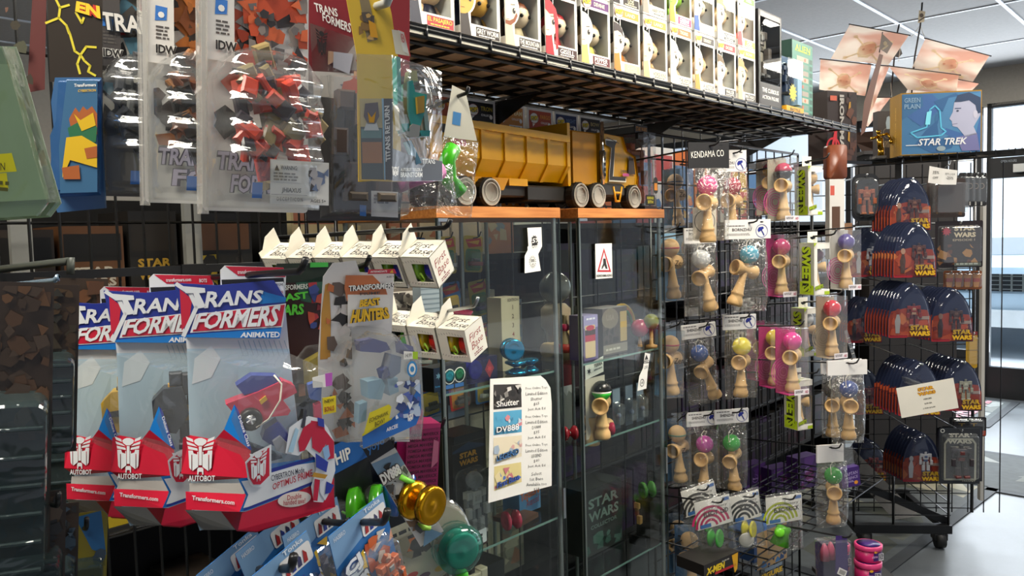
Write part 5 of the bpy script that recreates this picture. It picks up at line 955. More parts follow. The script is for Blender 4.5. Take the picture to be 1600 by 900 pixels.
F = Fp(668, 840, 1.28, 30, 0, 12); t = thing('yoyo_pack', 'large round clear pack with a teal yo-yo at the bottom', 'toy pack', F, 'carded yo-yos on the left panel'); c = MB(); c.ell(-.02, -.005, .095, .075, flat('cfc8a8', .4), 0, -.002, 28); 
for i, (a, b, cc) in enumerate(((-.04, -.05, 'c83a2c'), (-.02, -.06, '5a2a40'), (.01, -.06, 'd8b020'), (.03, -.05, '3a8a4a'), (-.06, -.03, 'e8e4d8'))): c.ell(a, b, .011, .005, flat(cc), 2, -.002)
small_print(c, -.08, .03, .07, 3, .006, flat('2a2a22'), 2, 2.2); dark_art(c, -.06, -.03, .03, .02, [flat('3a3a30'), flat('8a8468'), flat('c8702c')], 14, 3, 3, .4); c.build('printed_card', t)
b = MB(); blister(b, [(.095 * math.cos(a * PI / 12) - .02, .075 * math.sin(a * PI / 12)) for a in range(24)], .03, CLEAR, .004, .92); b.lathe([(.04, 0), (.042, .03), (.03, .045), (0, .048)], clear('teal_dome', 'a8dcd0', 1.0, .06, .12, '62b8a8', .1, 10, 1.5), 20, (.04, -.03, 0), (0, 0, 1)); b.build('clear_bubble', t); g = MB(); yoyo(g, Matrix.Translation((.04, -.03, .022)), flat('48b0a0', .25), .03); g.ball((.04, -.085, .006), .012, flat('50c020'), 12); g.build('yoyo', t)
# magenta printed packages
for i, (px, py, Y, l) in enumerate(((630, 720, 1.22, 'left of two magenta boxes printed with rows of lettering'), (662, 722, 1.18, 'right of two magenta boxes printed with rows of lettering'))):
    F = Fp(px, py, Y, 24, 0, -5); t = thing('magenta_box', l, 'toy box', F, 'magenta lettered boxes'); c = MB(); MG = flat('a01858', .35); c.box((-.028, -.055, -.05), (.024, .058, 0), MG); c.poly([(-.028, .048), (.024, .052), (.024, .058), (-.028, .058)], flat('c02a6a'), 1)
    for j in range(12): c.text('YOMEGA MAVERICK'[j % 3:] , -.002, .042 - j * .008, .0048, flat('4a0c2c'), 2, .048, .2, .02, .05)
    c.poly([(-.006 + .018, -.01), (.022, .0), (.022, .03), (.014, .034)], flat('d0708c'), 3) if i else None; c.build('carton', t)
    g = MB(); g.box((-.004, .058, -.03), (.004, .075, -.028), MG); g.build('hang_tab', t)
hook(590, 676, 690, 668, 1.45, 1.25, 'black hook above the magenta boxes', .003)
# ================================================================ blue building-toy cards with yellow logos
def bot_card(F, label, cols, flag=True, w=.10, h=.15, dim=False):
    t = thing('bot_card', label, 'toy pack', F, 'blue building toy cards'); BL = flat('2b6cae', .35); LB = flat('7fa6cc', .35); c = MB(); c.box((-w / 2, -h, -.001), (w / 2, 0, 0), BL); c.poly([(-w / 2, 0), (w / 2, 0), (w / 2, -.02), (-w / 2, -.045)], LB, 1)
    c.text('HASBRO', -w / 2 + .016, -.009, .006, flat('dce6f0'), 3, .02); c.poly(rrect(w * .02, -.035, w / 2 - .002, -.010, .004), flat('eceae6'), 3); c.text('Tonka', w * .26, -.004, .006, flat('e8eef4'), 3, .03)
    for i in range(4): c.prism([(w * .06 + i * .009, -.032), (w * .06 + i * .009 + .006, -.032), (w * .06 + i * .009 + .007, -.022), (w * .06 + i * .009 + .003, -.016)], 4 * LAY, 5 * LAY, flat(['a82a2a', '2a3a8a', '3a3a60', 'a82a2a'][i]))
    dark_art(c, -w * .02, -h + .004, w / 2 - .002, -.04, [flat(x, .35) for x in cols], 26, 4, int(w * 1000 + len(label)), .4)
    YL_ = flat('d8b21c', .35); c.poly([(-w / 2 + .006, -.058), (-.006, -.045), (-.004, -h + .03), (-w / 2 + .006, -h + .014)], YL_, 14); c.poly([(-w / 2 + .010, -.054), (-.013, -.042), (-.013, -.082), (-w / 2 + .010, -.088)], flat('c8d4e0'), 15); c.text('CJ', -.027, -.055, .022, flat('e8ecf0'), 18, .03, 0, .05, .15, out=flat('2a4a80'), ow=.12); c.text('BOTS', -.028, -.086, .028, flat('d8dde2'), 20, .046, 0, .05, .18, out=flat('2a3a5a'), ow=.14)
    c.build('printed_card', t); b = MB(); blister(b, rrect(-w / 2 + .004, -h + .004, w / 2 - .004, -.05, .01), .02, CLEAR, .003, .9); b.build('clear_bubble', t); g = MB(); robot(g, Matrix.Translation((.02, -.10, .012)), flat(cols[0]), flat(cols[1]), flat('8a8a8a'), .06, 0, 12); g.build('toy_robot', t); return t
bot_card(Fp(557, 803, .95, 58, 0, 14), 'front blue card with an orange figure under the carded yo-yos', ['c8602c', 'd8a080', 'b04a24', 'c8c4bc'])
bot_card(Fp(485, 806, 1.02, 58, 0, 13), 'second blue card with a yellow logo and a dark figure', ['2a2a48', 'c8a030', '3a3a5a', '8a8a9a'])
bot_card(Fp(448, 818, 1.08, 58, 0, 13), 'third blue card, mostly hidden behind the second one', ['a83a2a', 'd0c8c0', '8a2a24', '4a4a5a'])
bot_card(Fp(415, 826, 1.0, 56, 0, 20, ), 'blue card with a white picture strip below the front tall pack', ['c05040', 'd8d0c8', '2a3a6a', '9a9aa8'])
bot_card(Fp(352, 862, .98, 56, 0, 20), 'blue card rising from the lower edge under the tall red packs', ['3a4a8a', '2a2a40', 'c8c8d0', '5a6a9a'])
bot_card(Fp(428, 872, .86, 56, 0, 18), 'nearest violet blue card at the bottom edge of the photo', ['4a4a9a', '3a3a6a', 'c8c8d8', 'a8a0b8'])
hook(470, 812, 542, 818, 1.08, 1.0, 'short black hook in the second blue card', .0045, (.002, .0)); hook(545, 816, 600, 816, 1.0, .9, 'black hook with upturned tip in the front blue card', .0045); hook(405, 890, 455, 888, .95, .84, 'black hook at the bottom edge through the nearest blue card', .005)
# ================================================================ dark clear packs at the left edge
def dark_pack(px, py, Y, w, h, label, art, yaw=30):
    F = Fp(px, py, Y, yaw, 2, -4); t = thing('dark_bubble_pack', label, 'toy pack', F, 'dark clear packs at the left edge'); c = MB(); c.box((-w / 2, -h, -.001), (w / 2, .02, 0), flat('33271d')); dark_art(c, -w / 2 + .003, -h * .5, w / 2 - .003, .016, [flat(x) for x in art], 70, 1, int(px + py), .2); dark_art(c, -w / 2 + .003, -h + .004, w / 2 - .003, -h * .5, [flat('1a2024'), flat('262c30'), flat('141618')], 10, 1, int(px), .4); c.build('printed_card', t)
    b = MB(); blister(b, rrect(-w / 2 + .002, -h + .004, w / 2 - .002, -h * .32, .012), .045, DARKP, .003, .93); b.build('clear_bubble', t)
    b = MB()
    for i in range(6): y = -h + .02 + i * h * .1; b.box((-w / 2 + .008, y, .043), (w / 2 - .008, y + .004, .049), DARKP, .001)
    b.build('bubble_ribs', t); return t
dark_pack(12, 470, .84, .085, .30, 'dark clear pack nearest the left edge with an orange brown card', ['4a3422', '5c4028', '3a2c20', '44362a'])
dark_pack(62, 470, .97, .085, .19, 'dark clear pack second from the left edge', ['40301f', '3a3224', '4a3824', '32302a'])
dark_pack(112, 455, 1.22, .10, .34, 'dark clear pack half hidden behind the rearmost tall red pack', ['5c3a22', '4a3020', '6a4628', '3a2c22'])
dark_pack(30, 800, .86, .09, .13, 'dark clear pack at the lower left corner', ['3a2a24', '5a4a3a', '2a2a2a'])
dark_pack(72, 815, .95, .07, .14, 'narrow dark clear pack behind the lower left one', ['2a3a48', '3a4a58', '2a2a2a'])
F = Fp(130, 860, 1.02, 30, 0, -4); t = thing('yellow_blue_pack', 'worn card in blue and dull yellow below the tall red packs', 'toy pack', F); c = MB(); c.prism(rrect(-.022, -.1, .028, .05, .01), -.001, 0, flat('8a7c1c')); c.poly([(-.01, .045), (.02, .05), (.027, -.01), (.01, .0)], flat('2a6aa0'), 1); dark_art(c, -.02, -.1, .026, .0, [flat('6a641c'), flat('a8982c'), flat('3a4a5a')], 12, 2, 4, .5); c.build('printed_card', t); b = MB(); blister(b, rrect(-.018, -.1, .024, -.01, .006), .025, DARKP, .003, .9); b.build('clear_bubble', t)
hook(-10, 448, 88, 438, 1.0, .9, 'thin pale blue tipped hook of the dark clear packs', .003, (.002, 0), mat('9ab4c8', .2, .6, 0)); hook(-10, 422, 108, 408, 1.3, 1.22, 'grey hook with square tip above the dark clear packs', .006, (.001, -.02), flat('4a4e48', .4)); hook(40, 780, 90, 790, 1.0, .84, 'black hook through the lower left dark packs', .003); hook(110, 820, 135, 826, 1.2, 1.0, 'black hook through the blue and yellow card', .003)
# ================================================================ things inside the glass cabinets
def on_shelf(px, py, p, h):   # the wall position under a pixel
    s, _ = onwall(px, py, p); return wp(s, p, h)
def Fs(px, py, p, h, yaw=0, tilt=0, roll=0): return frame(on_shelf(px, py, p, h), YAW + math.radians(yaw), math.radians(tilt), math.radians(roll))
def sbox(F, w, h, d, col, label, name='toy_box', cat='toy box', art=None, group=None):
    t = thing(name, label, cat, F, group); c = MB(); c.box((-w / 2, 0, -d), (w / 2, h, 0), flat(col)); 
    c.build('carton', t)
    if art: a = MB(); art(a, w, h); a.build('printed_front', t)
    return t
WD = mat('d3ab72', .5, 0, .08, 30.0); WD2 = mat('b98a52', .5, 0, .1, 30.0)
def ken(mb, m=None, T=None):
    """the handle of the skill toy: spike up, base cup down, origin at the cross piece"""
    m = m or WD; old = mb.T
    if T is not None: mb.T = T if old is None else old @ T
    mb.lathe([(.020, -.112), (.0235, -.107), (.0225, -.094), (.0185, -.086), (.0175, -.08), (.0195, -.077), (.0195, -.073), (.0165, -.07), (.011, -.03), (.0098, .012), (.0055, .03), (.002, .04)], m, 16); mb.T = old
def cups(mb, m=None, T=None):
    m = m or WD; old = mb.T
    if T is not None: mb.T = T if old is None else old @ T
    mb.lathe([(r * 1.12, x * 1.12) for r, x in ((.0008, -.019), (.010, -.0225), (.0165, -.034), (.0185, -.0365), (.0205, -.0365), (.0218, -.034), (.0195, -.02), (.0125, -.008), (.0115, 0), (.0125, .008), (.0175, .02), (.0198, .032), (.018, .0345), (.0155, .034), (.008, .024), (.0008, .022))], m, 20, (0, 0, 0), (1, 0, 0)); mb.T = old
# left cabinet, upper shelf (h 1.206)
H1, H2, H3 = 1.2062, .8202, .9852
F = Fs(722, 560, -.10, H1); t = thing('display_stand', 'small white stand holding the dark red goblet shaped yo-yo', 'stand', F); c = MB(); c.box((-.03, .118, -.03), (.03, .124, .03), flat('dcdad2')); c.build('plate', t); c = MB(); c.tube((0, 0, 0), (0, .118, 0), .008, flat('c8c6be'), 10); c.box((-.025, 0, -.025), (.025, .006, .025), flat('c8c6be')); c.build('foot', t)
G = F.copy(); G.translation = F.translation + UP * .1245; t = thing('goblet_yoyo', 'dark red goblet shaped yo-yo on a white stand in the left cabinet', 'yo-yo', G); c = MB(); RM = flat('8c1838', .2, coat=.5); c.lathe([(0, 0), (.022, 0), (.026, .003), (.024, .010), (.01, .016), (.008, .019)], RM, 20); c.lathe([(.008, .019), (.012, .021), (.026, .034), (.031, .046), (.029, .047), (.02, .034), (.0, .03)], RM, 20); c.build('body', t); c = MB(); c.lathe([(.0085, .0165), (.0095, .018), (.0085, .0195)], WHITE, 14); c.build('axle', t)
def poster(a, w, h):
    for i, tx in enumerate(('1', '2', '3', '4', '1', 'A', 'B')): a.text(tx, w * .12, h * .86 - i * h * .125, .012, flat('7a2a24' if i > 2 else '5a4a3a'), 2)
    a.text('EDITION', .01, h * .96, .008, flat('5a5040'), 2)
sbox(Fs(800, 575, -.12, H1), .07, .19, .05, 'b6ad92', 'tall beige box with a column of red numbers in the left cabinet', art=poster)
def sh_yoyo(px, py, p, h, label, col, r=.03, yaw=40, group=None, T=None, hh=None, wd=.04):
    t = thing('yoyo', label, 'yo-yo', Fs(px, py, p, h, 0), group); g = MB(); yoyo(g, Matrix.Translation((0, hh or r, 0)) @ (T or Matrix.Rotation(math.radians(yaw), 4, 'Y')), flat(col, .25, coat=.4) if isinstance(col, str) else col, r, None, wd); g.build('body', t)
    g = MB(); g.T = Matrix.Translation((0, hh or r, 0)) @ (T or Matrix.Rotation(math.radians(yaw), 4, 'Y')); g.lathe([(.0048, -.003), (.006, 0), (.0048, .003)], STEEL, 12, (0, 0, 0), (0, 0, 1)); g.build('axle', t); return t
TEAL = mat('158ab4', .18, .85, .03)
G_ = 'teal metal yo-yos'
RX = Matrix.Rotation(PI / 2, 4, 'X')
sh_yoyo(806, 575, -.06, H1, 'lower teal metal yo-yo lying flat on the left cabinet shelf', TEAL, .028, group=G_, T=RX, hh=.018, wd=.034)
sh_yoyo(800, 545, -.06, H1 + .0365, 'upper teal metal yo-yo standing on the flat one', TEAL, .028, -30, G_)
sh_yoyo(829, 575, -.05, H1, 'teal metal yo-yo lying at the right of the teal pair', TEAL, .022, group=G_, T=RX, hh=.018, wd=.034)
F = Fs(757, 590, -.05, H1); t = thing('acrylic_box', 'clear box with a violet yo-yo and a red diamond sticker', 'clear box', F); c = MB(); c.box((-.045, .0005, -.05), (.045, .06, 0), clear('violet_box', 'b8b4d8', 1.0, .05, .12, '5a5a9a', 0, 1, 1.4)); c.build('box', t); c = MB(); yoyo(c, Matrix.Translation((-.018, .03, -.025)), flat('3a3a9a', .2), .024, None, .03); c.build('yoyo', t); c = MB(); c.poly([(.018, .008), (.034, .03), (.018, .054), (.002, .03)], flat('8a2830'), 1); c.burst(.018, .03, .004, .011, 7, flat('c03a3a'), 2); c.build('sticker', t)
F = Fs(705, 615, -.05, H1 - .0); t = thing('twin_yoyo_box', 'black box with a teal and a green yo-yo behind round windows', 'toy box', F); c = MB(); c.box((-.052, 0, -.05), (.05, .055, 0), flat('10131c')); c.rect(-.052, .0, -.024, .055, flat('14233c'), 1); c.text('factory', -.038, .012, .006, flat('3a8ac0'), 2, .022); c.burst(-.038, .036, .004, .009, 6, flat('6a90a8'), 2); c.build('carton', t)
for x, cc in ((.0, '189ca8'), (.032, '1c8a50')):
    c = MB(); c.ring(x - .004, .03, .0155, .018, WHITE, 2); c.lathe([(.0155, .001), (.012, .0005), (.01, .0025), (.006, .001), (0, .002)], mat(lin(cc)[:3], .2, .7, .03), 20, (x - .004, .03, .0004), (0, 0, 1)); c.rect(x - .02, .002, x + .008, .011, flat('2a6ab4'), 3); c.build('yoyo_window', t)
F = Fs(880, 590, -.16, H1); 
# grey ball and disc, bottle-shaped toys and boxes in the gap and the right cabinet
t = thing('grey_ball', 'large shiny grey ball on a beige drum stand inside the right cabinet', 'ball', Fs(870, 560, -.22, H1 + .145)); g = MB(); g.ball((0, .048, 0), .048, flat('6f7378', .25, coat=.6), 24); g.build('ball', t)
t = thing('ring_stand', 'beige drum shaped stand under the large grey ball', 'stand', Fs(870, 560, -.22, H1)); g = MB(); g.lathe([(.03, 0), (.03, .06), (.045, .075), (.045, .13), (.03, .145), (0, .146)], flat('a38d78'), 22); g.build('drum', t)
t = thing('bottle_toy', 'clear necked toy with a pink ball and a red label at the left of the right cabinet', 'toy', Fs(884, 570, -.11, H1)); g = MB(); g.lathe([(0, 0), (.018, 0), (.019, .05), (.008, .075), (.007, .12), (.009, .125)], flat('a08a6a', .4), 16); g.build('body', t); g = MB(); g.lathe([(.0195, .02), (.0195, .045)], flat('a82a22'), 16); g.build('label_band', t); g = MB(); g.ball((0, .09, 0), .013, flat('b82050', .25), 14); g.build('ball', t)
F = Fs(880, 552, -.02, H1); t = thing('skill_toy', 'loose wooden skill toy with a red and black ball lying on the cabinet shelf', 'wooden skill toy', Fs(890, 560, -.19, H1 + .021, 0, 0, -88)); g = MB(); ken(g); g.build('handle', t); g = MB(); cups(g); g.build('cup_piece', t); g = MB(); g.ball((.0, .055, 0), .027, WHITE, 18, 1, [(.4, flat('c01838', .2)), (.75, flat('141214', .2)), (1.0, flat('c01838', .2))], (.5, .5, .6)); g.build('ball', t)
def kbox(a, w, h):
    a.rect(-w / 2, h * .72, w / 2, h, flat('9a90c0'), 1); small_print(a, -w * .3, h * .94, w * .6, 1, .005, flat('e8e4f0'), 2); a.poly(rrect(-w * .42, h * .06, w * .3, h * .78, .004), flat('d6b98a'), 2); a.rect(-w * .42, h * .42, w * .3, h * .56, flat('b01c3c'), 3); a.rect(-w * .42, h * .56, w * .3, h * .68, flat('3a1c20'), 3); a.ell(-w * .06, h * .72, w * .3, h * .06, flat('b81c3c'), 4)
sbox(Fs(924, 558, -.04, H1), .065, .125, .05, '6a5a8c', 'violet box with a red and cream striped toy in the right cabinet', art=kbox)
def kbox2(a, w, h):
    a.rect(-w / 2, h * .03, w / 2, h * .22, flat('8a8276'), 1); a.ell(-w * .2, h * .78, w * .34, h * .22, flat('7a6e5e'), 2); a.text('USA', -w * .2, h * .8, .016, flat('8f8474'), 4); dark_art(a, -w / 2, h * .25, w * .15, h * .6, [flat('2a2420'), flat('4a4038'), flat('38302a')], 16, 2, 9, .4); a.rect(w * .2, h * .25, w * .48, h * .9, flat('b59a5e'), 3); a.rect(w * .2, h * .55, w * .48, h * .68, flat('c8a030'), 4); small_print(a, -w * .4, h * .14, w * .6, 1, .006, flat('c8c0b0'), 3)
sbox(Fs(962, 552, -.05, H1), .12, .135, .07, '4a3f3a', 'larger brown printed box beside the violet one in the right cabinet', art=kbox2)
t = thing('toy_ring', 'upright yellow and orange ring behind the brown box in the right cabinet', 'toy', Fs(972, 545, -.13, H1)); g = MB(); 
for r_, cc in ((.068, 'c8a020'), (.060, 'c87830'), (.054, '3a7a40')): g.path([(r_ * math.cos(a * PI / 16), .06 + r_ * math.sin(a * PI / 16), 0) for a in range(17)], .005, flat(cc), 8)
g.box((-.07, 0, -.02), (.07, .06, .02), flat('2a2624')); g.build('ring', t)
t = thing('ball_toy', 'pink ball on a wooden peg in the right cabinet', 'toy', Fs(1000, 545, -.06, H1)); g = MB(); g.ball((0, .06, 0), .028, flat('b01c48', .25, coat=.5), 18); g.build('ball', t); g = MB(); ken(g, WD2, Matrix.Translation((0, .04, 0)) @ Matrix.Scale(.34, 4)); g.build('peg', t)
t = thing('ball_toy', 'dull yellow green ball in the far corner of the right cabinet', 'toy', Fs(1018, 540, -.03, H1)); g = MB(); g.ball((0, .08, 0), .024, flat('8a8a2a', .25), 16); g.build('ball', t); g = MB(); g.lathe([(.018, 0), (.018, .008), (.006, .012), (.006, .06)], WD2, 12); g.build('peg', t)
# left cabinet, middle shelf (h .82)
def swb(a, w, h): a.text('STAR', 0, h * .68, .02, flat('b0ac9c'), 2, w * .66, bold=.04); a.text('WARS', 0, h * .42, .02, flat('b0ac9c'), 2, w * .66, bold=.04); small_print(a, -w * .3, h * .22, w * .6, 1, .004, flat('8a867a'), 2)
sbox(Fs(738, 800, -.26, H2), .12, .20, .09, '1a1816', 'black lettered box at the back of the left cabinet middle shelf', art=swb)
F = Fs(736, 822, -.10, H2); t = thing('bubble_pack', 'dark carded figure with a grey helmet shape standing in the left cabinet', 'toy pack', F); c = MB(); c.box((-.055, 0, -.001), (.055, .235, 0), flat('231f1c')); c.text('STAR', -.002, .205, .014, flat('c08c28'), 3, .06, bold=.05); c.text('WARS', -.002, .187, .014, flat('c08c28'), 3, .064, bold=.05); c.poly([(-.055, .22), (.0, .235), (.055, .22), (.055, .215), (-.055, .215)], flat('2a3850'), 2); c.build('printed_card', t)
g = MB(); blister(g, rrect(-.048, .02, .048, .172, .02), .035, CLEAR, .003, .92); g.build('clear_bubble', t); g = MB(); robot(g, Matrix.Translation((.0, .075, .016)), flat('c8c6be'), flat('8a8a88'), flat('b4b2aa'), .11); g.ball((0, .143, .016), .022, flat('8f9298', .25), 16); g.build('figure', t)
F = Fs(742, 868, -.03, H2, 6); t = thing('figure_tray', 'low clear pack with a white price label at the cabinet front', 'toy pack', F); c = MB(); c.box((-.06, 0.0005, -.055), (.05, .012, 0), flat('3a2420')); c.box((-.03, .012, -.05), (.03, .03, -.01), flat('2a2024')); c.build('tray', t); c = MB(); c.box((-.058, .012, -.054), (.048, .045, -.001), CLEAR); c.build('clear_lid', t); c = MB(); c.poly(rrect(-.01, .006, .046, .04, .003), flat('cfd6da'), 1); small_print(c, .006, .03, .024, 2, .006, flat('2a2a2a'), 2, 1.5); c.build('price_label', t)
sh_yoyo(800, 845, -.05, H2, 'pink clear yo-yo standing on the middle shelf of the left cabinet', 'c0304e', .024, 70)
sbox(Fs(828, 835, -.05, H2, 8), .085, .012, .085, '5c4030', 'flat brown box lying beside the pink yo-yo', 'flat_box')
def blu(a, w, h): a.text('ToyStore', 0, h * .55, .03, flat('a85a20'), 3, w * .9, .1, .04, .1); a.text('Avanced', .01, h * .32, .02, flat('8a3040'), 3, w * .6, .2, 0, .1)
sbox(Fs(830, 850, -.1, H2), .085, .085, .06, '4a7ca8', 'pale blue box with orange lettering on the cabinet middle shelf', art=blu)
sbox(Fs(690, 700, -.28, .4302), .13, .2, .06, '2a2622', 'dark lettered box low in the left cabinet', art=swb)
sbox(Fs(752, 860, -.16, .4302), .17, .26, .08, '2c2e2b', 'large dark lettered box at the bottom of the left cabinet', art=swb)
t = thing('skeleton_figure', 'small dark and white figure low in the left cabinet', 'figure', Fs(735, 890, -.08, .4302)); g = MB(); robot(g, Matrix.Translation((0, .25, 0)), flat('c8c0a8'), flat('2a2622'), flat('8a8474'), .16); g.build('figure', t); g = MB(); g.box((-.03, 0, -.03), (.03, .155, .03), BLACK); g.build('stand', t)
# right cabinet, lower shelf (h .985) and below
def redb(a, w, h): a.rect(-w * .5, h * .62, w * .5, h, flat('6a1c24'), 1); a.poly([(-w / 2, h * .62), (w / 2, h * .62), (w / 2, h * .5), (w * .2, h * .55), (0, h * .48), (-w * .25, h * .55), (-w / 2, h * .5)], flat('c8cacc'), 2)
sbox(Fs(888, 742, -.15, H3), .05, .215, .07, '8f9290', 'grey and dark red carton standing left of the bagged green toy', art=redb)
F = Fs(938, 720, -.03, H3); t = thing('bagged_skill_toy', 'green and black ball skill toy on a white card in the right cabinet', 'wooden skill toy', F); c = MB(); c.add([(-.045, .168, -.012), (.04, .18, -.012), (.04, .225, -.012), (-.045, .208, -.012)], [(0, 1, 2, 3)], WHITE); c.box((-.045, .0, -.014), (.045, .17, -.0125), flat('d8d0c0')); c.burst(-.028, .19, .004, .011, 6, BLACK, 2, -.012); c.text('TERRA', .014, .204, .010, flat('3a3a3a'), 3, .04, z=-.012, rot=.12); c.text('KENDAMAS', .014, .192, .005, flat('3a3a3a'), 3, .04, z=-.012, rot=.12); c.build('header_card', t)
g = MB(); g.ball((-.004, .135, .012), .028, BLACK, 18, 1, [(.45, flat('2cb030', .25)), (.5, WHITE), (1, flat('1a1c1a', .25))]); g.build('ball', t); g = MB(); ken(g, None, Matrix.Translation((-.004, .112, .012))); g.build('handle', t); g = MB(); cups(g, None, Matrix.Translation((-.004, .098, .012)) @ Matrix.Rotation(.5, 4, 'Y')); g.build('cup_piece', t)
t = thing('skill_toy', 'loose wooden skill toy lying on its side below the green one', 'wooden skill toy', Fs(925, 742, -.05, H3 + .021, 0, 0, 90)); g = MB(); ken(g, None, Matrix.Scale(.8, 4)); g.build('handle', t); g = MB(); cups(g); g.build('cup_piece', t); 
sh_yoyo(892, 748, -.08, H3, 'red ball like yo-yo at the left end of the right cabinet lower shelf', 'a01c2c', .02, 60); sh_yoyo(950, 738, -.03, H3, 'pink and black yo-yo at the right of the lower shelf', 'c0204a', .018, 50)
sbox(Fs(945, 880, -.12, .6002), .19, .2, .1, '2c302f', 'dark box with pale lettering at the bottom of the right cabinet', art=lambda a, w, h: (a.text('STAR', 0, h * .78, .03, flat('6a8078'), 2, w * .8, bold=.03), a.text('WARS', 0, h * .58, .03, flat('6a8078'), 2, w * .8, bold=.03), a.text('COLLECTOR', 0, h * .42, .012, flat('6a8078'), 2, w * .7), dark_art(a, -w / 2 + .004, .004, w / 2 - .004, h * .36, [flat('3a5a50'), flat('20302c'), flat('4a6a60')], 12, 2, 3, .5)))
sh_yoyo(1012, 800, -.04, .6002 + .0, 'dull green yo-yo low in the right cabinet', '3c7a28', .026, 60, hh=.17)
bpy.data.objects.remove([o for o in C.objects if o.get('label') == 'dull green yo-yo low in the right cabinet'][0], do_unlink=True) if False else None
t = thing('small_stand', 'small dark stand under the dull green yo-yo', 'stand', Fs(1012, 800, -.04, .6002)); g = MB(); g.box((-.025, 0, -.025), (.025, .143, .025), flat('1c1a18')); g.build('block', t)
t = thing('figure', 'small painted figure on the floor of the right cabinet', 'figure', Fs(1005, 880, -.06, .6002)); g = MB(); robot(g, Matrix.Translation((0, .09, 0)), flat('b08a50'), flat('6a4a2c'), flat('4a3a2a'), .11); g.build('figure', t); g = MB(); g.box((-.03, 0, -.03), (.03, .028, .03), BLACK); g.build('stand', t)
for i, (px, py, l) in enumerate(((965, 735, 'left'), (985, 735, 'middle'), (1002, 735, 'right'))):
    t = thing('small_pack', l + ' of three small clear packs at the back of the right cabinet', 'toy pack', Fs(px, py, -.05, H3), 'small clear packs in the right cabinet'); g = MB(); g.box((-.02, 0, -.001), (.02, .12, 0), flat('3a4450')); g.rect(-.018, .08, .018, .118, flat('7a8a9a'), 1); g.build('card', t); g = MB(); blister(g, rrect(-.018, .01, .018, .08, .01), .02, CLEAR, .003, .9); g.build('clear_bubble', t); g = MB(); g.ball((0, .04, .008), .008, flat('5a6a8a'), 10); g.build('toy', t)
# ---------------- notices stuck on the glass
def strip(corners, p, label, draw):
    F = Fw(*(lambda q: (q[0], p, q[1]))(onwall(*corners[0], p))); t = thing('notice', label, 'notice', F, 'paper notices on the cabinet glass'); c = MB(); L = lambda q: locs(F, q, .0); c.prism(L(corners), -.0006, 0, flat('f1efe8')); c.build('paper', t); a = MB(); draw(a, F, L); a.build('print', t)
INK = flat('26231f')
def d1(a, F, L):
    x, y = L([(835, 377)])[0]; a.burst(x, y, .011, .014, 12, INK, 1, asp=1.1); a.text('25%', 0, 0, .01, flat('f1efe8'), 3, quad=L([(826, 381), (843, 378), (843, 370), (827, 374)])); a.poly(L([(824, 390), (846, 386), (846, 382), (824, 385)]), flat('f1efe8'), 2); a.text('OFF', 0, 0, .01, INK, 3, quad=L([(831, 388), (840, 386), (840, 378), (831, 380)]), bold=0)
    x, y = L([(832, 409)])[0]
    for i in range(16): a.line([(x + .009 * math.cos(i * PI / 8), y + .010 * math.sin(i * PI / 8)), (x + .013 * math.cos(i * PI / 8), y + .015 * math.sin(i * PI / 8))], .0012, INK, 2)
    a.text('25%', x, y + .003, .007, INK, 3, .013); a.text('OFF', x, y - .006, .004, INK, 3, .007)
strip([(824, 356), (846, 355), (847, 385), (841, 397), (845, 423), (820, 427), (820, 400), (826, 388)], .0065, 'paper strip with a 25% off burst on the left cabinet door', d1)
def d2(a, F, L):
    a.poly(L([(943.5, 387), (955, 425), (933, 425)]), flat('b8202c'), 1); a.poly(L([(943.5, 394), (951.5, 422), (936, 422)]), flat('f1efe8'), 2); a.text('KENDAMA KING', 0, 0, .01, INK, 3, quad=L([(932, 433), (956, 432), (956, 428), (932, 429)])); a.poly(L([(942, 404), (946, 404), (947, 412), (949, 420), (946, 420), (944, 414), (941, 420), (939, 420), (942, 412)]), INK, 3); a.line(L([(938, 416), (951, 415)]), .0008, INK, 3)
strip([(930, 381), (956, 380), (957, 434), (931, 436)], .0065, 'white card with a red warning triangle on the right cabinet door', d2)
def d3(a, F, L):
    x, y = L([(1010, 561)])[0]; a.poly(L([(1005, 568), (1010, 554), (1015, 567)]), INK, 1); a.text('25%', 0, 0, .01, flat('f1efe8'), 2, quad=L([(1006, 567), (1014, 566), (1013, 561), (1007, 562)])); a.text('OFF', 0, 0, .01, INK, 2, quad=L([(1006, 577), (1012, 576), (1012, 571), (1007, 572)]), bold=0); x, y = L([(1003, 598)])[0]; a.ring(x, y, .009, .011, INK, 2); a.text('25%', x, y, .006, INK, 3, .012)
strip([(1008, 551), (1016, 553), (1012, 580), (1010, 607), (996, 611), (999, 588), (1005, 575)], .0065, 'narrow paper strip with 25% off on the right cabinet door', d3)
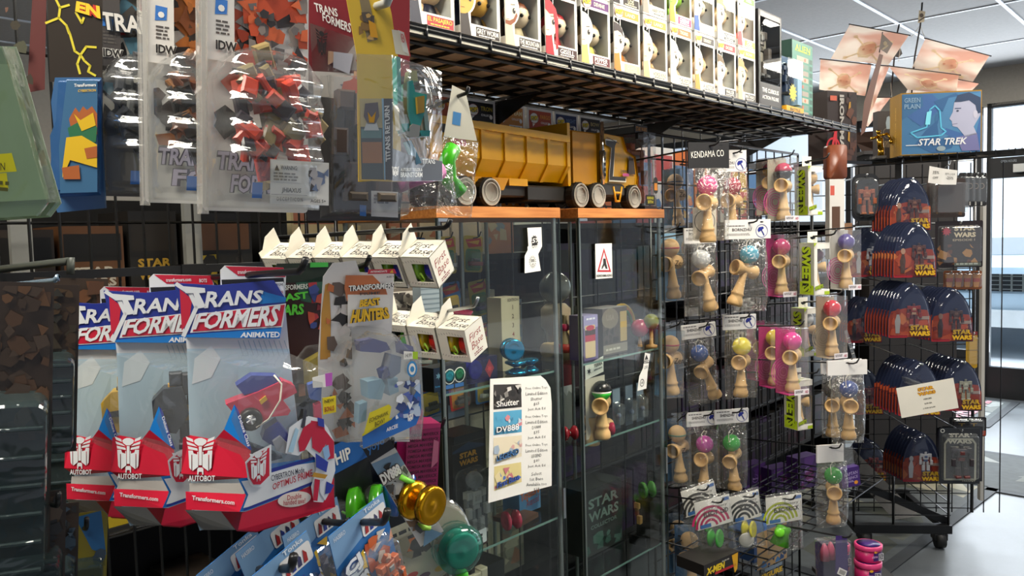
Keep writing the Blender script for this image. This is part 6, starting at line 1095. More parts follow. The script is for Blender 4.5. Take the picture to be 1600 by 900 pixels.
def d4(a, F, L):
    for (q, cols, n, tx, tcx) in (([(771, 601), (814, 600), (815, 636), (771, 640)], ['3a3634', '8a8680', 'd8d4cc', '2a2826'], 26, 'Shutter', 'f0eee8'), ([(771, 644), (815, 640), (815, 675), (771, 680)], ['5aa8cc', 'd88a90', 'c8d8e0', '4a8ab0'], 12, 'DV888', 'f0f0ee'), ([(771, 684), (815, 680), (815, 713), (771, 725)], ['e8dcc0', 'd8a8a0', 'e0d8c8', 'a8b8c8'], 14, 'LEGEND', '4a7ab0'), ([(772, 729), (814, 722), (815, 753), (772, 767)], ['e0d090', '5a78c0', 'c87880', 'e8d8a8'], 12, 'First Base', '3a5ab0')):
        P4 = L(q); a.poly(P4, flat(cols[0]), 1); xs = [p[0] for p in P4]; ys = [p[1] for p in P4]; dark_art(a, min(xs) + .001, max(ys[0:1] + [min(ys) + .006]) - abs(ys[0] - ys[3]) + .004, max(xs) - .001, min(ys[0], ys[1]), [flat(x) for x in cols], n, 2, len(tx), .4)
        a.text(tx, 0, 0, .01, flat(tcx), 14, quad=L([(q[3][0] + 3, q[3][1] - 4), (q[2][0] - 6, q[2][1] - 4), (q[2][0] - 6, q[2][1] - 14), (q[3][0] + 3, q[3][1] - 13)]), out=BLACK, ow=.08)
    y = 606
    for ln in ('Free Online Toys', 'Limited Edition', 'Shutter', '$65', 'Just Ask Ed', None, 'Free Online Toys', 'Limited Edition', 'DV888', '$35', 'Just Ask Ed', None, 'Free Online Toys', 'Limited Edition', 'LEGEND', '$40', 'Just Ask Ed', None, 'Select', '1st Base', 'Available too', '$18', 'Includes return string'):
        if ln: k = min(16, 1.15 * len(ln)) + 1; a.text(ln, 0, 0, .01, INK, 2, bold=-.005, quad=L([(838 - k, y + 4), (838 + k, y + 2), (838 + k, y - 3), (838 - k, y - 1)]), res=1)
        y += 8.2 if ln else 3.5
strip([(766, 592), (845, 587), (853, 594), (860, 606), (862, 630), (862, 759), (763, 786)], .0066, 'large white price list with four pictures on the left cabinet door', d4)
# small coloured packs on the wire panel behind the cabinets
r9 = random.Random(4)
for i in range(3):
    for j in range(4):
        s = .30 + i * .115 + .01 * j; h = 1.56 - j * .135
        t = thing('car_pack', ['left', 'middle', 'right'][i] + ' column, ' + ['top', 'second', 'third', 'lowest'][j] + ' small carded toy car behind the left cabinet', 'toy pack', Fw(s, -.425, h, 0, 0, r9.uniform(-9, 9)), 'small carded toy cars behind the left cabinet'); c = MB(); bc, b2 = r9.choice([('2a6ab0', 'e0c040'), ('b83028', 'e8a030'), ('c8b030', '3a8a3a'), ('2a78c0', 'd8d8d0'), ('5a5a62', 'c83a2a')]); c.prism(rrect(-.04, -.11, .04, 0, .008), -.001, 0, flat(bc)); c.poly([(-.034, -.012), (.03, -.006), (.036, -.03), (-.02, -.036)], flat('c83020'), 1); c.poly([(-.03, -.02), (.026, -.012), (.02, -.026)], flat('e8b028'), 2); c.poly(rrect(-.032, -.105, .032, -.04, .01), flat(b2), 1); c.build('printed_card', t)
        g = MB(); g.box((-.026, -.09, .002), (.026, -.078, .02), flat(r9.choice(['c8281e', '3a3a40', 'e0e0e0', '2a4aa0'])), .003); g.box((-.014, -.078, .004), (.014, -.068, .018), flat('20262c'), .003); g.build('toy_car', t); g = MB(); blister(g, rrect(-.031, -.102, .031, -.045, .006), .022, CLEAR, .003, .9); g.build('clear_bubble', t)
        pegw(s, h - .008, -.44, -.40, 'short hook of the ' + ['left', 'middle', 'right'][i] + ' column ' + ['top', 'second', 'third', 'lowest'][j] + ' toy car pack', .002, .002, 'short hooks behind the left cabinet')
# ================================================================ bagged and boxed wooden skill toys on the black wire panel
GK = 'packed wooden skill toys on the wire panel'; PW = -.07
def Fk(px, py, dia, yaw=0, roll=0):       # distance from the apparent size of the 60 mm ball
    return Fp(px, py, FPX * .058 / dia, yaw, 0, roll)
def ps(F):                                   # wall coordinates of a frame's origin
    q = F.translation - P0; return q.dot(D), q.dot(N), q.z
def skill(t, col, ky=0, kr=0, dy=0, band=None, mats=None, z=0, cup_roll=0):
    g = MB(); bm = flat(col, .22, coat=.6) if col else WD
    g.ball((0, 0, z), .029, bm, 22, 1, mats)
    if band: g.lathe([(.0289, -.0035), (.0292, -.001), (.0291, .0015)], flat(band), 22, (0, 0, z))
    g.build('ball', t)
    T = Matrix.Translation((0, -.004, z)) @ Matrix.Rotation(math.radians(kr), 4, 'Z') @ Matrix.Translation((0, -.044 + dy, 0))
    g = MB(); g.T = T; ken(g); g.build('handle', t)
    g = MB(); g.T = T @ Matrix.Rotation(math.radians(cup_roll), 4, 'Z') @ Matrix.Rotation(math.radians(ky), 4, 'Y'); cups(g); g.build('cup_piece', t)
def logo_axe(mb, x, y, k, z):
    B = flat('1c2a86'); mb.ring(x, y, .0115 * k, .0125 * k, B, 2, z); mb.T = Matrix.Translation((x, y, z)) @ Matrix.Rotation(.5, 4, 'Z'); mb.rect(-.001 * k, -.01 * k, .0012 * k, .002 * k, B, 3); mb.poly([(-.007 * k, .001 * k), (.006 * k, .002 * k), (.006 * k, .006 * k), (-.002 * k, .009 * k), (-.007 * k, .006 * k)], B, 3); mb.T = None
def bagged(px, py, dia, col, label, kr=0, ky=35, roll=0, yaw=10, header=True, hx=0, hy=.052, hw=.078, hh=.032, w=.082, h=.20, hook_=True, htxt='SHENZHU', plain=False, dark=False, cup_roll=0, insert=False):
    hw *= 1.3; hh *= 1.45; w *= 1.3; h *= 1.12; F = Fk(px, py, dia, yaw, roll); t = thing('bagged_skill_toy', label, 'wooden skill toy', F, GK); skill(t, col, ky, kr, cup_roll=cup_roll)
    b = MB(); bag(b, w, h, .085, None, int(px * 3 + py), hx * .5, hy); b.build('bag', t)
    if header:
        c = MB(); x0 = hx - hw / 2; z = .004
        c.box((x0, hy - .004, -.003), (x0 + hw, hy + hh - .004, z), flat('17171a') if dark else flat('e4e1dc'))
        c.ell(hx + hw * .3 if not plain else hx, hy + hh - .012, .006, .0022, BLACK, 1, z)
        if dark: c.text('KENDAMA CO', hx - .004, hy + .036, .018, WHITE, 2, hw * .8, .0, -.01, .05, z=z)
        elif not plain: c.text(htxt, x0 + hw * .36, hy + .024, .009, flat('4a4644'), 2, hw * .42, z=z); small_print(c, x0 + .006, hy + .037, hw * .4, 1, .003, flat('6a6664'), (z / LAY) + 2); small_print(c, x0 + .006, hy + .013, hw * .5, 2, .0022, flat('a8a4a0'), (z / LAY) + 2); logo_axe(c, x0 + hw * .8, hy + .019, 1.6, z)
        c.build('header_card', t)
    if insert: c = MB(); c.box((-.036, -.152, -.02), (.036, -.06, -.0185), flat('dcd6c8')); c.ring(0, -.1, .03, .032, flat('3a3a3a'), 1, -.0185); c.build('insert_card', t)
    g = MB(); g.path([(.0, .029, 0), (.006, .04, .004), (-.004, .047, .006), (-.012, .036, .004), (-.02, .01, .022)], .001, flat('e0d8c4'), 5); g.build('string', t)
    if hook_:
        q = F @ Vector((hx, hy + hh - .013, 0)); s, p, hh_ = (q - P0).dot(D), (q - P0).dot(N), q.z
        pegw(s, hh_ - .02, PW, max(p + .03, PW + .06), 'black hook of the ' + label[:1].lower() + label[1:].split(' on ')[0].split(' in the')[0].split(' behind')[0][:60], .02, .0026)
    return t
bagged(1105, 290, 32, 'd81a78', 'bagged toy with a bright pink ball under a black header', 0, 50, 0, 12, hx=.004, hw=.095, hh=.05, dark=True, insert=True, w=.095, h=.185)
bagged(1144, 291, 28, 'a81c3c', 'bagged toy with a dark red ball beside the black header one', 0, 40, 0, 12, hx=.0, hy=.05, hw=.075, hh=.048)
bagged(1095, 405, 30, 'a9adaf', 'bagged toy with a pale grey ball', 12, 40, 0, 12, hx=-.004, cup_roll=8)
bagged(1171, 398, 30, '2c96b4', 'bagged toy with a sky blue ball', -20, 10, 0, 12, hx=-.006, hw=.115, hh=.04, w=.09, cup_roll=4, htxt='BORNZHU')
bagged(1093, 552, 28, '2c55a0', 'bagged toy with a medium blue ball', 17, 42, 4, 12, hx=.002, hy=.055, hw=.092, cup_roll=10)
bagged(1159, 541, 29, 'e8d800', 'bagged toy with a yellow ball', -2, 50, 0, 12, hx=-.008, hy=.058, hw=.086)
bagged(1101, 694, 28, 'b02490', 'bagged toy with a magenta ball', -2, 46, 0, 12, hx=-.006, hy=.066, hw=.088, cup_roll=-10)
bagged(1143, 692, 28, '1ea028', 'bagged toy with a green ball in the second lowest row', 4, 46, 0, 12, hx=.0, hy=.07, hw=.092, htxt='SHENZHU', cup_roll=14)
bagged(1326, 608, 29, '1d3c80', 'bagged toy with a navy ball under a plain white header', 0, 70, 0, 5, hx=-.006, hy=.05, hw=.10, plain=True)
bagged(1301, 609, 27, '2a2a28', 'bagged toy with a black ball behind the navy one', 0, 60, 0, 5, hx=.03, hy=.06, hw=.11, plain=True, hook_=True)
bagged(1302, 743, 28, '1c9c24', 'lowest bagged toy with a green ball and a small white header', 0, 65, 0, 8, hx=-.012, hy=.05, hw=.072, hh=.04, plain=True)
# clear cartons with a blue card inside
def zen(px, py, dia, label, band, yaw=14, roll=0, hook_=True, dim=False):
    F = Fk(px, py, dia, yaw, roll); t = thing('boxed_skill_toy', label, 'wooden skill toy', F, GK); skill(t, None, 35, 4, 0, band, None, .0)
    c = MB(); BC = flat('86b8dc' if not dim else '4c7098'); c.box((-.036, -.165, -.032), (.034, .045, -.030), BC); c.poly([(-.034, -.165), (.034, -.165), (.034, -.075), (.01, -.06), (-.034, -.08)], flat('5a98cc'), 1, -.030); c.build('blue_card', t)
    c = MB(); c.box((-.036, -.165, -.0325), (.034, .045, .032), CLEAR); c.build('clear_carton', t)
    c = MB(); c.text('Zen', .016, -.048, .017, flat('1c1a18'), 1, .032, .15, -.005, z=.0325); c.build('print', t)
    c = MB(); c.box((-.02, .045, -.001), (.02, .07, .0005), CLEAR); c.build('hang_tab', t)
    if hook_:
        q = F @ Vector((0, .06, 0)); pegw((q - P0).dot(D), q.z - .02, PW, (q - P0).dot(N) + .03, 'black hook of the ' + label, .02, .0026)
zen(1055, 284, 25, 'topmost clear boxed plain wooden toy with a black line on its ball', '1a1a1a')
zen(1047, 387, 29, 'clear boxed wooden toy with a red line, second from the top', 'b0283c')
zen(1047, 538, 29, 'clear boxed wooden toy with a red line in the middle rows', 'b0283c', roll=-2)
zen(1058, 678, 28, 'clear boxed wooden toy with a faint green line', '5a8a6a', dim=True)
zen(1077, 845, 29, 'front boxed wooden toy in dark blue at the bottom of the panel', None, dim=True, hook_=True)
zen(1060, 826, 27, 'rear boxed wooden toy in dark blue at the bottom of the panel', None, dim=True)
# pink lined clear boxes
def pinkbox(px, py, dia, label, col, mats=None, yaw=20, back='c02a78', hook_=True, ky=40):
    F = Fk(px, py, dia, yaw); t = thing('boxed_skill_toy', label, 'wooden skill toy', F, GK); skill(t, col, ky, 0, 0, None, mats)
    c = MB(); PB_ = flat(back); c.box((-.04, -.165, -.032), (.036, .042, -.030), PB_); c.box((-.04, -.165, -.03), (.036, -.163, .03), PB_)
    for i in range(5): c.ring(-.01, -.10, .012 + i * .008, .015 + i * .008, flat('d8509a') if back != 'b9a890' else flat('a89880'), 1, -.030)
    c.build('lining', t); c = MB(); c.box((-.04, -.165, -.0325), (.036, .042, .032), CLEAR); c.build('clear_carton', t)
    c = MB(); c.box((-.02, -.166, .0325), (.036, -.148, .033), flat('e6dfe0')); c.text('AD', .026, -.157, .008, flat('b02a50'), 3, .012, z=.033); small_print(c, -.016, -.152, .03, 2, .0025, flat('6a6264'), .033 / LAY + 2); c.build('label', t)
    if hook_:
        q = F @ Vector((0, .045, 0)); pegw((q - P0).dot(D), q.z - .015, PW, (q - P0).dot(N) + .03, 'black hook of the ' + label, .02, .0026)
pinkbox(1238, 533, 29, 'front one of three pink lined boxes, with a pink ball', 'e0288c')
pinkbox(1210, 528, 27, 'middle one of three pink lined boxes, with a yellow and orange ball', 'd8b828', hook_=False)
pinkbox(1190, 521, 25.5, 'rearmost of three pink lined boxes, with a dark ball', '3a3a50', hook_=False)
pinkbox(1221, 386, 27, 'pink lined box with a crimson ball beside the white lettered boxes', 'b81a64', back='c02a78')
pinkbox(1300, 482, 27, 'clear box with a scarlet ball at the right of the white lettered boxes', 'd41c34', back='b9a890')
pinkbox(1224, 268, 27, 'clear boxed toy with a red and black ball in the top row', None, [(.12, WD), (.5, flat('201c20', .2)), (1, flat('c8385a', .2))], back='b9b2a0')
pinkbox(1204, 266, 24.5, 'clear boxed toy with a red and yellow ball behind the red and black one', None, [(.55, flat('e0b020', .2)), (1, flat('c8385a', .2))], back='b9b2a0', hook_=False)
pinkbox(1322, 378, 26, 'clear bag like box with a violet ball at the right end of the panel', '5a4a90', back='c8c4bc')
# white cartons lettered down the side
def sweets(px, py, dia, label, col, yaw=24, h=.17, hook_=True):
    F = Fk(px, py, dia, yaw); t = thing('lettered_skill_toy_box', label, 'wooden skill toy', F, GK); w, d = .066, .064; c = MB(); CW = flat('ece8dc'); LG = flat('a8c020'); y0 = -.135; y1 = y0 + h
    c.box((-w / 2, y0, -d), (w / 2, y1, -d + .002), CW); c.box((-w / 2, y0, -d), (w / 2, y0 + .003, 0), CW); c.box((-w / 2, y1 - .002, -d), (w / 2, y1, 0), CW); c.box((-w / 2, y0, -d), (-w / 2 + .002, y1, 0), CW)
    c.box((-w / 2, y0, -.001), (-w / 2 + .014, y1, 0), CW); c.box((-w / 2, y1 - .02, -.001), (w / 2, y1, 0), CW); c.box((-w / 2, y0, -.001), (w / 2, y0 + .018, 0), CW); c.poly([(-w / 2 + .014, y0 + .018), (-w / 2 + .03, y0 + .018), (-w / 2 + .014, y0 + .05)], CW, 0); c.rect(w / 2 - .022, y0 + .001, w / 2, y0 + .012, LG, 1); c.poly([(-w / 2, y1 - .001), (-w / 2 + .012, y1 - .001), (-w / 2, y1 - .014)], LG, 1)
    c.T = Matrix.Translation((-w / 2, 0, 0)) @ Matrix.Rotation(-PI / 2, 4, 'Y'); c.rect(-.0, y0, -d + .001, y1, flat('d8d8c0'), 0); c.poly([(-d + .002, y0 + .002), (-.002, y0 + .002), (-.002, y0 + .03), (-d + .002, y0 + .045)], LG, 1)
    c.text('SWEETS', -.0, 0, .03, LG, 6, bold=.05, quad=[(-.040 - .012, y1 - .012), (-.040 - .012, y0 + .01), (-.012, y0 + .01), (-.012, y1 - .012)], out=flat('1c1c14'), ow=.10)
    c.T = Matrix.Translation((0, y1, 0)) @ Matrix.Rotation(-PI / 2, 4, 'X'); c.rect(-w / 2, .0, -w / 2 + .02, d, LG, 1); c.rect(-.012, .02, .018, .03, flat('8fa620'), 2); c.T = None
    c.text('SWEETS', -w / 2 + .02, y0 + .026, .012, LG, 6, .036, .15, .05, .25, out=flat('2a2c14'), ow=.12); c.build('carton', t)
    c = MB(); c.box((-w / 2 + .01, y1, -d * .6), (w / 2 - .014, y1 + .036, -d * .6 + .001), CW); c.poly([(-.012, y1 + .014), (-.004, y1 + .010), (.01, y1 + .014), (.01, y1 + .019), (-.012, y1 + .02)], BLACK, 1, -d * .6 + .001); c.build('hang_tab', t)
    g = MB(); g.T = Matrix.Translation((.006, .0, -d / 2)); g.ball((0, -.004, 0), .026, flat(col, .25, coat=.4) if col else WD, 20); g.build('ball', t); g = MB(); g.T = Matrix.Translation((.006, -.045, -d / 2)) @ Matrix.Scale(.76, 4); ken(g); g.build('handle', t); g = MB(); g.T = Matrix.Translation((.006, -.045, -d / 2)) @ Matrix.Rotation(-.7, 4, 'Y') @ Matrix.Scale(.8, 4); cups(g); g.build('cup_piece', t)
    g = MB(); g.box((-w / 2 + .014, y0 + .018, -d + .003), (w / 2, y1 - .02, -.0012), CLEAR); g.build('clear_window', t)
    if hook_:
        q = F @ Vector((0, y1 + .02, -d * .6)); pegw((q - P0).dot(D), q.z - .02, PW, (q - P0).dot(N) + .07, 'black hook of the ' + label, .024, .003)
sweets(1274, 275, 26, 'topmost white box lettered down its side, showing a plain wooden ball', None)
sweets(1284, 396, 28, 'second white lettered box from the top, showing a dark plum ball', '4a1c34')
sweets(1268, 497, 26, 'third white lettered box from the top, showing a white ball', 'd8d8d8')
sweets(1258, 610, 27, 'lowest white lettered box, showing a lilac ball', '9a6aa0')
# carded plain yo-yos near the bottom
def trick(px, py, Y, col, label, sub, item, roll=6, w=.115):
    F = Fp(px, py, Y, 14, 0, roll); t = thing('bagged_yoyo', label, 'toy pack', F, 'bagged yo-yos at the bottom of the wire panel'); c = MB(); CC = flat(col); c.box((-w / 2, .0, -.001), (w / 2, .085, .0006), flat('e8e6de')); z = .0006
    for i in range(4): r0 = .016 + i * .013; c.ring(-w * .12, .004, r0, r0 + .0075, CC, 1, z, 20, .12 if i else .0, PI * (1.0 if i < 3 else .93))
    c.rect(-w * .42, .003, -w * .12, .014, flat('2a6ab0'), 3, z); c.rect(w * .28, .07, w * .48, .08, flat('3a6ab0'), 3, z); c.text('yoyofactory', w * .06, .058, .0095, INK, 4, w * .66, z=z, bold=.0); c.text(sub, w * .06, .042, .014, INK, 4, w * .7, z=z, bold=.03); c.ell(.0, .076, .007, .002, BLACK, 4, z); c.build('header_card', t)
    b = MB(); bag(b, w, .19, .05, None, int(px), 0, .095); b.build('bag', t); g = MB()
    if item == 'ball': yoyo(g, Matrix.Translation((-.006, -.035, 0)) @ Matrix.Rotation(.7, 4, 'Y'), flat('3c9a3a', .2), .027)
    elif item == 'pale': yoyo(g, Matrix.Translation((.0, -.03, 0)) @ Matrix.Rotation(.7, 4, 'Y'), flat('c8c040', .2), .026); g.lathe([(0, .0), (.022, 0), (.024, .004), (.02, .006), (0, .005)], flat('d8d6cc'), 18, (-.02, -.055, .012), (-.3, 0, 1))
    else: g.lathe([(.006, .012), (.02, .008), (.024, .0), (.02, -.012), (.030, -.05), (.005, -.052)], flat('58b818', .3), 18, (-.005, -.02, 0), (.35, 1, 0)); g.lathe([(.004, 0), (.014, .002), (.016, .02), (.012, .026), (0, .026)], flat('6cc828', .3), 16, (-.025, -.025, .006), (-.4, .3, .8))
    g.build('yoyo', t); q = F @ Vector((0, .076, 0)); pegw((q - P0).dot(D), q.z - .02, PW, (q - P0).dot(N) + .03, 'black hook of the ' + label, .02, .0028)
trick(1118, 822, 2.30, 'b81c58', 'bagged green yo-yo under a card with a magenta target', 'ELEC-T  LED', 'ball', 8); trick(1098, 800, 2.42, '2a2826', 'bagged yo-yo whose pale card shows behind the magenta target one', 'LED', 'ball', 12)
trick(1168, 812, 2.40, '2c3030', 'bagged yellow yo-yo under a card with a dark target', 'YOT', 'pale', 8, .10); trick(1226, 816, 2.42, 'a8b418', 'bagged green top under a card with a lime target', 'ELEC-TRICK', 'top', 2, .125)
# boxes at the very bottom, standing on a wire shelf of the panel
mb = MB()
for i in range(9): p = -.05 + i * .04; mb.tube((.95, -p, .575), (2.04, -p, .575), .0025, WIRE, 5)
for i in range(16): mb.tube((.96 + i * .072, .055, .578), (.96 + i * .072, -.27, .578), .0025, WIRE, 5)
single('wire_shelf', mb, 'low black wire shelf across the skill toy panel', 'shelf', WM)
def lowbox(px, py, p, w, h, d, col, label, art, yaw=-10): 
    s, hh = onwall(px, py, p); F = Fw(s, p, .581, yaw); t = thing('toy_box', label, 'toy box', F); c = MB(); c.box((-w / 2, 0, -d), (w / 2, hh - .581, 0), flat(col)); c.build('carton', t); a = MB(); art(a, w, hh - .581); a.build('printed_front', t)
lowbox(1128, 872, .20, .16, .1, .1, '201c1a', 'black box with yellow lettering at the bottom of the skill toy panel', lambda a, w, h: (a.text('X-MEN', -w * .18, h - .022, .02, flat('e0c020'), 2, w * .5, .15, .05), a.poly([(w * .28, h - .004), (w * .46, h - .002), (w * .44, h - .05), (w * .36, h - .06)], flat('d8a020'), 2), a.rect(-w * .2, .0, w * .4, h - .04, flat('a81c24'), 2), small_print(a, .0, h - .008, w * .2, 1, .004, flat('a8a49a'), 2)))
lowbox(1206, 868, .17, .19, .1, .1, '2b4a78', 'blue and tan box at the bottom of the skill toy panel', lambda a, w, h: (a.rect(-w * .42, -.0, w * .44, h - .03, flat('a8895c'), 1), a.text('4+', -w * .44, h - .012, .01, WHITE, 3), a.rect(-w * .2, h - .045, w * .3, h - .034, flat('7a8a98'), 2), a.text('FIGURE', .0, h - .058, .018, flat('d8b020'), 3, w * .6, bold=.05), dark_art(a, -w * .48, h - .028, w * .48, h - .002, [flat('20406c'), flat('3a6a9a'), flat('182c48')], 12, 1, 4, .8), a.ell(-w * .3, h - .055, .012, .014, flat('3a3a3a'), 3)))
# purple cases and pink tubs hanging or standing at the end of the panel
def tub(loc_, label, wd=.038, hh=.06, yaw=0, stack=0):
    t = thing('pink_tub', label, 'tub', Matrix.Translation(loc_) @ Matrix.Rotation(yaw, 4, 'Z'), 'pink and purple tubs'); PKM = flat('b81e60', .35); PUM = flat('3a1c66', .35)
    g = MB(); g.lathe([(wd * .96, 0), (wd, .004), (wd, hh * .72)], PKM, 22, (0, 0, 0), (0, 0, 1)); g.build('body', t); g = MB(); g.lathe([(wd * 1.04, hh * .72), (wd * 1.06, hh * .76), (wd * 1.06, hh * .98), (wd, hh)], flat('c0366a', .3), 22, (0, 0, 0), (0, 0, 1)); g.build('lid', t)
    g = MB(); g.lathe([(wd * .9, hh + .0003), (.001, hh + .0006)], PUM, 22, (0, 0, 0), (0, 0, 1)); g.T = Matrix.Translation((0, -wd * 1.0, hh * .36)) @ STAND; g.T = None
    vs = [(wd * 1.015 * math.cos(a), wd * 1.015 * math.sin(a), z) for a in [(-1.9 + i * .2) for i in range(13)] for z in (hh * .18, hh * .66)]; g.add(vs, [(2 * i, 2 * i + 2, 2 * i + 3, 2 * i + 1) for i in range(12)], PUM)
    g.T = Matrix.Translation((wd * .15, -wd * 1.03, hh * .42)) @ STAND; g.rect(-.002, -.012, .016, .010, flat('d8d4d8'), 1); small_print(g, -.001, .008, .016, 4, .0028, INK, 2, 1.6); g.text('slime', -.016, .002, .008, flat('d8a0c8'), 1, .02); g.ell(-.012, .016, .006, .004, flat('e0a020'), 1); g.T = None; g.build('label', t)
q = at(1356, 905, 2.38)
zs = q.z
table = MB(); table.cbox((q.x - .02, q.y + .02, zs - .008), (.22, .18, .014), flat('1c1c1e')); table.tube((q.x - .02, q.y + .02, 0), (q.x - .02, q.y + .02, zs - .015), .02, BLACK, 10); table.lathe([(.12, 0), (.12, .012), (.02, .03)], BLACK, 20, (q.x - .02, q.y + .02, 0), (0, 0, 1)); single('tub_stand', table, 'small dark stand under the pink tubs at the lower edge', 'stand')
tub((q.x, q.y, zs), 'front pink tub with a purple label, under another one'); tub((q.x + .004, q.y + .006, zs + .0605), 'pink tub stacked on the front one', .038, .05, .3); tub((q.x - .055, q.y + .078, zs), 'pink tub behind the pair at the lower edge', .03, .085, .2)
F = Fp(1310, 880, 2.27, 6, 0, 2); t = thing('purple_case', 'clear case with purple card and a white price label at the lower edge', 'toy pack', F, None); c = MB(); c.box((-.045, -.09, -.05), (.04, .05, -.048), flat('2c1a4a')); c.poly([(.0, -.04), (.04, -.05), (.04, .07), (.005, .075)], flat('3a2068'), 1, -.02); c.build('card', t); g = MB(); g.box((-.046, -.095, -.052), (.042, .06, .0), CLEAR); g.build('clear_case', t); g = MB(); g.add([(-.006, -.03, .001), (.018, -.045, .001), (.026, -.026, .001), (.002, -.012, .001)], [(0, 1, 2, 3)], flat('dcd8d4')); g.text('||||||', .01, -.028, .012, INK, 2, .018, z=.001, rot=-.5); g.build('price_label', t); g = MB(); g.lathe([(0, 0), (.014, 0), (.012, .03), (.004, .05)], flat('a83a5a'), 14, (-.026, -.0, -.03)); g.lathe([(0, 0), (.014, 0), (.012, .03), (.004, .05)], flat('a83a5a'), 14, (-.004, .0, -.035)); g.build('bottle', t)
pegw(*(lambda v: ((v - P0).dot(D), v.z))(F @ Vector((0, .05, -.05))), PW, (F.translation - P0).dot(N) + .02, 'black hook of the clear case with purple card', .02, .003)
def purple(px, py, Y, w, h, label, seed):
    F = Fp(px, py, Y, 30, 0, 0); t = thing('purple_box', label, 'toy box', F, 'purple boxes behind the wire panel'); c = MB(); c.box((-w / 2, -h / 2, -.06), (w / 2, h / 2, 0), flat('34184e')); c.build('carton', t); c = MB(); c.ring(0, h * .05, .016, .019, flat('8a6aa8'), 2); c.text('lace', 0, h * .05, .010, flat('a888c0'), 3, .03); c.text('LEVEL', 0, -h * .25, .008, flat('9a7ab0'), 3, w * .6); dark_art(c, -w / 2 + .002, -h / 2 + .002, w / 2 - .002, h / 2 - .002, [flat('2a1240'), flat('4a2468'), flat('5a1c50')], 8, 1, seed, .4); c.build('printed_front', t)
for i, (px, py, l) in enumerate(((1180, 750, 'left one of three purple boxes seen through the low wires'), (1222, 755, 'middle one of three purple boxes seen through the low wires'), (1262, 738, 'right one of three purple boxes seen through the low wires'))): purple(px, py, 3.42, .13, .14, l, i)
F = Fp(1330, 745, 2.9, 12, 0, 6); t = thing('purple_box', 'small violet box with pale lettering hanging beside the green bagged toy', 'toy box', F, None); c = MB(); c.box((-.04, -.038, -.03), (.036, .035, 0), flat('3a1c66')); c.text('KAPTAN', .0, .012, .012, flat('b8a8d0'), 1, .055, .1, 0, .08); c.text('SCIENCE', .0, -.004, .010, flat('b8a8d0'), 1, .055, .1, 0, .08); c.ell(.018, -.024, .008, .007, flat('d88a20'), 1); small_print(c, -.03, -.014, .04, 2, .0024, flat('a898c0'), 1); c.build('carton', t); c = MB(); c.box((-.03, .035, -.02), (.03, .13, -.0185), CLEAR); c.build('hang_strip', t)
# leather brown cushion like pack and tan cartons at the far end of the panel
def plain(F, w, h, d, col, label, name, cat, bev=.0, art=None):
    c = MB(); c.box((-w / 2, 0, -d), (w / 2, h, 0), flat(col), bev)
    if art: art(c, w, h)
    return single(name, c, label, cat, F)
F = Fp(1307, 280, 2.95, 8); c = MB(); c.prism(rrect(-.035, 0, .035, .125, .012), -.03, .012, flat('7a4026', .35), True); single('leather_case', c, 'brown leather look case hanging right of the topmost lettered box', 'case', F)
plain(Fp(1308, 405, 2.9, 8), .058, .29, .03, 'd8d4cc', 'narrow white box with a red corner mark below the brown case', 'toy_box', 'toy box', 0, lambda c, w, h: (c.rect(-w * .45, h * .8, -.01, h * .92, flat('c85a4a'), 1), c.rect(-w * .35, .02, w * .2, h * .66, flat('5a4030'), 1)))
plain(Fp(1322, 415, 3.0, 8), .05, .16, .04, '8a6648', 'tan carton between the white boxes and the egg shaped packs', 'carton', 'box')
# ================================================================ black rolling rack of egg shaped packs
RY = 3.78; RYAW = math.radians(-6); RR = Matrix.Rotation(RYAW, 4, 'Z')
base = at(1409, 842, RY); RO = Vector((base.x, base.y, 0)); RM_ = Matrix.Translation(RO) @ RR      # x right, y away, z up
t = thing('rolling_rack', 'black rolling wire rack hung with egg shaped packs near the door', 'display rack', RM_)
HW = .225
m = MB(); m.box((-HW, -.02, .075), (HW, .02, .115), BLACK); m.box((-HW, .5, .075), (HW, .54, .115), BLACK)
for x in (-HW, HW - .03): m.box((x, 0, .075), (x + .03, .54, .105), BLACK)
m.build('base_frame', t)
for x in (-HW + .05, HW - .05):
    for y in (0, .52): m = MB(); m.box((x - .03, y - .02, .04), (x + .03, y + .03, .076), BLACK, .004); m.lathe([(.0, -.02), (.036, -.02), (.038, 0), (.036, .02), (0, .02)], flat('1a1a1a', .6), 16, (x, y, .038), (1, 0, 0)); m.build('caster', t)
m = MB()
for x in (-HW, -.04, HW - .01):
    m.tube((x, 0, .1), (x, 0, .36), .006, WIRE, 6)
for z in (.16, .22, .28, .355): m.tube((-HW, 0, z), (HW, 0, z), .003, WIRE, 5); m.tube((HW - .005, 0, z), (HW - .06, .5, z + .05), .003, WIRE, 5); m.tube((-HW, .0, z), (-HW + .2, .5, z + .03), .003, WIRE, 5)
m.add([(-.2, .5, .35), (-.08, .5, .36), (.12, .1, .12), (.0, .1, .10)], [(0, 1, 2, 3)], BLACK); m.add([(-HW, .02, .30), (-HW, .02, .34), (HW, .02, .14), (HW, .02, .10)], [(0, 1, 2, 3)], BLACK); m.build('base_brace', t)
m = MB()
for i in range(13): x = -.36 + i * .076; m.tube((x, .22, .1), (x, .22, 1.86), .003, WIRE, 5)
for j in range(24): z = .12 + j * .0762; m.tube((-.36, .225, z), (.42, .225, z), .003, WIRE, 5)
for x in (-.36, .42): m.tube((x, .22, .1), (x, .22, 1.88), .008, WIRE, 6)
m.build('wire_back', t)
m = MB(); m.box((.405, .10, .2), (.42, .13, 1.8), flat('b9b6ae', .3)); m.build('side_strip', t)
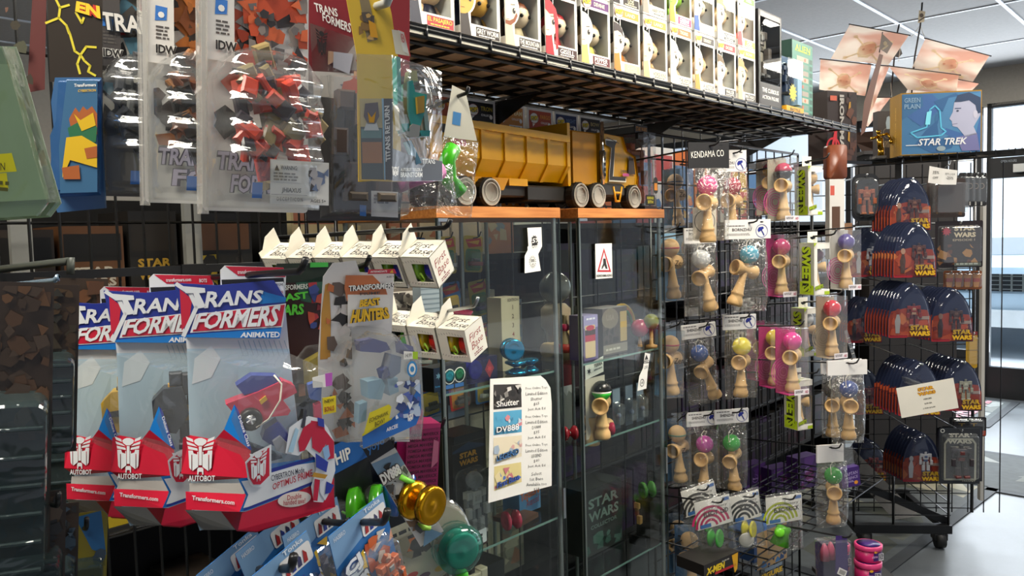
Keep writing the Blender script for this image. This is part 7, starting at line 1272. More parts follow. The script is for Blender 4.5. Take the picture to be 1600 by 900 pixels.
# ---- egg packs
EGA = [flat('a03a1c'), flat('c0502a'), flat('7a2a20'), flat('c8703a'), flat('5a2a30'), flat('a84a28')]
EW, EH = .17, .225
def egg_outline(k=1.0, n=14):
    pts = [(-EW / 2 * k, 0), (EW / 2 * k, 0)]
    for i in range(n + 1): a = PI * i / n; cs = math.cos(a); pts.append((EW / 2 * k * (abs(cs) ** 1.25 if cs > 0 else -abs(cs) ** 1.25) * .98, EH * .30 + (EH * .70) * math.sin(a) ** 1.05 * k))
    return pts
def egg_proto(F, label, fig, group, seed):
    t = thing('egg_pack', label, 'toy pack', F, group); c = MB(); o = egg_outline(); c.prism(o, -.001, 0, flat('1f2740', .35))
    c.poly([(-EW / 2 + .003, .003), (EW / 2 - .003, .003), (EW / 2 - .004, EH * .36), (EW * .40, EH * .5), (-EW * .1, EH * .54), (-EW * .42, EH * .48), (-EW / 2 + .004, EH * .34)], EGA[0], 1); dark_art(c, -EW / 2 + .004, .004, EW / 2 - .004, EH * .46, EGA, 26, 2, seed, .4)
    c.prism([(-.055, .02), (-.04, .02), (-.036, .07), (-.042, .1), (-.05, .098), (-.058, .07)], 12 * LAY, 13 * LAY, flat(fig[0])); c.ell(-.046, .108, .009, .012, flat(fig[1]), 14); c.rect(-EW / 2 + .004, .002, -.01, .012, flat('a8202c'), 15); c.rect(.03, .075, .075, .088, flat('a8907c'), 15); c.build('printed_card', t)
    c = MB(); Y_ = flat('d8a81c'); K = flat('3a1c0c'); c.text('STAR', .033, .043, .020, Y_, 3, .072, 0, .06, .0, .0165, out=K, ow=.07); c.text('WARS', .033, .020, .020, Y_, 3, .08, 0, .06, 0, .0165, out=K, ow=.07); c.build('logo_lettering', t)
    b = MB(); o2 = [(x * .93, .006 + y * .95) for x, y in egg_outline()]; cx, cy = 0, EH * .38; rings = []
    for k, z in ((1, .0), (.97, .006), (.86, .014), (.66, .019), (.42, .0215)): rings.append([(cx + (x - cx) * k, cy + (y - cy) * k, z) for x, y in o2])
    b.loft(rings, BLUEP, False, True, True); b.build('clear_bubble', t)
    g = MB(); robot(g, Matrix.Translation((.014, .098, .007)) @ Matrix.Scale(.5, 4, (0, 0, 1)), flat(fig[2]), flat(fig[3]), flat(fig[4]), .085); g.build('figure', t); return t
FIGS = {'o': ('5a4030', 'c89a78', '5c3426', '3a2a26', '8a5a40'), 'w': ('d8d4cc', 'c8c4bc', 'dcd8d0', 'c8c4bc', '5a6a8a'), 'd': ('3a2a26', '8a6a58', '4a3028', '2a2022', '6a4a3a'), 'r': ('a8a49a', '8a3020', '8a2a24', '5a2a28', 'b08a6a'), 'g': ('6a5a30', 'b09a5a', 'a8a488', '7a7a68', 'c8c4a8')}
def stack(px, py, wpx, n, label, fig, seed, proto_of={}):
    """front pack's middle bottom found in the photograph; the others hang behind it on the same hook"""
    Y = FPX * EW / wpx; F = Fp(px, py, Y, -6, 0, 0); gp = 'egg shaped packs hung ' + label; nrm = F.to_3x3() @ Vector((0, 0, 1))
    pr = egg_proto(F, 'frontmost egg shaped pack ' + label, FIGS[fig], gp, seed)
    back = (RM_ @ Vector((0, .22, 0)) - F.translation).dot(-nrm); dz = min(.0235, (back - .03) / max(1, n - 1)) if n > 1 else .02; dz = max(dz, .0225)
    order = ['second', 'third', 'fourth', 'fifth', 'sixth', 'seventh', 'eighth', 'ninth', 'tenth']; rr = random.Random(seed)
    for i in range(1, n):
        G = F.copy(); G.translation = F.translation - nrm * dz * i + F.to_3x3() @ Vector((-.004 * i, 0, 0)) + UP * rr.uniform(-.002, .004); dup(pr, G, order[i - 1] + ' egg shaped pack from the front, ' + label)
    q = F @ Vector((0, EH - .012, 0)); mb = MB(); e = q + nrm * .03; b = q - nrm * (back + .002); mb.path([b, e - nrm * .006, e, e + UP * .008 + nrm * .004], .003, STEEL, 6); tag(mb.build('display_hook'), 'steel hook of the egg shaped packs ' + label, 'hook', 'steel hooks of the rolling rack')
stack(1422, 361, 63, 7, 'in the top row of the rolling rack', 'o', 1)
stack(1358, 433, 58, 5, 'at the left of the second row', 'w', 2); stack(1429, 434, 66, 8, 'in the middle of the second row', 'o', 3)
stack(1350, 536, 55, 4, 'at the left of the third row', 'd', 4); stack(1421, 528, 66, 9, 'in the middle of the third row', 'r', 5); stack(1487, 534, 64, 8, 'at the right of the third row', 'd', 6)
stack(1352, 648, 56, 4, 'at the left of the fourth row', 'r', 7); stack(1436, 650, 66, 9, 'in the middle of the fourth row', 'o', 8); stack(1502, 642, 62, 9, 'at the right of the fourth row', 'g', 9)
stack(1360, 752, 50, 5, 'at the left of the lowest row', 'r', 10); stack(1440, 753, 60, 8, 'in the middle of the lowest row', 'w', 11)
# other packs on the rack
def rpack(px, py, Y, w, h, d, card, label, art, toy=None, round_top=False, cl=None, yaw=-6, name='toy_pack'):
    F = Fp(px, py, Y, yaw); t = thing(name, label, 'toy pack', F); c = MB(); ol = rrect(-w / 2, 0, w / 2, h, w * .3 if round_top else .008, 6); c.prism(ol, -.001, 0, flat(card)); art(c, w, h); c.build('printed_card', t)
    b = MB(); blister(b, rrect(-w * .44, h * .08, w * .44, h * (.9 if not round_top else .92), w * .25 if round_top else .01), d, cl or CLEAR, .004, .92); b.build('clear_bubble', t)
    if toy: g = MB(); robot(g, Matrix.Translation((0, h * .45, d * .45)), *[flat(x) for x in toy], h * .55); g.build('figure', t)
    q = F @ Vector((0, h - .01, 0)); nrm = F.to_3x3() @ Vector((0, 0, 1)); back = (RM_ @ Vector((0, .22, 0)) - q).dot(-nrm); mb = MB(); mb.path([q - nrm * back, q + nrm * .02, q + nrm * .026 + UP * .008], .003, STEEL, 6); tag(mb.build('display_hook'), 'steel hook of the ' + label, 'hook', 'steel hooks of the rolling rack'); return t
rpack(1352, 345, 3.5, .115, .205, .03, '14161a', 'small dark round topped pack at the upper left of the rolling rack', lambda c, w, h: dark_art(c, -w * .4, h * .1, w * .4, h * .6, [flat('20262a'), flat('1a3a2a'), flat('2a2a30')], 10, 1, 3, .4), ('a85a3a', '8a4a30', 'b07050'), True)
rpack(1478, 340, 3.5, .16, .17, .07, '3a2e28', 'clear box shaped pack under the white discount sign', lambda c, w, h: dark_art(c, -w * .45, h * .02, w * .45, h * .2, [flat('6a4a2c'), flat('3a2a22')], 8, 1, 3, .4), None)
rpack(1498, 418, 3.5, .20, .205, .035, '201618', 'wide dark pack with a red emblem and pale lettering on the rack', lambda c, w, h: (c.burst(-w * .26, h * .78, .012, .022, 9, flat('b0283c'), 3), c.text('STAR', w * .12, h * .84, .022, flat('d8c8a8'), 3, w * .44, bold=.05), c.text('WARS', w * .12, h * .7, .022, flat('d8c8a8'), 3, w * .46, bold=.05), c.text('EPISODE I', w * .1, h * .59, .010, flat('b0a088'), 3, w * .46), dark_art(c, -w * .46, h * .05, w * .46, h * .5, [flat('5a3020'), flat('8a5a30'), flat('2a1c20'), flat('a87840')], 20, 1, 7, .4), c.rect(-w * .1, h * .03, w * .46, h * .1, flat('6a7068'), 9), small_print(c, -w * .06, h * .09, w * .46, 1, .006, flat('c8ccc0'), 10)), None)
rpack(1499, 756, 3.45, .172, .25, .03, '24262a', 'grey framed vintage style pack at the lower right of the rack', lambda c, w, h: (c.line([(-w * .36, h * .08), (-w * .36, h * .72), (-w * .28, h * .8), (w * .3, h * .8), (w * .38, h * .72), (w * .38, h * .08), (-w * .36, h * .08)], .008, flat('a8a898'), 2), c.text('STAR', .0, h * .87, .018, flat('b8b4a4'), 3, w * .5, bold=.05), c.text('WARS', .0, h * .76, .02, flat('b8b4a4'), 4, w * .6, bold=.05), c.rect(-w * .22, h * .62, w * .24, h * .67, flat('b8b4a4'), 2), c.text('TRILOGY', w * .22, h * .06, .010, flat('b8b4a4'), 4, w * .34), c.ring(-w * .42, h * .95, .006, .009, flat('c8c8c0'), 2)), ('2c2428', '1c181c', '5a2420'))
for i in range(3):
    F = Fp(1503 - i * 5, 752, 3.47 + .036 * (i + 1), -6); c = MB(); c.box((-.086, 0, -.001), (.086, .25, 0), flat('24262a')); c.poly(rrect(-.08, .01, .08, .24, .01), flat('4a4a58'), 1); single('toy_pack', c, ['second', 'third', 'fourth'][i] + ' grey pack behind the vintage style one', 'toy pack', F)
for i in range(4):
    rpack(1483 + i * 14, 452, 3.62, .05, .085, .015, '8a4a1c', ['first', 'second', 'third', 'fourth'][i] + ' from the left of four small orange tags under the wide dark pack', lambda c, w, h: (c.poly([(-w * .2, h * .1), (w * .2, h * .1), (w * .4, h * .8), (-w * .4, h * .8)], flat('c8801c'), 2), c.rect(-w * .3, h * .4, w * .3, h * .6, flat('b03a1c'), 3)), None)
for i in range(4): rpack(1506 + i * 9, 322, 3.60, .045, .15, .015, '1a1817', ['first', 'second', 'third', 'fourth'][i] + ' from the left of four narrow black packs by the shop front', lambda c, w, h: (c.ring(0, h * .6, w * .24, w * .3, flat('8a7a6a'), 2), c.rect(-w * .4, .004, w * .1, .02, flat('c8c4bc'), 2)), None)
rpack(1518, 575, 3.66, .05, .17, .02, 'c89a10', 'yellow card at the right edge of the rack', lambda c, w, h: (c.rect(-w * .5, h * .48, w * .5, h * .5, flat('8a6a10'), 2), c.rect(-w * .5, h * .9, w * .5, h, flat('7a2a2a'), 2)), None)
rpack(1512, 682, 3.58, .16, .09, .02, '1a1616', 'dark pack with small gold letters above the vintage style pack', lambda c, w, h: (c.text('T  T', 0, h * .6, .014, flat('b8902a'), 2, w * .5), c.rect(-w * .1, .004, w * .48, h * .3, flat('a83a1c'), 2)), None)
# signs
F = Fp(1449, 622, 3.02, -4, 0, 10); c = MB(); w, h = .215, .118; c.box((-w / 2, -h / 2, -.001), (w / 2, h / 2, 0), flat('e4dfd0')); Y_ = flat('d8a028'); c.text('STAR', 0, .038, .014, Y_, 3, .062, 0, .05, out=flat('8a3a1c'), ow=.06); c.text('WARS', 0, .020, .014, Y_, 3, .068, 0, .05, out=flat('8a3a1c'), ow=.06)
for i, tx in enumerate(('HEROES', '8.99 EA', '2 FOR $15.00')): c.text(tx, 0, -.002 - i * .018, .006, INK, 2, [.03, .028, .046][i])
t = thing('price_sign', 'white price card with small gold lettering in front of the egg shaped packs', 'sign', F, None); c.build('card', t); b = MB(); b.box((-.006, .03, -.2), (.006, .05, -.0015), CLEAR); b.build('clip', t)
F = Fp(1474, 274, 3.38, -4, 0, -5); t = thing('price_sign', 'white bent discount sign above the clear box shaped pack', 'sign', F, None); c = MB(); c.add([(-.06, -.034, 0), (-.01, -.040, .008), (-.01, .028, .008), (-.06, .036, 0)], [(0, 1, 2, 3)], flat('ece8e0')); c.add([(-.01, -.040, .008), (.056, -.036, 0), (.056, .024, 0), (-.01, .028, .008)], [(0, 1, 2, 3)], flat('ece8e0'))
c.text('35%', -.034, .01, .012, INK, 2, .026, 0, .0, 0, .006); c.text('OFF', -.034, -.012, .010, INK, 2, .022, 0, .0, 0, .006); c.text('SETS 2 FOR', .024, .006, .008, INK, 2, .04, 0, 0, 0, .0065); c.text('-25%', .024, -.010, .012, INK, 2, .03, 0, 0, 0, .0065); c.build('card', t); b = MB(); b.path([(.0, .03, .004), (.03, .05, -.02), (.05, .07, -.06)], .003, BLACK, 6); b.build('clip', t)
F = Fp(1335, 560, 3.2, 0, 0, 17); c = MB(); c.box((-.007, -.1, -.001), (.007, .12, .001), CLEAR); 
for i in range(9): c.box((-.006, -.09 + i * .022, .001), (.006, -.088 + i * .022, .002), flat('c8c4bc'))
single('hang_strip', c, 'clear hanging strip dangling left of the rolling rack', 'strip', F)
# ---- wire shelf on top of the rack with boxes, along the shop front direction
sh = at(1428, 252, 3.78); SHM = Matrix.Translation(Vector((sh.x, sh.y, 1.885))) @ Matrix.Rotation(math.radians(-36), 4, 'Z')
t = thing('wire_shelf', 'black wire shelf with boxes on top of the rolling rack', 'shelf', SHM); m = MB(); SL = .42
for i in range(18): x = -SL + i * .05; m.tube((x, 0, 0), (x, .34, 0), .0028, WIRE, 5)
for j in range(6): m.tube((-SL, j * .066, -.005), (SL + .02, j * .066, -.005), .0032, WIRE, 5)
m.build('wire_deck', t); m = MB(); m.tube((-SL, 0, -.03), (SL + .02, 0, -.03), .004, WIRE, 5)
for i in range(12): x = -SL + i * .075; m.tube((x, 0, -.03), (x, 0, .002), .0028, WIRE, 5)
m.build('front_lip', t); [MB().box((x, .1, -.14), (x + .03, .13, -.004), BLACK).build('bracket', t) for x in (-.1, .1)]
def onshelf(px, back, yaw=0): 
    d = ray(px, 250); Mi = SHM.inverted(); o = Mi @ CAMP; v = Mi.to_3x3() @ d; k = (back - o.y) / v.y; x = o.x + v.x * k; return SHM @ Matrix.Translation((x, back, .004)) @ Matrix.Rotation(math.radians(yaw), 4, 'Z') @ STAND
F = onshelf(1470, .06, 30); t = thing('large_toy_box', 'large blue box with a man in profile and pale lettering on the shelf', 'toy box', F); w, h, d = .36, .29, .14; c = MB(); GD = flat('9a7420', .35); c.box((-w / 2, 0, -d), (w / 2, h, 0), GD); c.build('carton', t); a = MB(); a.rect(-w / 2 + .004, .004, w / 2 - .004, h - .006, flat('3b6c94'), 1); dark_art(a, -w / 2 + .006, .006, w / 2 - .006, h - .01, [flat('35648c'), flat('46789f'), flat('2f5a86'), flat('3a5f94')], 14, 2, 8, .7)
a.poly([(w * .16, h * .82), (w * .22, h * .92), (w * .36, h * .94), (w * .46, h * .84), (w * .48, h * .6), (w * .40, h * .42), (w * .44, h * .3), (w * .3, h * .26), (w * .2, h * .42), (w * .14, h * .44), (w * .13, h * .52), (w * .10, h * .56), (w * .14, h * .66)], flat('a3a4b8'), 8); a.poly([(w * .16, h * .82), (w * .2, h * .93), (w * .34, h * .97), (w * .48, h * .88), (w * .49, h * .64), (w * .44, h * .62), (w * .42, h * .76), (w * .34, h * .84), (w * .24, h * .82)], flat('2c3c58'), 9); a.ell(w * .42, h * .62, .010, .018, flat('b4b2c0'), 10); a.line([(w * .17, h * .72), (w * .24, h * .72)], .004, flat('3a4460'), 10); a.ell(w * .2, h * .68, .006, .004, flat('2c3448'), 10); a.line([(w * .14, h * .47), (w * .2, h * .48)], .002, flat('6a6880'), 10); a.poly([(w * .18, h * .26), (w * .44, h * .32), (w * .48, h * .04), (w * .26, h * .04)], flat('6a6a94'), 8)
a.line([(-w * .38, h * .36), (-w * .18, h * .44), (-w * .14, h * .72), (-w * .08, h * .78), (-w * .02, h * .70), (.0, h * .42), (w * .06, h * .36), (.0, h * .30), (-w * .3, h * .28), (-w * .38, h * .36)], .006, flat('58b4d4'), 9); a.poly([(-w * .2, h * .48), (-w * .14, h * .48), (-w * .12, h * .7), (-w * .18, h * .68)], flat('7ad0e0'), 10)
a.text('GREEN', -w * .36, h * .88, .022, flat('7f9cb4'), 9, w * .2); a.text('PLAIN', -w * .36, h * .78, .022, flat('7f9cb4'), 9, w * .2); a.text('STAR TREK', w * .02, h * .20, .032, flat('d8d8d8'), 11, w * .6, .25, .02); a.rect(-w * .44, h * .15, -w * .26, h * .162, flat('d8d8d8'), 11); a.ell(.0, h * .09, .02, .012, flat('8a9aa0'), 10); a.build('printed_front', t)
a = MB(); a.T = Matrix.Translation((-w / 2 - .0005, 0, -d)) @ Matrix.Rotation(-PI / 2, 4, 'Y'); a.text('COLLECTOR SERIES', d * .55, h * .45, .012, flat('d0a850'), 2, h * .7, rot=PI / 2); a.T = None; a.build('printed_side', t)
F = onshelf(1388, .24, 38); t = thing('toy_box', 'narrow dark box with a pale figure left of the large blue box', 'toy box', F); c = MB(); c.box((-.055, 0, -.05), (.05, .25, 0), flat('2a2220')); c.build('carton', t); a = MB(); a.ring(0, .14, .025, .028, flat('6a6258'), 2); a.prism([(-.01, .16), (.01, .16), (.014, .2), (.004, .225), (-.008, .22), (-.014, .19)], LAY * 2, LAY * 3, flat('8a98a0')); small_print(a, -.03, .1, .06, 5, .004, flat('8a7a60'), 2); a.build('printed_front', t)
F = onshelf(1374, .05, 30); t = thing('golden_statuette', 'small golden trophy figure with outstretched arm on the shelf', 'statuette', F); GOL = mat('b08a30', .25, 1.0, .05); g = MB(); g.box((-.025, 0, -.025), (.025, .012, .025), flat('5a5650')); g.build('plinth', t); g = MB()
for a_, b_, r_ in (((.0, .012, 0), (.004, .05, 0), .009), ((.012, .012, .006), (.012, .05, .006), .009), ((.006, .048, 0), (.002, .10, 0), .015), ((.0, .098, 0), (-.004, .122, 0), .008), ((-.004, .12, 0), (-.004, .136, 0), .011), ((-.004, .108, 0), (-.042, .095, .006), .007), ((.0, .110, 0), (.036, .118, .008), .007), ((.036, .118, .008), (.05, .085, .012), .006), ((.05, .085, .012), (.052, .07, .016), .010)): g.tube(a_, b_, r_, GOL, 10)
g.build('figure', t)
F = Fp(1316, 252, 3.2, 25); t = thing('large_toy_box', 'tall dark box with a red circle letter and vertical white lettering', 'toy box', F); w, h, d = .16, .275, .1; c = MB(); c.box((-w / 2, 0, -d), (w / 2, h, 0), flat('2a1d18')); c.build('carton', t); a = MB(); dark_art(a, w * .12, .004, w / 2 - .002, h - .004, [flat('3a241c'), flat('5a3420'), flat('241612'), flat('4a2c20')], 22, 1, 5, .5); a.poly([(w * .18, h * .3), (w * .24, h * .28), (w * .25, h * .5), (w * .2, h * .52)], flat('a87a20'), 8); a.poly([(w * .2, h * .75), (w * .28, h * .78), (w * .28, h * .86), (w * .22, h * .85)], flat('a87a20'), 8); a.text('IRON MAN', -w * .03, h * .5, .024, flat('a8a298'), 10, h * .9, rot=-PI / 2, bold=.04, out=flat('1c1614'), ow=.06)
RD = flat('b8202a'); a.ring(-w * .32, h * .2, .03, .038, RD, 10, 0, 24, -2.4, 3.4); a.poly([(-w * .46, h * .06), (-w * .40, h * .06), (-w * .26, h * .30), (-w * .26, h * .06), (-w * .20, h * .06), (-w * .20, h * .44), (-w * .28, h * .44)], RD, 12); a.poly([(-w * .36, h * .16), (-w * .20, h * .16), (-w * .20, h * .19), (-w * .35, h * .19)], RD, 12); a.rect(-w * .42, h * .86, -w * .2, h * .93, flat('c05a40'), 10); a.build('printed_front', t)
# support bracket shelf of that box: end of the skill toy panel
m = MB()
for i in range(6): m.tube((-.12 + i * .05, -.004, -.006), (-.12 + i * .05, -.004, -.006), .003, WIRE, 5)
m = MB(); m.T = F @ Matrix.Translation((0, -.008, 0)); m.box((-.12, -.006, -.14), (.12, .006, .04), WIRE); m.tube((-.02, 0, -.05), (-.1, -.006, -.45), .006, WIRE, 6); single('small_shelf', m, 'small black shelf under the tall dark box with the red circle', 'shelf')
F = Fp(1300, 262, 3.6, 10); c = MB(); c.box((-.02, 0, -.03), (.02, .05, 0), flat('8a5a4a')); 
# ---- model pirate ship with tattered sails
SHIP = Vector(at(1415, 150, 4.8)); t = thing('model_ship', 'large model sailing ship with backlit skull printed sails above the boxes', 'model ship', Matrix.Translation(Vector((SHIP.x, SHIP.y, 0)))); FS = Fp(1415, 150, 4.8); off = Matrix.Translation(Vector((-SHIP.x, -SHIP.y, 0)))
SAIL = bpy.data.materials.new('sail_cloth'); SAIL.use_nodes = True; nt = SAIL.node_tree; nt.nodes.clear(); _o = nt.nodes.new('ShaderNodeOutputMaterial'); _d = nt.nodes.new('ShaderNodeBsdfDiffuse'); _t = nt.nodes.new('ShaderNodeBsdfTranslucent'); _m = nt.nodes.new('ShaderNodeMixShader'); _m.inputs[0].default_value = .55
_n = nt.nodes.new('ShaderNodeTexNoise'); _n.inputs['Scale'].default_value = 1.6; _r = nt.nodes.new('ShaderNodeValToRGB'); _r.color_ramp.elements[0].color = lin('d6a08a'); _r.color_ramp.elements[1].color = lin('efdcc8'); _r.color_ramp.elements[0].position = .38; _r.color_ramp.elements[1].position = .62; nt.links.new(_n.outputs['Fac'], _r.inputs[0])
for q in (_d, _t): nt.links.new(_r.outputs[0], q.inputs[0])
nt.links.new(_d.outputs[0], _m.inputs[1]); nt.links.new(_t.outputs[0], _m.inputs[2]); nt.links.new(_m.outputs[0], _o.inputs[0])
BONE = SAIL.copy(); [setattr(e, 'color', lin('f6e6c6')) for e in BONE.node_tree.nodes['Color Ramp'].color_ramp.elements]; EYE_ = SAIL.copy(); [setattr(e, 'color', lin('cf9c88')) for e in EYE_.node_tree.nodes['Color Ramp'].color_ramp.elements]; SPAR = flat('241a16', .5)
def sail(name, c4, z0, z1, belly, skull=True):
    """corners tl tr br bl in the photograph; z depth offset of the left and right edges"""
    mb = MB(); n, k = 12, 9; vs = []
    def pt(u, v, dz=0):
        x = (c4[0][0] * (1 - u) + c4[1][0] * u) * (1 - v) + (c4[3][0] * (1 - u) + c4[2][0] * u) * v; y = (c4[0][1] * (1 - u) + c4[1][1] * u) * (1 - v) + (c4[3][1] * (1 - u) + c4[2][1] * u) * v
        z = z0 * (1 - u) + z1 * u + belly * math.sin(PI * v) + dz; return Vector((*loc(FS, x, y, z), z))
    mb.T = off @ FS
    vs = [pt(i / n, j / k) for j in range(k + 1) for i in range(n + 1)]; mb.add(vs, [(j * (n + 1) + i, j * (n + 1) + i + 1, (j + 1) * (n + 1) + i + 1, (j + 1) * (n + 1) + i) for j in range(k) for i in range(n)], SAIL, True)
    o = mb.build(name, t)
    if skull:
        mb = MB(); mb.T = off @ FS
        def blob(pts, m, dz=.002): mb.add([pt(u, v, dz) for u, v in pts], [tuple(range(len(pts)))], m)
        blob([(.5 + .15 * math.cos(a * PI / 8), .62 - .26 * math.sin(a * PI / 8)) for a in range(-2, 11)] + [(.42, .86), (.58, .86)], BONE)
        for u in (.44, .56): blob([(u + .022 * math.cos(a * PI / 4), .62 + .035 * math.sin(a * PI / 4)) for a in range(8)], EYE_, .004)
        for u0, v0, u1, v1 in ((.2, .3, .42, .52), (.8, .3, .6, .52), (.22, .92, .40, .74), (.8, .92, .62, .74)):
            d = math.hypot(u1 - u0, v1 - v0); nx, ny = -(v1 - v0) / d * .02, (u1 - u0) / d * .02; blob([(u0 + nx, v0 + ny), (u1 + nx, v1 + ny), (u1 - nx, v1 - ny), (u0 - nx, v0 - ny)], BONE, .003); blob([(u0 + .04 * math.cos(a * PI / 4), v0 + .05 * math.sin(a * PI / 4)) for a in range(8)], BONE, .003)
        mb.build('skull_print', o)
    mb = MB(); mb.T = off @ FS; mb.tube(pt(-.02, 0), pt(1.03, 0), .004, SPAR, 6); mb.build('yard', o)
sail('topsail', [(1328, 38), (1420, 55), (1388, 102), (1298, 92)], -.02, .03, .05); sail('topsail', [(1446, 60), (1546, 87), (1520, 128), (1424, 108)], -.02, .03, .05)
sail('mainsail', [(1388, 103), (1498, 117), (1494, 148), (1418, 140)], .05, .08, .04); sail('mainsail', [(1282, 92), (1362, 101), (1352, 150), (1280, 140)], .05, .08, .05)
sail('mainsail', [(1368, 102), (1390, 103), (1360, 178), (1352, 165)], .02, .04, .03, False); sail('mainsail', [(1430, 112), (1530, 130), (1500, 160), (1410, 158)], -.06, -.03, .04, False); sail('jib', [(1364, 152), (1392, 152), (1356, 198), (1352, 196)], .03, .05, .02, False)
def stick(pts, z, r, name, m=SPAR): mb = MB(); mb.T = off @ FS; mb.path([(*loc(FS, a, b, z), z) for a, b in pts], r, m, 6); return mb.build(name, t)
stick([(1441, 4), (1438, 40), (1429, 90), (1420, 200)], -.01, .005, 'mast'); stick([(1379, 50), (1374, 82)], .09, .003, 'mast'); stick([(1405, 38), (1400, 60), (1392, 150)], -.04, .005, 'mast')
mb = MB(); mb.T = off @ FS; L = lambda p, z: [(*loc(FS, a, b, z), z) for a, b in p]; mb.add(L([(1374, 84), (1380, 86), (1362, 160), (1352, 205), (1345, 212), (1350, 160)], .1) + L([(1374, 84), (1380, 86), (1362, 160), (1352, 205), (1345, 212), (1350, 160)], .085), [(0, 1, 2, 3, 4, 5), (11, 10, 9, 8, 7, 6)] + [(i, (i + 1) % 6, 6 + (i + 1) % 6, 6 + i) for i in range(6)], flat('6a4436')); mb.build('bowsprit', t)
for pts, z in (([(1378, 52), (1395, 68), (1386, 84), (1374, 76)], .095), ([(1436, 16), (1446, 18), (1444, 34), (1434, 36)], .0)):
    mb = MB(); mb.T = off @ FS; mb.add(L(pts, z) , [(0, 1, 2, 3)], flat('6a5a4e') if z else flat('d8c8a8')); cx = sum(p[0] for p in pts) / 4; cy = sum(p[1] for p in pts) / 4; mb.add(L([(cx + 3.2 * math.cos(a * PI / 5), cy - 2 + 3.4 * math.sin(a * PI / 5)) for a in range(10)], z + .002), [tuple(range(10))], BONE if z else flat('5a4a3a')); mb.add(L([(cx - 5, cy + 6), (cx - 4, cy + 8), (cx + 5, cy + 2), (cx + 4, cy)], z + .002), [(0, 1, 2, 3)], BONE if z else flat('5a4a3a')); mb.build('flag', t)
mb = MB(); mb.T = off @ FS
for a, b in (((1438, 40), (1446, 62)), ((1436, 42), (1424, 58)), ((1392, 130), (1394, 160)), ((1420, 130), (1424, 160)), ((1407, 72), (1404, 96))): mb.tube(L([a], -.02)[0], L([b], -.02)[0], .0015, flat('c8c0b0'), 5)
mb.add(L([(1396, 88), (1406, 72), (1410, 84), (1404, 90)], -.03), [(0, 1, 2, 3)], SPAR); mb.build('rigging', t)
hb = at(1415, 200, 4.8); mb = MB(); zt = hb.z - .02
rings = [[(x, y * k, z) for x, y, z in ((-.32, 0, zt), (-.2, -.07, zt), (.2, -.08, zt), (.3, -.05, zt), (.3, .05, zt), (.2, .08, zt), (-.2, .07, zt))] for k in (1.0,)]
rings.append([(x * .92, y * .8, zt - .06) for x, y, z in rings[0]]); rings.append([(x * .8, y * .3, zt - .12) for x, y, z in rings[0]]); mb.loft(rings, flat('3a2820'), True, True, False); mb.build('hull', t)
mb = MB(); mb.T = Matrix.Translation(Vector((SHIP.x, SHIP.y, 0))); z1 = zt - .12; mb.box((-.3, -.12, z1 - .02), (.3, .12, z1), flat('26221f')); mb.box((-.26, -.1, 0), (.26, .1, z1 - .02), flat('2b2724')); single('tall_cabinet', mb, 'tall dark cabinet behind the rolling rack carrying the model ship', 'cabinet')
# ================================================================ shelving and cartons behind the displays
ORD = ['first', 'second', 'third', 'fourth', 'fifth', 'sixth', 'seventh', 'eighth', 'ninth', 'tenth', 'eleventh', 'twelfth', 'thirteenth', 'fourteenth', 'fifteenth', 'sixteenth', 'seventeenth', 'eighteenth', 'nineteenth', 'twentieth']
LV = ['lowest', 'second', 'third', 'fourth', 'top']
def shelving(s0, s1, pf, pb, hs, top, label, back=True):
    t = thing('shelving_unit', label, 'shelving', Matrix.Translation(wp(s0, pf, 0)) @ Matrix.Rotation(YAW, 4, 'Z'), 'dark shelving behind the displays'); w = s1 - s0; d = pf - pb; DK = flat('12110f', .8)
    for h in hs: m = MB(); m.box((0, 0, h - .02), (w, d, h), DK); m.build('shelf_board', t)
    if back: m = MB(); m.box((0, d - .01, 0), (w, d, top), flat('0d0c0b', .95)); m.build('back_panel', t)
    for x in (0, w - .02): m = MB(); m.box((x, 0, 0), (x + .02, d - .01, top), DK); m.build('upright', t)
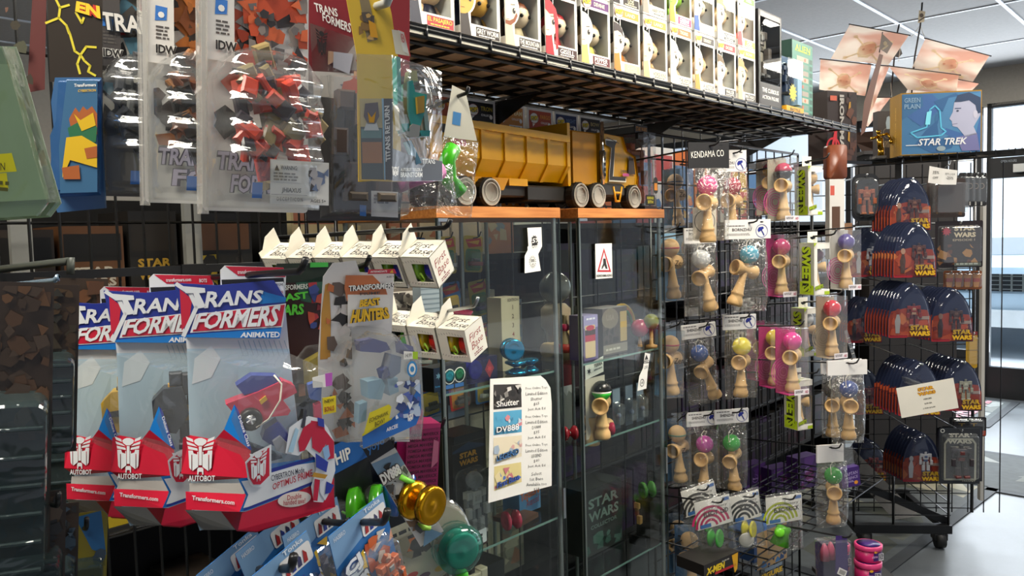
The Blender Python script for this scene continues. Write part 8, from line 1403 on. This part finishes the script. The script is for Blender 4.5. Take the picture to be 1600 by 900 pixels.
def cartons(s0, s1, p, hs, maxh, pal, where, group, seed, texts=()):
    r = random.Random(seed)
    for li, h in enumerate(hs):
        s = s0 + .03; k = 0; lim = maxh[li]
        while s < s1 - .2:
            w = r.uniform(.09, .17); hh = lim * r.uniform(.72, .96); col = r.choice(pal); c = MB(); d = .16
            F = Fw(s + w / 2, p, h + .0005); c.box((-w / 2, 0, -d), (w / 2, hh, 0), flat(col))
            c2 = r.choice(pal); c.rect(-w * .46, hh * .55, w * .46, hh * .9, flat(c2), 1)
            if texts and r.random() < .6: tx = r.choice(texts); c.text(tx[0], 0, hh * .42, .018, flat(tx[1]), 3, w * .7, bold=.04); c.text(tx[2], 0, hh * .28, .018, flat(tx[1]), 3, w * .7, bold=.04)
            else: dark_art(c, -w * .45, hh * .08, w * .45, hh * .5, [flat(r.choice(pal)) for _ in range(3)], 7, 1, int(s * 999), .5)
            single('carton', c, '%s carton from the left, %s shelf, %s' % (ORD[min(k, 19)], LV[li] if li < len(hs) - 1 else 'top', where), 'box', F, group); s += w + .012; k += 1
DARKS = ['15130f', '1c1a17', '262019', '12110f', '2e2620', '181410']
shelving(-1.75, -.12, -.40, -.62, (.5, .98, 1.44), 1.66, 'dark shelving behind the wire panel at the left')
cartons(-1.75, -.12, -.405, (.5, .98, 1.44), (.36, .36, .2), DARKS + ['a88f10', '5a3a20'], 'behind the left wire panel', 'dark cartons behind the left wire panel', 3, (('STAR', 'b8b0a0', 'WARS'), ('STAR', 'a8842a', 'WARS')))
for s, l in ((-.72, 'grey upright strip left of the lettered cartons'), (-.40, 'grey upright strip right of the lettered cartons')): m = MB(); wbox(m, s, -.335, 1.49, s + .035, -.35, 1.68, flat('8a8a84')); single('upright_strip', m, l + ' behind the left wire panel', 'strip', WM)
shelving(-.06, 1.02, -.52, -.74, (.42, .8, 1.15, 1.5), 1.5, 'dark shelving behind the glass cabinets')
cartons(-.06, 1.02, -.525, (.42, .8, 1.15, 1.5), (.28, .26, .26, .22), ['c0b49f', 'a89d8a', 'd0c4ae', '8f8577', 'c8baa0', 'b87a60', '7f92a8', 'd8c898'], 'behind the glass cabinets', 'cartons behind the glass cabinets', 5)
shelving(1.08, 4.1, -.62, -.85, (.3, .62, .95, 1.28, 1.6), 1.6, 'dark shelving behind the skill toy panel')
cartons(1.08, 4.1, -.625, (.3, .62, .95, 1.28), (.27, .27, .27, .27), DARKS + ['2a1238', '30161e'], 'behind the skill toy panel', 'dark cartons behind the skill toy panel', 8)
cartons(1.08, 2.95, -.625, (1.6,), (.36,), ['b8322a', 'c8682c', 'd8d4cc', '3a6a9a', '5a4a3a', 'c8a030', '2a2a2c', '1c1a18'], 'over the dark ones', 'bright cartons above the dark ones', 9)
